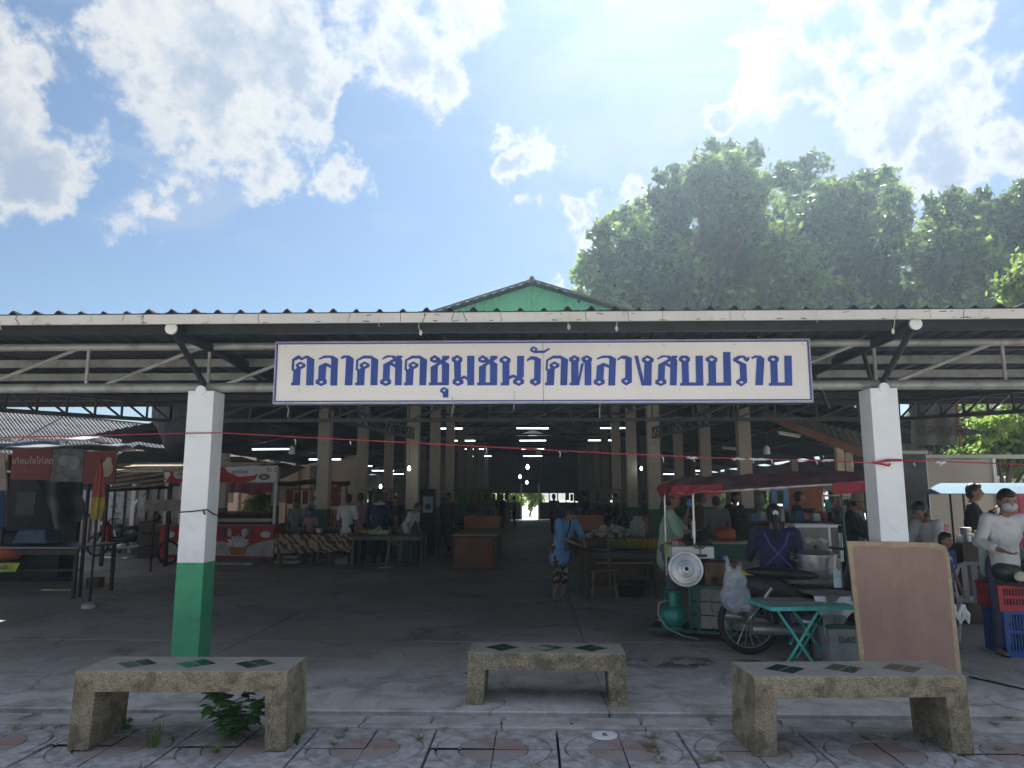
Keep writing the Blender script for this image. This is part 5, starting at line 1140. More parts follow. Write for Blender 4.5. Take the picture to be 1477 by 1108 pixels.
q = MB(); q.box((PX(12, yt+.3), yt+.45, zt+.10), (.8, .5, .2), (0, .1, 0), .7); o = q.build('black_tarp_heap', tarpd, None, True); remesh(o, .03, 6); tag(o, 'black tarpaulin heap at the left end of the low dark table', 'tarpaulin')
q = MB(); q.ell((PX(8, yt-.1), yt+.1, PZ(800, yt)), (.24, .2, .12), 16); o = q.build('net_sack', mat('orange_net', (.42, .10, .05), .8, 0, .3, 30, .5), None, True); tag(o, 'orange net sack under the edge of the low dark table', 'sack')
t = thing('banner_strip', 'yellow green banner strip with dark letters tied to the low table', 'banner', at(10, 818, yt-.1))
MB().prism([at(-60, 812, yt-.12), at(29, 812, yt-.12), at(22, 825, yt-.12), at(-60, 825, yt-.12)], (0, .01, 0)).build('strip', mat('lime', (.40, .45, .05), .6), t, world=True)
lettering('ขายแล้ว', at(-12, 821.5, yt-.13), (1, 0, .03), (0, 0, 1), .055, black, t)
t = thing('cardboard_box', 'small brown cardboard box on the ground by the dark table', 'box', gr(131, 848))
MB().box((0, .12, .08), (.22, .2, .16), (0, 0, .1)).build('carton', mat('cardboard', (.16, .10, .055), .8), t)
# closed parasol
Yu = 10.6; t = thing('parasol', 'closed red and yellow parasol standing beside the dark stall', 'parasol', (PX(143, Yu), Yu, 0))
MB().tube((0, 0, 0), (0, 0, PZ(661, Yu)), .018).build('pole', darkst, t, True)
z1, z0 = PZ(665, Yu), PZ(750, Yu)
def um(u, v, r=1): 
    z = z1+(z0-z1)*v; rr = (.012+.068*sin(min(v*1.25, 1)*pi/2)*(1-.35*max(0, v-.8)/.2))*(1+.28*sin(u*2*pi*6+v*2)); return (rr*cos(u*2*pi), rr*sin(u*2*pi), z)
for va, vb, m in ((0, .62, mat('brick_red', (.36, .08, .05), .7, 0, .2, 6, .3)), (.62, 1, mat('ochre', (.42, .30, .06), .7, 0, .2, 6, .3))):
    q = MB(); q.grid(lambda u, v: um(u, va+(vb-va)*v), 48, 8); q.build('canopy', m, t, True)
MB().lathe([(.10, 0), (.10, .05), (.03, .08), (.001, .08)]).build('foot', kerbm, t, True)
# motorbikes
p = gr(176, 803); motorbike('dark motorbike with red side panel parked by the white fence', (p.x, p.y, 0), R(8), black, mat('bike_red', (.35, .02, .03), .3), 'parked motorbikes')
p = gr(146, 800); motorbike('black motorbike parked nearer the closed parasol with mirrors up', (p.x-.1, p.y+.8, 0), R(-50), black, None, 'parked motorbikes')
# dark wooden crates / cupboard by the bikes
p = gr(212, 806); t = thing('crate_stack', 'dark brown wooden cupboard of stacked boxes beside the parked motorbikes', 'cupboard', (p.x, p.y+.3, 0))
for i in range(3): MB().box((0, 0, .16+.31*i), (.62, .45, .29)).build('box', mat('umber', (.05, .025, .018), .6, 0, .2, 5), t, bevel=.01)
MB().ell((0, 0, 1.02), (.14, .12, .1), 10).build('pot', mat('clay', (.2, .1, .07), .6), t, True)
for x in (.34, .40): MB().box((x, -.1, .55), (.03, .03, 1.1)).build('red_post', redp, t)
p = at(236, 729, 15.5); t = thing('blank_board', 'beige blank board on a post beside the cord-tied pillar', 'board', (p.x, 15.5, 0))
MB().box((0, 0, p.z), (PX(266, 15.5)-PX(212, 15.5), .04, .24)).build('board', mat('beige_board', (.34, .31, .29), .7), t)
MB().box((-.2, .04, p.z/2), (.03, .03, p.z)).build('post', darkst, t)
# booth
Yb = 17.6; xa, xb = PX(237, Yb), PX(400, Yb)
t = thing('drink_booth', 'red and white drink booth with a swirl logo header and milk splash poster counter', 'booth', ((xa+xb)/2, Yb, 0))
z0, z1 = PZ(696, Yb), PZ(671, Yb)
MB().box(((xa+xb)/2, Yb, (z0+z1)/2), (xb-xa, .12, z1-z0)).build('header', whitep, t, world=True, bevel=.03)
q = MB(); f_ = Yb-.07
q.prism([at(243, 671, f_), at(320, 671, f_), at(330, 682, f_), at(345, 688, f_), at(366, 686, f_), at(372, 683, f_), at(368, 692, f_), at(355, 696, f_), at(238, 696, f_), at(246, 685, f_)], (0, .015, 0)); q.build('red_wave', redp, t, world=True)
q = MB(); c0 = at(259, 683, f_-.02)
for r_ in (.13, .085, .04):
    q.path([c0+V((r_*cos(a/12*2*pi), 0, r_*.9*sin(a/12*2*pi))) for a in range(12)], .014, 6)
q.build('swirl_logo', whitep, t, True, True)
lettering('สุภาวัลย์', at(334, 683, f_-.02), (1, 0, 0), (0, 0, 1), .085, black, t)
q = MB(); q.ell(at(381, 688, f_), (.14, .01, .075), 16); q.build('badge', mat('olive_badge', (.12, .12, .04), .6), t, True, True)
q = MB(); q.ell(at(381, 688, f_-.012), (.06, .01, .03), 12); q.build('badge_bird', cream, t, True, True)
lettering('91 2', at(384, 681, f_-.02), (1, 0, 0), (0, 0, 1), .10, redp, t)
zc1, zc0 = PZ(759, Yb), .12
MB().box(((xa+xb)/2, Yb+.2, (zc1+zc0)/2), (xb-xa-.02, .5, zc1-zc0)).build('counter', redp, t, world=True)
MB().box(((xa+xb)/2, Yb+.15, zc1+.02), (xb-xa+.06, .66, .035)).build('counter_top', mat('counter_grey', (.2, .2, .21), .4), t, world=True)
f_ = Yb-.055
q = MB(); pts = [at(237, 800, f_), at(237, 780, f_), at(262, 783, f_), at(300, 779, f_), at(325, 782, f_), at(338, 788, f_), at(352, 790, f_), at(375, 782, f_), at(396, 778, f_), at(394, 803, f_)]
q.prism(pts, (0, .008, 0)); q.build('milk_band', mat('milk_grey', (.5, .5, .48), .5), t, world=True)
q = MB(); c0 = at(343, 786, f_-.01); q.ell(c0, (.20, .012, .20), 20)
for k in range(11):
    a = pi*k/10; q.cone(c0+V((.15*cos(a), 0, .12*sin(a))), c0+V((.25*cos(a), 0, .03+.16*sin(a)+.03*(k % 2))), .045, .018, 8)
q.build('milk_splash', whitep, t, True, True)
q = MB(); q.prism([at(330, 789, f_-.03), at(356, 789, f_-.03), at(352, 801, f_-.03), at(334, 801, f_-.03)], (0, .02, 0)); q.build('orange_cup', mat('cup_orange', (.45, .15, .05), .5), t, world=True)
for px, w in ((322, 9), (331, 7), (353, 10), (362, 8)):
    q = MB(); q.ell(at(px, 768, f_-.01), (w*.008, .012, .10), 10); q.build('printed_can', mat('can_white', (.6, .6, .6), .5) if px % 2 else mat('can_dark', (.08, .1, .12), .5), t, True, True)
for px in (245, 383):
    q = MB(); q.ell(at(px, 771, f_-.01), (.12, .012, .08), 14); q.build('speech_mark', whitep, t, True, True)
MB().box(((xa+xb)/2+.3, Yb-.3, .03), (xb-xa-1.2, .5, .05)).build('plinth', kerbm, t, world=True)
for px in (241, 398, 262): MB().box((PX(px, Yb), Yb, (z0+zc1)/2), (.06, .06, z0-zc1)).build('post', whitep, t, world=True)
for px in (241, 398): MB().box((PX(px, Yb+1.4), Yb+1.4, z1/2), (.06, .06, z1)).build('post', whitep, t, world=True)
MB().box(((xa+xb)/2, Yb+.7, z1+.03), (xb-xa, 1.7, .04)).build('roof', mat('booth_roof', (.08, .03, .03), .7), t, world=True)
q = MB(); q.grid(lambda u, v: at(332+60*u, 698+14*v-2*sin(u*9), Yb+.6)+V((0, .05*sin(u*20), 0)), 24, 3, (0, .01, 0)); q.build('pink_curtain', mat('dusky_pink', (.28, .06, .10), .7), t, True, True)
botcols = [mat('bottle_dark', (.02, .012, .01), .15), mat('bottle_red', (.25, .02, .02), .2), mat('bottle_green', (.02, .07, .03), .2)]
bp_ = None
for row in range(2):
    for i in range(24):
        px = 317+i*3.5; 
        if row: px += 1.5
        y_ = Yb+.02+.16*row; lab = ('dark sauce bottle with pale label in the front row on the booth counter', 'dark sauce bottle with pale label in the back row on the booth counter')[row]
        if bp_ is None:
            tb = thing('bottle', lab, 'bottle', (0, 0, 0), 0, 'bottles on the booth counter')
            MB().lathe([(.034, 0), (.036, .02), (.036, .17), (.014, .23), (.013, .29), (.001, .29)], n=10).build('glass', botcols[0], tb, True)
            MB().lathe([(.037, .05), (.037, .13)], n=10).build('paper_label', mat('pale_label', (.55, .5, .45), .6), tb, True)
            MB().lathe([(.015, .27), (.015, .30), (.001, .30)], n=8).build('cap', redp, tb, True); bp_ = tb; o = tb
        else: o = cp(bp_); o['label'] = lab
        o.location = (PX(px, y_), y_, zc1+.04)
for i in range(9):
    o = cp(bp_); o['label'] = 'dark sauce bottle in the short row left of the pillar on the booth counter'; o.location = (PX(262+i*5, Yb+.1) , Yb+.1, zc1+.04)
o = thing('bicycle_wheel', 'loose dark tyre leaning on the left end of the drink booth', 'tyre', (PX(248, Yb-.4), Yb-.35, .27))
n = 24; q = MB(); q.path([(.25*cos(2*pi*i/24), 0, .25*sin(2*pi*i/24)) for i in range(25)], .03, 8); q.build('tyre', rubber, o, True)
# patterned cloth table with eggs
Yc = gr(505, 818).y; xa, xb = PX(403, Yc), PX(514, Yc); zt = PZ(771, Yc)
t = table('trestle table covered with a brown striped cloth near the drink booth', 0, Yc, Yc+.8, xa, xb, zt, mat('tabletop_dark', (.04, .035, .035), .5), wood, lr=.035)
def stripe():
    global nt
    m = bpy.data.materials.new('striped_cloth'); m.use_nodes = True; nt = m.node_tree; b = nt.nodes['Principled BSDF']; t_ = N('ShaderNodeTexCoord')
    w = N('ShaderNodeTexWave'); w.inputs['Scale'].default_value = 3.2; w.inputs['Distortion'].default_value = 9; w.inputs['Detail'].default_value = 3; w.inputs['Detail Scale'].default_value = 1.5; w.bands_direction = 'DIAGONAL'
    L(t_.outputs['Object'], w.inputs[0]); L(mixc(smooth(w.outputs['Fac'], .35, .6), (.07, .035, .02), (.42, .30, .20)), b.inputs['Base Color']); b.inputs['Roughness'].default_value = .6; return m
q = MB(); hz = zt-PZ(797, Yc)
q.grid(lambda u, v: (xa-.03+(xb-xa-.02)*u*1.0, Yc-.035-.025*sin(u*37)-.02*v, zt+.004-hz*v*(1+.06*sin(u*21)+.12*(.5-u))), 60, 6, (0, .008, 0))
q.build('cloth', stripe(), t, True, True)
q = MB(); q.box(((xa+xb)/2, Yc+.4, zt+.004), (xb-xa+.02, .85, .006)); q.build('cloth_top', mat('cloth_brown', (.06, .03, .02), .7), t, world=True)
p = (PX(420, Yc+.3), Yc+.3); t = thing('egg_stack', 'pyramid of pale egg trays standing under the striped cloth table', 'eggs', (p[0], p[1], 0))
for k, r_ in enumerate((.28, .22, .15)):
    MB().box((0, 0, .05+k*.11), (r_*2, .3, .015)).build('tray', mat('pulp_grey', (.2, .19, .18), .9), t)
    q = MB()
    for i in range(int(r_*2/.055)):
        for j in range(5): q.ell((-r_+.03+i*.055, -.12+j*.06, .085+k*.11), (.022, .022, .03), 7)
    q.build('eggs', mat('egg_white', (.62, .60, .55), .5), t, True, kind='stuff')
p = (PX(472, Yc+.35), Yc+.35); t = thing('stool', 'low pink red stool under the striped cloth table', 'stool', (p[0], p[1], 0))
pk = mat('pinkwood', (.28, .08, .09), .6); MB().box((0, 0, .42), (.34, .28, .03)).build('seat', pk, t)
for e in (-1, 1):
    for e2 in (-1, 1): MB().bar((e*.12, e2*.1, .41), (e*.17, e2*.13, 0), .03, .03).build('leg', pk, t)
MB().box((0, -.11, .14), (.3, .02, .03)).build('rung', pk, t)
t = thing('sack', 'pale plastic sack lying under the right end of the striped cloth table', 'sack', (PX(498, Yc+.3), Yc+.3, 0)); q = MB(); q.ell((0, 0, .10), (.20, .16, .11), 12); q.ell((.04, .03, .2), (.1, .1, .06), 8); o = q.build('bag', mat('sack_grey', (.3, .29, .3), .6, 0, .2, 4, .5, 10), t, True); remesh(o, .02)
# pots on the striped table
for px, r_, lb, m in ((432, .14, 'steel bowl at the left end of the striped cloth table', steel), (478, .19, 'round steel basket tilted up on the striped cloth table', steel), (463, .10, 'small glass jar on the striped cloth table', whitep)):
    t = thing('bowl', lb, 'bowl', (PX(px, Yc+.4), Yc+.4, zt+.01))
    MB().lathe([(r_*.5, 0), (r_, .09), (r_*1.03, .10), (r_*.95, .095), (r_*.45, .01), (.001, .01)], n=18).build('shell', m, t, True)
    heap(MB(), (0, 0, .05), r_*.8, 14, .04, px).build('contents', mat('food_pale', (.35, .28, .2), .7, 0, .4, 20), t, True, kind='stuff')
# garland stall behind
Yg = 20.5; t = thing('garland_stall', 'stall hung with pink and yellow flower garlands behind the shoppers', 'stall', (PX(470, Yg), Yg, 0))
MB().box((PX(472, Yg), Yg, .55), (PX(492, Yg)-PX(452, Yg), .5, 1.1)).build('counter', brownp, t, world=True)
for i in range(26):
    px = 452+i*1.7; q = MB(); p = at(px, 740+3*sin(i*2.3), Yg-.35)
    for k in range(6): q.ell(p+V((0, 0, -.075*k)), (.045, .045, .042), 6)
    q.build('garland', (mat('garland_pink', (.5, .12, .22), .7), mat('garland_yellow', (.55, .45, .08), .7), mat('garland_white', (.6, .55, .5), .7), mat('garland_red', (.5, .05, .05), .7))[i*7 % 4], t, True, True)
MB().box((PX(477, Yg), Yg+.3, PZ(714, Yg)), (.42, .03, .62)).build('poster', mat('poster_red', (.25, .04, .03), .6, 0, .3, 9, 0, col2=(.5, .3, .12), thresh=(.55, .6)), t, world=True)
for px in (432, 500): MB().tube((PX(px, Yg), Yg, 0), (PX(px, Yg), Yg, PZ(695, Yg)), .025).build('post', darkst, t, True, True)
q = MB(); q.grid(lambda u, v: at(395+110*u, 694+6*v+1.5*sin(u*9), Yg-.6+1.6*v), 20, 3, (0, 0, .02)); q.build('awning', tarpd, t, True, True)
t = thing('electric_fan', 'white standing fan beside the garland stall', 'fan', (PX(461, 18.9), 18.9, 0))
MB().tube((0, 0, 0), (0, 0, 1.45), .02).build('pole', whitep, t, True); MB().lathe([(.2, 0), (.2, .03), (.001, .04)]).build('base', whitep, t, True)
c0 = V((0, -.08, 1.5)); q = MB()
for r_ in (.06, .12, .18, .24): q.path([c0+V((r_*cos(a*pi/10), 0, r_*sin(a*pi/10))) for a in range(21)], .004, 4)
for a in range(12): q.tube(c0, c0+V((.24*cos(a*pi/6), 0, .24*sin(a*pi/6))), .003, n=4)
q.build('guard', whitep, t)
for a in range(3): MB().ell(c0+V((.1*cos(a*2.09), .02, .1*sin(a*2.09))), (.10, .008, .05), 8, Euler((0, -a*2.09, 0)).to_matrix()).build('blade', whitep, t, True)
# next dark table, broom, chair, tray
Yd = gr(610, 818).y; xa, xb = PX(516, Yd+.3), PX(618, Yd+.3); zt = PZ(770, Yd+.3)
t = table('long dark trestle table round the foot of the left inner column', 0, Yd-.25, Yd+.5, xa, xb, zt, mat('tabletop_dark', (.04, .035, .035), .5), mat('leg_grey', (.14, .14, .14), .6), lr=.015)
t = thing('tray', 'pale green plastic tray on the dark trestle table', 'tray', (PX(549, Yd), Yd, zt)); crate_m = mat('pale_green', (.30, .42, .16), .5)
MB().box((0, 0, .02), (.42, .3, .02)).build('base', crate_m, t)
for e in (-1, 1): MB().box((0, e*.15, .05), (.44, .015, .08)).build('side', crate_m, t); MB().box((e*.215, 0, .05), (.015, .285, .08)).build('end', crate_m, t)
heap(MB(), (0, 0, .04), .15, 10, .05, 3).build('eggplants', mat('pale_veg', (.5, .55, .4), .5), t, True, kind='stuff')
t = thing('fruit_heap', 'little heap of orange fruit on the dark trestle table', 'fruit', (PX(524, Yd), Yd, zt)); heap(MB(), (0, 0, .0), .16, 16, .045, 8).build('fruit', mat('orange_fruit', (.5, .22, .03), .5), t, True, kind='stuff')
p = gr(556, 820); t = thing('broom', 'wooden handled floor squeegee standing against the dark trestle table', 'broom', (p.x, p.y, 0))
MB().tube((0, 0, .02), (.05, .12, PZ(778, p.y)), .014).build('handle', wooddust, t, True); MB().box((-.02, 0, .02), (.30, .05, .035)).build('head', wooddust, t)
def plastic_chair(label, loc, rz, m, s=1):
    t = thing('plastic_chair', label, 'chair', loc, rz); q = MB()
    MB().box((0, 0, .43*s), (.42*s, .40*s, .03)).build('seat', m, t, bevel=.012)
    for e in (-1, 1):
        for e2 in (-1, 1): MB().bar((e*.17*s, e2*.16*s, .42*s), (e*.21*s, e2*.20*s, 0), .055*s, .03*s).build('leg', m, t)
        MB().path([(e*.19*s, .19*s, .42*s), (e*.20*s, .24*s, .62*s), (e*.15*s, .27*s, .80*s)], .02*s, 8).build('back_post', m, t, True)
        MB().path([(e*.20*s, .22*s, .64*s), (e*.23*s, .0, .65*s), (e*.22*s, -.16*s, .60*s), (e*.19*s, -.17*s, .44*s)], .018*s, 8).build('armrest', m, t, True)
    MB().path([(-.15*s, .27*s, .80*s), (-.08*s, .28*s, .84*s), (.08*s, .28*s, .84*s), (.15*s, .27*s, .80*s)], .022*s, 8).build('top_rail', m, t, True)
    for k in (-1, 0, 1): MB().box((k*.09*s, .245*s, .63*s), (.055*s, .015, .38*s), (R(-10), 0, 0)).build('back_slat', m, t)
    return t
plastic_chair('grey white plastic chair behind the left inner column', (PX(581, 18.2), 18.0, 0), R(150), mat('chair_grey', (.35, .35, .34), .6))
t = thing('notice_board', 'tall dark notice board with a blue ringed poster right of the left inner column', 'notice board', (PX(617, 20), 20, 0))
z1_ = PZ(705, 20); MB().box((0, 0, z1_/2), (PX(629, 20)-PX(606, 20), .05, z1_)).build('board', mat('board_dark', (.03, .03, .035), .7), t)
MB().box((.02, -.035, PZ(728, 20)), (.26, .012, .42)).build('poster', mat('poster_white', (.5, .53, .58), .6), t)
MB().lathe([(.085, 0), (.085, .008), (.05, .008), (.05, 0)], (.02, -.045, PZ(731, 20)), 18, Euler((pi/2, 0, 0)).to_matrix()).build('blue_ring', mat('ring_blue', (.08, .18, .4), .6), t, True)
# cabinets in the middle
Ym = gr(680, 822).y; xa, xb = PX(655, Ym), PX(716, Ym); zt = PZ(773, Ym)
t = thing('cabinet', 'low brown panelled counter end with red tape edge in the middle of the hall', 'counter', ((xa+xb)/2, Ym, 0))
MB().box((0, 1.5, zt/2), (xb-xa, 3.0, zt)).build('carcase', mat('umber2', (.10, .07, .05), .7), t); MB().box((-.03, -.012, zt/2-.01), (xb-xa-.12, .02, zt-.08)).build('end_panel', brownp, t)
MB().box((0, 1.45, zt+.015), (xb-xa+.06, 3.1, .03)).build('counter_top', wooddust, t); MB().box((xb-xa-.98+.36, -.025, zt*.4), (.03, .01, zt*.6)).build('red_tape', redp, t)
MB().box(((xb-xa)/2-.09, -.03, zt*.45), (.03, .012, zt*.6)).build('red_tape', redp, t)
Yo = Ym+3.6
for i, (pa, pb, ya, yb, d, lb) in enumerate(((670, 721, 744, 766, Yo, 'orange brown counter back panel behind the low brown cabinet'), (829, 869, 743, 765, 19.5, 'orange panel behind the heap of garlic'), (923, 943, 745, 770, 19.5, 'orange panel right of the banana table'),
        (568, 575, 744, 768, 19, 'orange panel sliver left of the inner column'), (606, 619, 744, 770, 21, 'orange panel sliver behind the notice board'), (1092, 1108, 746, 766, 13, 'orange panel behind the seller'))):
    xa, xb = PX(pa, d), PX(pb, d); t = thing('counter_back', lb, 'counter', ((xa+xb)/2, d, 0)); z1_, z0_ = PZ(ya, d), PZ(yb, d)
    MB().box((0, 0, (z1_+z0_)/2), (xb-xa, .04, z1_-z0_)).build('panel', orange, t)
    MB().box((0, .3, z0_/2), (xb-xa, .6, z0_)).build('base', mat('umber2', (.10, .07, .05), .7), t)
# rows of interior stalls: counters with goods on both sides of the nave
goods = [mat('goods_green', (.08, .14, .04), .7, 0, .5, 14), mat('goods_brown', (.12, .07, .04), .7, 0, .5, 14), mat('goods_red', (.25, .05, .04), .7, 0, .5, 14), mat('goods_pale', (.25, .24, .20), .7, 0, .5, 14), mat('goods_dark', (.04, .035, .04), .7, 0, .5, 14)]
k = 0
for s, sn in ((-1, 'left'), (1, 'right')):
    for j, xx in enumerate((1.9, 4.05, 6.6)):
        for i in range(6):
            y = (21.6 if j else 23.5)+i*4.4
            if s > 0 and j == 0: xx_ = xx+.45
            else: xx_ = xx
            t = thing('market_counter', f'dim counter heaped with goods, {ords[i]} from entrance, {["nave", "inner", "outer"][j]} row, {sn} side', 'counter', (s*xx_, y, 0), 0, 'counters deep in the hall')
            MB().box((0, 0, .76), (1.3, 2.6, .05)).build('counter_top', woodd, t); MB().box((0, 0, .37), (1.1, 2.3, .73)).build('carcase', mat('umber2', (.10, .07, .05), .7), t)
            q = MB()
            for r_ in range(3): heap(q, (random.uniform(-.3, .3), -.9+.85*r_, .78), random.uniform(.28, .5), 14, .09, k*7+r_, .5)
            q.build('produce', goods[(k*3+j) % 5], t, True, kind='stuff'); k += 1
            if i % 2 == 0:
                q = MB()
                for e in (-.55, .55): q.tube((e, 0, .78), (e, 0, 1.75), .02, n=6)
                q.box((0, 0, 1.75), (1.2, .05, .05))
                for e in range(5): q.box((-.45+.22*e, .02, 1.52-.05*(e % 2)), (.15, .03, .38))
                q.build('hanging_rack', goods[(k+4) % 5], t)
# banana table
Yt = gr(868, 862).y; xa, xb = PX(838, Yt), PX(948, Yt); zt = PZ(794, Yt)
t = table('dark table with two bunches of bananas in the right aisle', 0, Yt-.1, Yt+1.0, xa, xb, zt, mat('tabletop_dark', (.04, .035, .035), .5), mat('leg_wood', (.10, .08, .06), .7), lr=.022)
q = MB(); q.box(((xa+xb)/2+.15, Yt+.5, .5), (1.0, .5, .025)); q.build('shelf', wooddust, t, world=True)
def bananas(label, px, y, n, m, seed):
    rnd = random.Random(seed); t = thing('banana_bunch', label, 'bananas', (PX(px, y), y, zt))
    for row in range(3):
        for i in range(n):
            u = (i/(n-1)-.5)*2; b0 = V((u*.20, -.05+.10*row, .02)); q = MB(); tip = V((u*.235, -.13+.10*row, .17+.02*rnd.random()))
            q.path([b0+V((-u*.02, .05, .0)), b0+V((0, -.02, .06)), tip*.75+b0*.25+V((0, -.02, 0)), tip], [.010, .020, .019, .006], 6); q.build('banana', m, t, True)
    MB().tube((-.12, .12, .05), (.12, .12, .06), .02).build('stalk', mat('banana_stalk', (.12, .12, .05), .7), t, True); return t
bananas('bunch of greenish unripe bananas on the dark table', 896, Yt+.15, 9, mat('banana_green', (.22, .25, .05), .5), 1)
bananas('bunch of ripe yellow bananas on the dark table', 925, Yt+.15, 8, mat('banana_yellow', (.48, .32, .05), .5), 2)
t = thing('garlic_heap', 'white heap of garlic on a crate behind the bananas', 'garlic', (PX(880, Yt+1.4), Yt+1.4, 0))
MB().box((0, 0, .42), (1.1, .7, .84)).build('crate', mat('umber2', (.10, .07, .05), .7), t); heap(MB(), (0, 0, .84), .45, 60, .06, 4, .5).build('bulbs', mat('garlic', (.42, .40, .34), .7, 0, .2, 12), t, True, kind='stuff')
t = thing('plate', 'flat round plate at the left end of the banana table', 'plate', (PX(868, Yt+.1), Yt+.1, zt)); MB().lathe([(.08, 0), (.17, .02), (.168, .024), (.07, .006), (.001, .006)], n=20).build('dish', mat('plate_grey', (.3, .33, .33), .4), t, True)
t = thing('canister', 'pale striped canister behind the ripe bananas', 'canister', (PX(918, Yt+2.4), Yt+2.4, 0)); MB().box((0, 0, .4), (.5, .5, .8)).build('plinth', mat('umber2', (.10, .07, .05), .7), t)
MB().lathe([(.14, .8), (.14, 1.06), (.08, 1.12), (.08, 1.18), (.001, 1.18)], n=14).build('drum', mat('pale_can', (.35, .38, .32), .5, 0, .4, 20), t, True)
t = thing('wooden_chair', 'old wooden chair before the banana table', 'chair', (gr(866, 860).x, gr(866, 862).y-.15, 0), R(8))
wc = mat('worn_wood', (.17, .12, .08), .7, 0, .3, 5)
MB().box((0, 0, .44), (.40, .38, .03)).build('seat', wc, t)
for e in (-1, 1):
    MB().bar((e*.16, -.16, .43), (e*.19, -.19, 0), .035, .035).build('leg', wc, t); MB().bar((e*.16, .16, .43), (e*.18, .20, 0), .035, .035).build('leg', wc, t)
MB().bar((.165, .17, .45), (.165, .2, .92), .05, .03).build('back_post', wc, t); MB().box((0, -.18, .18), (.33, .02, .025)).build('rung', wc, t)
p = gr(913, 862); t = thing('basin', 'black plastic basin on the floor beside the gas cylinder', 'basin', (p.x, p.y+.2, 0))
MB().lathe([(.20, 0), (.25, .19), (.275, .20), (.275, .215), (.24, .20), (.19, .02), (.001, .02)], n=24).build('shell', black, t, True)
# ------------------------------------------------------------ food cart
Ya = 8.55
t = thing('food_cart', 'motorbike sidecar food cart with maroon tarpaulin awning and weathered box body', 'food cart', (PX(1050, Ya), Ya, 0))
pal = mat('cart_panel', (.28, .27, .24), .6, .1, .25, 3, .2, 30, dirt=.6, dcol=(.05, .045, .04), ds=4); cf = mat('cart_frame', (.02, .09, .07), .5, 0, .2, 6)
A0, A1 = V((PX(990, 8.45), 8.45, 0)), V((PX(1082, 8.2), 8.2, 0)); zt_c, zb_c = PZ(847, 8.4), PZ(906, 8.4)
dx = (A1-A0).normalized(); dn = V((-dx.y, dx.x, 0)); Lc = (A1-A0).length
rzc = math.atan2(dx.y, dx.x)
for i, (fa, fb) in enumerate(((0, .12), (.13, .60), (.61, 1.0))):
    c = A0+dx*Lc*(fa+fb)/2; 
    for j in range(3): 
        hh = (zt_c-zb_c)/3; MB().box((c.x, c.y, zb_c+hh*(j+.5)), (Lc*(fb-fa)-.01, .02, hh-.012), (0, 0, rzc)).build('panel', cf if i == 0 else pal, t, world=True, bevel=.003)
cc_ = (A0+A1)/2+dn*.42
MB().box((cc_.x, cc_.y, (zt_c+zb_c)/2), (Lc-.03, .78, zt_c-zb_c-.02), (0, 0, rzc)).build('body', mat('cart_inside', (.06, .06, .055), .7), t, world=True)
for f in (0, .13, .61, 1): c = A0+dx*Lc*f-dn*.015; MB().box((c.x, c.y, (zt_c+zb_c)/2), (.03, .03, zt_c-zb_c+.05), (0, 0, rzc)).build('upright', cf, t, world=True)
for z in (zb_c-.03, zt_c+.01): MB().box((cc_.x, cc_.y-.02, z), (Lc+.06, .88, .035), (0, 0, rzc)).build('frame_rail', cf, t, world=True)
c = A0-dx*.22+dn*.15; MB().box((c.x, c.y, zb_c-.02), (.46, .5, .03), (0, 0, rzc)).build('cylinder_shelf', cf, t, world=True)
c1, c2 = PX(1065, 8.9), 8.9   # work top
MB().box((PX(1090, 9.0), 9.0, PZ(846, 8.8)), (1.9, .75, .03)).build('worktop', mat('dark_top', (.05, .05, .05), .5), t, world=True)
MB().box((PX(1052, 10), 10.0, PZ(781, 10)), (.62, .5, .03)).build('steel_counter', steel, t, world=True)
MB().box((PX(1052, 10), 9.8, PZ(793, 10)), (.60, .03, .18)).build('green_board', cgreen, t, world=True); MB().box((PX(1052, 10), 10.0, PZ(793, 10)/2-.05), (.58, .4, PZ(793, 10)-.1)).build('cabinet_body', pal, t, world=True)
# side wheel of the cart under the body
w = link('wheel', None, t); w.location = (cc_.x-.25, cc_.y+.2, .22)
# awning
def awn(u, v):      # u along x (left..right), v front->back
    xf0, xf1 = at(966, 712, 8.35), at(1248, 696, 8.0); xb0, xb1 = at(950, 700, 9.9), at(1250, 684, 9.9); rdg0, rdg1 = at(985, 687, 9.1), at(1250, 678, 9.1)
    f, r_, b = xf0*(1-u)+xf1*u, rdg0*(1-u)+rdg1*u, xb0*(1-u)+xb1*u
    p = f*(1-v*2)+r_*(v*2) if v < .5 else r_*(2-v*2)+b*(v*2-1)
    return p+V((0, 0, -.022*sin(u*pi*5)**2+.008*sin(u*47+v*9)))
q = MB(); q.grid(awn, 60, 12, (0, 0, .008)); q.build('awning', redtarp, t, True, True)
e0, e1 = at(1035, 709, 8.30), at(1212, 698, 8.05); MB().tube(e0, e1, .012).build('edge_pole', whitep, t, True, True)
q = MB(); fa, fb = at(966, 701, 8.34), at(1042, 699, 8.30); q.grid(lambda u, v: fa*(1-u)+fb*u+V((.02*sin(v*5), -.03*sin(v*3+u*12), -.10*v*(1+.25*sin(u*9)))), 30, 6, (0, .006, 0)); q.build('red_flap', redflap, t, True, True)
q = MB(); fa, fb = at(1200, 697, 8.0), at(1250, 693, 8.0); q.grid(lambda u, v: fa*(1-u)+fb*u+V((0, -.02*sin(v*3+u*12), -.12*v)), 12, 5, (0, .006, 0)); q.build('red_flap', redflap, t, True, True)
q = MB(); la_, lb_ = at(950, 700, 9.9), at(966, 701, 8.36); q.grid(lambda u, v: la_*(1-u)+lb_*u+V((-.02*sin(v*4), 0, -.13*v*(1+.3*sin(u*8)))), 20, 5, (-.006, 0, 0)); q.build('red_flap', redflap, t, True, True)
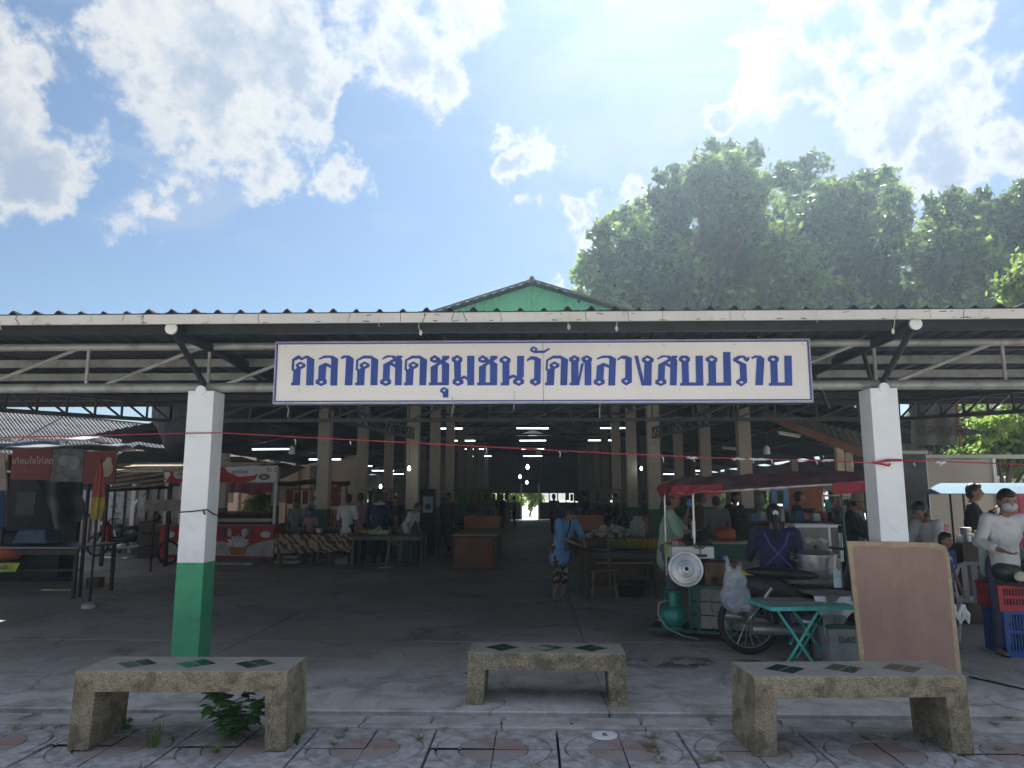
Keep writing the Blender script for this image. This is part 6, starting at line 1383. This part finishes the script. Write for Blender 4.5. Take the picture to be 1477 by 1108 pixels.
for px, yy, pt, pb in ((999, 8.5, 705, 850), (1212, 8.2, 700, 830), (1246, 9.6, 700, 830), (958, 9.7, 702, 840)):
    a, b = at(px, pt, yy), at(px+(3 if px > 1200 else 0), pb, yy); MB().tube((a.x, yy, a.z), (a.x+(.03 if px > 1200 else 0), yy, zt_c if px < 1100 else PZ(845, yy)), .012).build('pole', cf if px > 1200 else steel, t, True, True)
# things on the cart
z1 = zt_c+.03
def on(px, py, Y): return at(px, py, Y)
o = thing('stove_box', 'brown scorched metal stove box on the cart body', 'stove', (PX(1033, 8.45), 8.55, z1)); MB().box((0, 0, .12), (.36, .36, .24)).build('casing', mat('scorched', (.17, .11, .06), .5, .4, .4, 6, .1), o, bevel=.006)
MB().box((.205, 0, .12), (.045, .36, .25)).build('side_plate', wooddust, o); MB().lathe([(.03, .0), (.03, .03), (.001, .035)], (-.08, -.18, .06), 12, Euler((pi/2, 0, 0)).to_matrix()).build('knob', black, o, True)
MB().path([(-.05, -.19, -.02), (-.16, -.22, -.1), (-.12, -.2, -.28), (-.02, -.2, -.38)], .009, 6).build('gas_hose', mat('hose', (.3, .3, .27), .6), o, True)
o = thing('electronic_box', 'white metal box on top of the cart behind the round lid', 'box', on(997, 803, 8.5)); MB().box((0, 0, .05), (.46, .22, .13)).build('casing', whitep, o, bevel=.008); MB().box((.0, -.115, .02), (.3, .006, .03)).build('slot', black, o)
MB().box((0, .12, (zt_c-on(997, 803, 8.5).z)/2), (.3, .12, max(.05, on(997, 803, 8.5).z-zt_c))).build('stand', mat('cart_inside', (.06, .06, .055), .7), o)
c = on(989, 821, 8.28); o = thing('pot_lid', 'big round steel pot lid leaning on the front of the cart', 'lid', c); rl = 24.5*8.2/F
alum = mat('aluminium', (.55, .55, .57), .38, .85, .15, 6, .1, 30)
MB().lathe([(rl, 0), (rl*.99, .012), (rl*.86, .006), (rl*.82, .02), (rl*.5, .030), (rl*.47, .018), (rl*.22, .03), (rl*.2, .045), (.001, .05)], n=40, ax=Euler((R(82), 0, R(-8))).to_matrix()).build('disc', alum, o, True)
MB().ell(V((.0, -.055, .008)), (.022, .02, .022), 12).build('knob', black, o, True)
o = thing('scissors', 'black handled scissors stuck on the cart top', 'scissors', on(1009, 790, 8.35))
for e in (-1, 1): MB().path([V((e*.03+.024*cos(a), 0, .03*sin(a)+.02)) for a in [k*pi/5 for k in range(11)]], .007, 5).build('handle', black, o, True); 
MB().bar((0, 0, 0), (.02, .02, -.10), .015, .004).build('blade', steel, o)
c = on(1016, 774, 8.7); o = thing('small_fan', 'small black table fan on the cart under the awning', 'fan', c); q = MB()
for r_ in (.03, .06, .09, .115): q.path([(r_*cos(a*pi/10), -.04, r_*sin(a*pi/10)) for a in range(21)], .003, 4)
for a in range(16): q.path([(0, -.05, 0), (.07*cos(a*pi/8), -.05, .07*sin(a*pi/8)), (.115*cos(a*pi/8), -.0, .115*sin(a*pi/8)), (.05*cos(a*pi/8), .05, .05*sin(a*pi/8))], .002, 4)
q.build('guard', black, o); q = MB()
for a in range(4): MB().ell((.05*cos(a*pi/2), -.01, .05*sin(a*pi/2)), (.05, .006, .028), 8, Euler((0, -a*pi/2, 0)).to_matrix()).build('blade', darkst, o, True)
MB().tube((0, .06, 0), (0, .0, 0), .04, n=12).build('motor', black, o, True); MB().tube((0, .03, -.02), (0, .02, -.22), .015).build('neck', black, o, True); MB().lathe([(.07, -.26), (.065, -.22), (.001, -.21)]).build('base', black, o, True)
o = thing('paper_roll', 'white cylinder standing upright on the cart beside the fan', 'roll', on(1001, 776, 8.6)); MB().tube((0, 0, 0), (0, 0, .19), .022, n=12).build('roll', whitep, o, True); MB().tube((0, 0, -.12), (0, 0, 0), .01).build('spike', steel, o, True)
o = thing('orange_pot', 'orange pot on the steel counter behind the seller', 'pot', (PX(1040, 10), 9.95, PZ(781, 10)+.015)); MB().lathe([(.10, 0), (.15, .05), (.14, .14), (.12, .16), (.02, .18), (.03, .21), (.001, .22)]).build('vessel', mat('pot_orange', (.35, .09, .02), .4), o, True)
for px, r_, h_, m, lb in ((975, .05, .16, film, 'clear plastic jar nearest the mint green T-shirt'), (983, .05, .14, film, 'second clear plastic jar on the cart'), (965, .05, .13, mat('lime_jar', (.3, .5, .1), .4), 'lime green tub at the left of the cart'), (1040, .03, .09, blue, 'small blue tin on the cart worktop'), (1046, .03, .07, whitep, 'small white tin on the cart worktop')):
    o = thing('jar', lb, 'jar', on(px, 803 if px < 1000 else 812, 8.75)); MB().lathe([(r_, 0), (r_, h_), (r_*.8, h_*1.1), (.001, h_*1.1)], n=14).build('body', m, o, True); MB().lathe([(r_*.85, h_*1.1), (r_*.85, h_*1.25), (.001, h_*1.25)], n=14).build('lid', redp, o, True)
# gas cylinder
p = gr(965, 914); c = (PX(964, 8.45), 8.45, zb_c-.005); o = thing('gas_cylinder', 'green gas cylinder with collar standing on the cart shelf', 'gas cylinder', c); rg = 19.5*8.3/F; hg = PZ(872, 8.45)-c[2]
MB().lathe([(rg*.75, 0), (rg*.78, .03), (rg*.72, .035), (rg*.98, .07), (rg, .12), (rg, hg-.09), (rg*.94, hg-.04), (rg*.7, hg-.005), (rg*.3, hg+.015), (.001, hg+.018)], n=28).build('tank', gas, o, True)
for a0 in range(3):
    q = MB(); q.grid(lambda u, v: (rg*.56*cos((a0+u*.72)*2*pi/3), rg*.56*sin((a0+u*.72)*2*pi/3), hg-.01+.15*v), 6, 1, (0, 0, 0)); 
    for i in range(len(q.v)): pass
    q.build('collar_wall', gas, o, True).modifiers.new('thick', 'SOLIDIFY').thickness = .008
q = MB(); q.path([(rg*.56*cos(a*pi/12), rg*.56*sin(a*pi/12), hg+.15) for a in range(25)], .010, 6); q.build('collar_ring', gas, o, True)
MB().tube((0, 0, hg), (0, 0, hg+.09), .018).build('valve', steel, o, True); MB().lathe([(.03, hg+.09), (.03, hg+.115), (.001, hg+.12)], n=10).build('valve_wheel', redp, o, True)
MB().path([(-.02, -.02, hg+.06), (-rg*1.0, -.05, hg+.03), (-rg*1.15, -.10, hg-.08), (-rg*.6, -rg*1.0, hg-.22), (rg*.6, -rg*1.08, hg-.30), (rg*1.6, -rg*.9, hg-.33)], .010, 8).build('hose', mat('hose', (.3, .3, .27), .6), o, True)
MB().ell((-rg*.95, -.06, .10), (.03, .02, .015), 8).build('tag_ring', steel, o, True)
# yellow tub, plastic bag
o = thing('yellow_tub', 'yellow square tub beside the seller on the cart', 'tub', on(1077, 841, 8.3)); MB().box((0, 0, .07), (.25, .22, .15), None, 1.06).build('tub', yel, o, bevel=.01); MB().box((.14, -.03, .07), (.03, .2, .19)).build('board', yel, o)
o = thing('plastic_bag', 'clear plastic shopping bag of rubbish hanging from the cart', 'bag', on(1062, 885, 7.62)); q = MB(); b0 = V((0, 0, 0))
q.ell((0, 0, .16), (.155, .12, .16), 16); q.ell((.0, 0, .30), (.12, .09, .12), 12); q.cone((-.06, 0, .34), (-.055, .03, .54), .05, .012); q.cone((.06, 0, .34), (.04, .03, .47), .05, .012); q.ell((.10, 0, .08), (.09, .09, .07), 10)
w = q.build('bag', film, o, True); remesh(w, .016, 1); dd = w.modifiers.new('folds', 'DISPLACE'); tx = bpy.data.textures.new('bagfolds', 'CLOUDS'); tx.noise_scale = .06; dd.texture = tx; dd.strength = .035
q = MB(); q.ell((-.03, -.02, .12), (.06, .04, .03), 8, (0, .6, 0)); q.build('blue_wrapper', mat('wrapper_blue', (.04, .06, .45), .5), o, True); q = MB(); heap(q, (.03, 0, .05), .10, 9, .04, 2); q.build('rubbish', mat('rubbish_mix', (.45, .40, .38), .6, 0, .5, 10), o, True, kind='stuff')
# glass cabinet and steamer
Yk = 8.6; a, b, c_ = at(1143, 806, Yk), at(1206, 806, Yk), at(1206, 758, Yk); wk, hk = b.x-a.x, c_.z-a.z
o = thing('display_case', 'white framed glass display case behind the steamer pot', 'display case', ((a.x+b.x)/2, Yk, a.z))
for x in (-wk/2, wk/2):
    for y in (-.16, .16): MB().box((x, y, hk/2), (.03, .03, hk)).build('post', whitep, o)
for z in (0, hk):
    for y in (-.16, .16): MB().box((0, y, z), (wk+.03, .032, .03)).build('rail', whitep, o)
    for x in (-wk/2, wk/2): MB().box((x, 0, z), (.026, .29, .026)).build('rail', whitep, o)
MB().box((0, -.16, hk/2), (wk-.03, .004, hk-.03)).build('pane', glass, o); MB().box((0, .16, hk/2), (wk-.03, .004, hk-.03)).build('pane', glass, o); MB().box((0, 0, hk*.45), (wk-.03, .28, .006)).build('shelf', glass, o)
heap(MB(), (0, 0, hk*.46), .13, 10, .035, 5).build('buns', mat('bun', (.6, .55, .45), .6), o, True, kind='stuff')
MB().box((0, 0, (zt_c-a.z)/2-.0), (wk, .3, max(.04, a.z-zt_c))).build('plinth', pal, o) if a.z > zt_c else None
c = at(1179, 833, 8.15); rp_ = 28*7.95/F; hp = PZ(793, 8.15)-c.z; o = thing('steamer_pot', 'large dented aluminium steamer pot with domed lid beside the seller', 'pot', c)
MB().lathe([(rp_*.86, 0), (rp_*.90, .01), (rp_*.92, hp*.30), (rp_*.97, hp*.32), (rp_*.97, hp*.36), (rp_*.92, hp*.38), (rp_*.98, hp*.80), (rp_*1.03, hp*.82), (rp_*1.03, hp*.86), (rp_*.9, hp*.88), (rp_*.75, hp*.98), (rp_*.4, hp*1.05), (.001, hp*1.08)], n=36).build('vessel', alum, o, True)
MB().ell((0, 0, hp*1.12), (.025, .025, .022), 10).build('knob', black, o, True)
for e in (-1, 1): MB().path([(e*rp_*.95, -.04, hp*.62), (e*rp_*1.12, -.03, hp*.64), (e*rp_*1.12, .03, hp*.64), (e*rp_*.95, .04, hp*.62)], .008, 6).build('handle', steel, o, True)
zp = c.z; MB().box((0, .1, -.02), (.75, .7, .04)).build('tray', pal, o)
# motorbike pulling the cart: rear wheel seen behind the turquoise table
p = gr(1098, 950); MBK = motorbike('old motorbike of the food cart with white rimmed wheel behind the turquoise table', (p.x+.62, p.y+.12, 0), R(0), black, 'cart'); MBK.rotation_euler = (0, 0, R(180)); MBK.location = (p.x+.60, p.y+.18, 0)
MB().tube((.15, .20, .25), (.66, .24, .27), .045, .05, n=14).build('silencer', alum, MBK, True)
MBK.scale = (1.06, 1, 1.06)
o = thing('mask', 'pale blue face mask hanging from the motorbike mirror by the steamer pot', 'mask', at(1208, 835, 7.7)); q = MB(); q.grid(lambda u, v: (-.04+.08*u, -.012*sin(u*pi), .085-.17*v), 6, 6, (0, .003, 0)); q.build('cloth', mat('mask_blue', (.5, .62, .72), .7), o, True)
MB().path([(-.035, 0, .08), (-.01, 0, .15), (0, 0, .19), (.02, 0, .15), (.035, 0, .08)], .003, 4).build('ear_loop', whitep, o, True)
# turquoise folding table
Yf = 7.35; zt = PZ(868, Yf)
o = thing('folding_table', 'turquoise folding table with peeling painted top and crossed legs', 'table', (PX(1140, Yf), Yf, 0)); a, b = at(1062, 857, 7.75), at(1215, 876, 7.1)
peel = mat('peeling_top', (.09, .50, .44), .6, 0, .15, 26, .2, 30, col2=(.36, .37, .36), thresh=(.46, .50))
za = PZ(873, 7.1); zt = za
corners = [V((PX(1105, 7.02), 7.02, zt)), V((PX(1218, 7.12), 7.12, zt)), V((PX(1180, 7.85), 7.85, zt)), V((PX(1062, 7.75), 7.75, zt))]
MB().prism([c+V((0, 0, -.015)) for c in corners], (0, 0, .015)).build('tabletop', peel, o, world=True)
for c, d in zip(corners, corners[1:]+corners[:1]): MB().bar(c+V((0, 0, -.014)), d+V((0, 0, -.014)), .03, .034).build('edge_tube', teal, o, world=True)
for (xa_, xb_, yy) in ((1105, 1165, 7.12), (1122, 1180, 7.5)):
    for (u, v) in ((xa_, xb_-4), (xb_, xa_+12)):
        MB().tube((PX(u+6, yy), yy, zt-.03), (PX(v, yy), yy-.02, 0.015), .013, n=8).build('leg', teal, o, True, True)
for px_ in (1128, 1152): MB().tube((PX(px_, 7.12), 7.12, .22 if px_ < 1140 else .30), (PX(px_+6, 7.5), 7.5, .22 if px_ < 1140 else .30), .011, n=8).build('cross_bar', teal, o, True, True)
MB().prism([corners[3]+V((.12, -.12, .003)), corners[3]+V((.55, -.10, .003)), corners[3]+V((.65, -.45, .003)), corners[3]+V((.2, -.5, .003))], (0, 0, .008)).build('paper', mat('paper_grey', (.3, .3, .31), .7), o, world=True)
# wooden table with white sheets, turned legs
Yw = 7.55; o = thing('draped_table', 'wooden table with turned legs draped in white plastic sheets behind the board', 'table', (PX(1205, Yw), Yw, 0)); zw = PZ(856, Yw)
x0_, x1_ = PX(1172, Yw), PX(1290, Yw); MB().box(((x0_+x1_)/2, Yw+.2, zw-.02), (x1_-x0_, .75, .04)).build('tabletop', mat('grey_wood', (.17, .16, .15), .7, 0, .3, 4, .3, stretch=(1, 5, 1)), o, world=True)
tl = [(.03, 0), (.022, .05), (.035, .08), (.022, .12), (.02, .2), (.036, .26), (.036, .32), (.02, .36), (.03, .42), (.034, zw-.06), (.034, zw-.04)]
for x, y in ((PX(1178, Yw), Yw-.1), (PX(1200, Yw), Yw-.1), (x1_-.08, Yw-.1), (PX(1180, Yw+.5), Yw+.5)): MB().lathe(tl, (x, y, 0), 12).build('turned_leg', mat('leg_brown', (.12, .09, .08), .6), o, True, True)
q = MB(); xs0, xs1 = PX(1166, 7.35), PX(1262, 7.35)
q.grid(lambda u, v: (xs0+(xs1-xs0)*u, 7.38-.05*v-.03*sin(u*17+v*2), zw+.006-(.10+.12*abs(sin(u*4.3+.4)))*v), 40, 6, (0, .006, 0)); q.build('sheet', mat('sheet_white', (.72, .74, .80), .6, 0, .1, 3, .5, 10), o, True, True)
q = MB(); q.grid(lambda u, v: (xs0+(xs1-xs0)*u, 7.36+.7*v, zw+.008+.006*sin(u*30+v*12)), 40, 8, (0, 0, .004)); q.build('sheet', mat('sheet_grey', (.24, .24, .25), .6, 0, .4, 3, .5, 10), o, True, True)
q = MB(); q.grid(lambda u, v: (PX(1176, 7.3)+.22*u*(1-.4*v), 7.31-.02*sin(u*9), zw-.16-.26*v*(1-.3*abs(u-.4))), 10, 8, (0, .005, 0)); q.build('torn_rag', mat('rag_grey', (.30, .29, .30), .7, 0, .3, 6, .5, 10), o, True, True)
p = gr(1228, 962); o = thing('storage_box', 'grey white plastic box with a faint printed mark under the draped table', 'box', (p.x, p.y+.25, 0)); hb = PZ(905, p.y)
MB().box((0, 0, hb/2), (.32, .42, hb), None, 1.12).build('shell', mat('box_grey', (.34, .37, .38), .6), o, bevel=.01); MB().box((0, 0, hb+.012), (.37, .48, .03)).build('rim', mat('rim_dark', (.03, .10, .07), .6), o)
lettering('DADI', (-.10, -.240, hb*.62), (1, 0, 0), (0, .02, 1), .06, mat('mark_grey', (.12, .13, .14), .7), o, .004, world=False)
# slippers
for px, lb in ((1098, 'pale worn slipper by the white rimmed wheel'), (1132, 'pale worn slipper under the turquoise table')):
    p = gr(px, 962); o = thing('slipper', lb, 'slipper', (p.x, p.y, 0), R(70 if px < 1110 else 80)); q = MB(); q.ell((0, 0, .012), (.05, .12, .012), 12); q.build('sole', mat('slipper_pale', (.36, .33, .27), .7), o, True); q = MB(); q.path([(-.04, .0, .015), (-.02, -.03, .05), (.02, -.03, .05), (.04, .0, .015)], .012, 6); q.build('strap', mat('slipper_pale', (.36, .33, .27), .7), o, True)
# ------------------------------------------------------------ right side
Yr = 7.5
p = gr(1460, 932); crate('blue slotted plastic crate under the red one beside the masked vendor', (PX(1470, 7.8), 7.85, 0), (.66, .46, PZ(880, 7.6)), blue, group='vegetable crates', rz=R(-8)); zb1 = PZ(880, 7.6)
crate('red slotted plastic crate stacked on the blue one holding gourds', (PX(1468, 7.8), 7.85, zb1), (.70, .48, PZ(843, 7.6)-zb1), red, group='vegetable crates', rz=R(-8)); zr1 = PZ(843, 7.6)
o = thing('tray', 'wide dark flat tray on the red crate', 'tray', (PX(1470, 7.8), 7.8, zr1)); MB().lathe([(.36, 0), (.44, .035), (.43, .04), (.35, .012), (.001, .012)], n=28).build('dish', mat('tray_dark', (.10, .10, .11), .4), o, True)
gm = mat('gourd_skin', (.018, .035, .022), .35, 0, .3, 9, .15, 20, dirt=.6, dcol=(.10, .13, .07), ds=20, dlo=.56, dhi=.62)
for k, (dx_, dy_, dz_, r_, rz_, lb) in enumerate(((-.24, -.12, .12, .12, .3, 'dark green gourd at the left front of the tray'), (.02, -.18, .12, .12, -.2, 'dark green gourd with pale cut face at the front of the tray'), (.26, -.10, .12, .12, .1, 'dark green gourd at the right of the tray'), (-.06, .05, .26, .115, .5, 'dark green gourd lying on top of the others'), (.16, .10, .25, .11, -.4, 'dark green gourd under the vendor hands'))):
    o = MB().ell((0, 0, 0), (r_*1.5, r_, r_*.95), 18).build('gourd', gm, None, True); o.location = (PX(1466, 7.8)+dx_, 7.8+dy_, zr1+dz_); o.rotation_euler = (0, .15, rz_); tag(o, lb, 'gourd', 'gourds on the tray')
o = MB().ell((0, 0, 0), (.07, .02, .05), 12).build('gourd_slice', mat('gourd_flesh', (.5, .48, .36), .6), None, True); o.location = (PX(1460, 7.5), 7.50, zr1+.10); tag(o, 'pale cut slice leaning on the front gourd', 'gourd slice')
plastic_chair('white plastic chair between the boy and the masked vendor', (PX(1402, 8.4), 8.5, 0), R(150), whitep, 1.0)
o = thing('hanging_bag', 'white and green plastic bag tied above the plastic chair', 'bag', at(1415, 790, 8.0)); q = MB(); q.ell((0, 0, .1), (.06, .05, .06), 10); q.cone((0, 0, .05), (.02, 0, -.25), .03, .05); w = q.build('bag', mat('bag_mint', (.45, .62, .55), .5), o, True); remesh(w, .012, 1)
o = thing('blue_awning', 'pale blue market awning on thin poles in front of the beige screen', 'awning', (PX(1410, 11), 11.2, 0))
c4 = [at(1333, 713, 10.6), at(1500, 713, 10.6), at(1560, 703, 12.0), at(1380, 703, 12.2)]
q = MB(); q.grid(lambda u, v: (c4[0]*(1-u)+c4[1]*u)*(1-v)+(c4[3]*(1-u)+c4[2]*u)*v+V((0, 0, .10*sin(v*pi))), 10, 6, (0, 0, .01)); q.build('sheet', mat('awning_blue', (.09, .20, .30), .8, 0, .2, 2, .3, trans=.15), o, True, True)
for px, yy in ((1337, 10.7), (1369, 10.7), (1388, 11.0), (1445, 10.7)): MB().tube((PX(px, yy), yy, 0), (PX(px, yy), yy, PZ(711, yy)), .014).build('pole', darkst, o, True, True)
t = table('wooden counter with steel cups and jars under the blue awning', 0, 9.9, 10.5, PX(1355, 10), PX(1425, 10), PZ(785, 10), wooddust, woodd)
zt = PZ(785, 10)
for i, (px, r_, h_, m, lb) in enumerate(((1387, .07, .22, alum, 'tall steel cup stack on the counter under the blue awning'), (1396, .05, .14, film, 'glass jar on the counter under the blue awning'), (1406, .06, .18, mat('brass', (.45, .3, .1), .3, .8), 'brass coloured cups on the counter under the blue awning'), (1378, .05, .12, film, 'second glass jar near the stooping person'))):
    o = thing('cup_stack', lb, 'cups', (PX(px, 10.1), 10.1, zt)); MB().lathe([(r_*.8, 0), (r_, h_), (r_*.9, h_), (.001, h_*.9)], n=16).build('vessel', m, o, True)
    for k_ in range(3): MB().lathe([(r_*1.02, h_*(.3+.22*k_)), (r_*1.06, h_*(.32+.22*k_)), (r_*1.02, h_*(.34+.22*k_))], n=16).build('rim', m, o, True)
o = thing('bucket', 'pink plastic bucket beside the stooping person', 'bucket', (PX(1344, 9.7), 9.7, PZ(783, 9.7))); MB().lathe([(.11, 0), (.15, .22), (.16, .23), (.14, .22), (.10, .02), (.001, .02)], n=20).build('pail', pinkp, o, True); MB().path([(-.15, 0, .22), (-.08, 0, .30), (.08, 0, .30), (.15, 0, .22)], .006, 6).build('handle', whitep, o, True)
o = thing('icebox', 'turquoise lidded cool box left of the pink bucket', 'cool box', (PX(1325, 10), 10.0, 0)); zz = PZ(778, 10); MB().box((0, 0, zz/2), (.38, .35, zz)).build('body', mat('cool_teal', (.12, .25, .25), .5), o, bevel=.02); MB().box((0, 0, zz+.04), (.42, .39, .08)).build('lid', mat('cool_lid', (.35, .42, .42), .5), o, bevel=.02); MB().box((.45, -.2, PZ(783, 9.7)/2), (.4, .5, PZ(783, 9.7))).build('side_stand', woodd, o)
o = thing('paper_scrap', 'crumpled white plastic hanging by the board edge', 'plastic', at(1385, 885, 7.3)); q = MB(); 
for k in range(6): q.path([(random.uniform(-.05, .05), 0, .08), (random.uniform(-.08, .08), -.02, 0), (random.uniform(-.03, .10), 0, -.09)], [.012, .018, .006], 5)
w = q.build('scrap', whitep, o, True)
# clutter behind the cart
t = thing('blue_posts', 'pair of light blue painted posts behind the seller', 'posts', (PX(1122, 13), 13, 0))
for px in (1115, 1132): MB().box((PX(px, 13), 13, PZ(700, 13)/2), (.085, .085, PZ(700, 13))).build('post', mat('post_blue', (.22, .40, .68), .6), t, world=True)
MB().box((PX(1123, 13), 13, PZ(705, 13)), (.13, .07, .07)).build('crossbar', mat('post_blue', (.22, .40, .68), .6), t, world=True)
p = at(1123, 741, 11.5); t = thing('payment_card', 'white printed card on a stand behind the seller head', 'card', p); MB().box((0, 0, 0), (.17, .02, .23)).build('card', mat('card_grey', (.5, .5, .52), .5), t); MB().box((0, -.013, .085), (.14, .004, .025)).build('heading', mat('card_dark', (.12, .12, .16), .5), t); MB().tube((0, 0, -.12), (0, 0, -p.z+.0), .012).build('stand', darkst, t)
t = thing('orange_wall', 'orange brown wall panel deep behind the food cart', 'wall panel', (PX(1160, 15.5), 15.5, 0)); MB().box((0, 0, PZ(700, 15.5)/2), (PX(1187, 15.5)-PX(1136, 15.5), .06, PZ(700, 15.5))).build('panel', mat('rust_orange', (.26, .11, .06), .8, 0, .15, 2), t)
t = thing('goods_counter', 'counter piled with packets and steel bowls behind the glass case', 'counter', (PX(1175, 12.5), 12.5, 0)); zz = PZ(752, 12.5); MB().box((0, 0, zz/2-.02), (2.3, .9, zz-.04)).build('body', mat('umber2', (.10, .07, .05), .7), t); MB().box((0, 0, zz), (2.4, 1.0, .04)).build('counter_top', woodd, t)
for i in range(14):
    x = -1.1+i*.16; m = (mat('packet_blue', (.10, .2, .42), .5), mat('packet_white', (.45, .48, .52), .5), mat('packet_red', (.35, .05, .05), .5), black, mat('packet_teal', (.05, .25, .22), .5))[i % 5]
    MB().box((x, -.3+.12*(i % 3), zz+.08), (.13, .12, .12+.05*(i % 2)), (.1*(i % 3), .15*(i % 2), .3*i)).build('packet', m, t)
    if i % 3 == 0: MB().lathe([(.07, 0), (.12, .08), (.115, .08), (.06, .01), (.001, .01)], (x, -.05, zz+.14), 14).build('bowl', steel, t, True)
t = thing('clothes_rack', 'rack of bright hanging bags behind the man in the bucket hat', 'rack', (PX(1232, 13), 13, 0))
for i in range(9):
    m = (mat('bag_teal', (.05, .35, .33), .6), mat('bag_pink', (.5, .08, .12), .6), mat('packet_white', (.45, .48, .52), .5), black)[i % 4]; MB().box((-.45+.11*i, .05*(i % 2), PZ(733, 13)-.05*(i % 3)), (.10, .05, .3), (0, .15*((i % 3)-1), 0)).build('bag', m, t)
MB().tube((-.55, 0, PZ(715, 13)), (.55, 0, PZ(715, 13)), .015).build('rail', steel, t, True); [MB().tube((x, 0, 0), (x, 0, PZ(715, 13)), .015).build('post', steel, t, True) for x in (-.55, .55)]
p = gr(1232, 850); motorbike('black motorbike behind the man in the bucket hat', (PX(1236, 11.6), 11.6, 0), R(70), black, None, 'parked motorbikes')
# oil stains and trailing cable on the concrete
o = MB().path([gr(1398, 978), gr(1430, 985), gr(1477, 996), gr(1560, 1006)], .008, 5).build('cable', black, None, True); o.location.z = .01; tag(o, 'thin dark cable lying on the concrete at the right', 'cable')

# ------------------------------------------------------------ added thin volume that imitates lens glare
hz = bpy.data.materials.new('glare_haze'); hz.use_nodes = True; nt = hz.node_tree; nt.nodes.clear()
pvn = N('ShaderNodeVolumePrincipled'); pvn.inputs['Density'].default_value = .0022; pvn.inputs['Anisotropy'].default_value = .7; pvn.inputs['Color'].default_value = (.60, .80, 1, 1)
ho = N('ShaderNodeOutputMaterial'); L(pvn.outputs[0], ho.inputs['Volume'])
MB().box((0, 122.5, 10.6), (324, 375, 23.4)).build('glare_haze', hz, kind='stuff')
S.cycles.volume_bounces = 0; S.cycles.volume_step_rate = 4
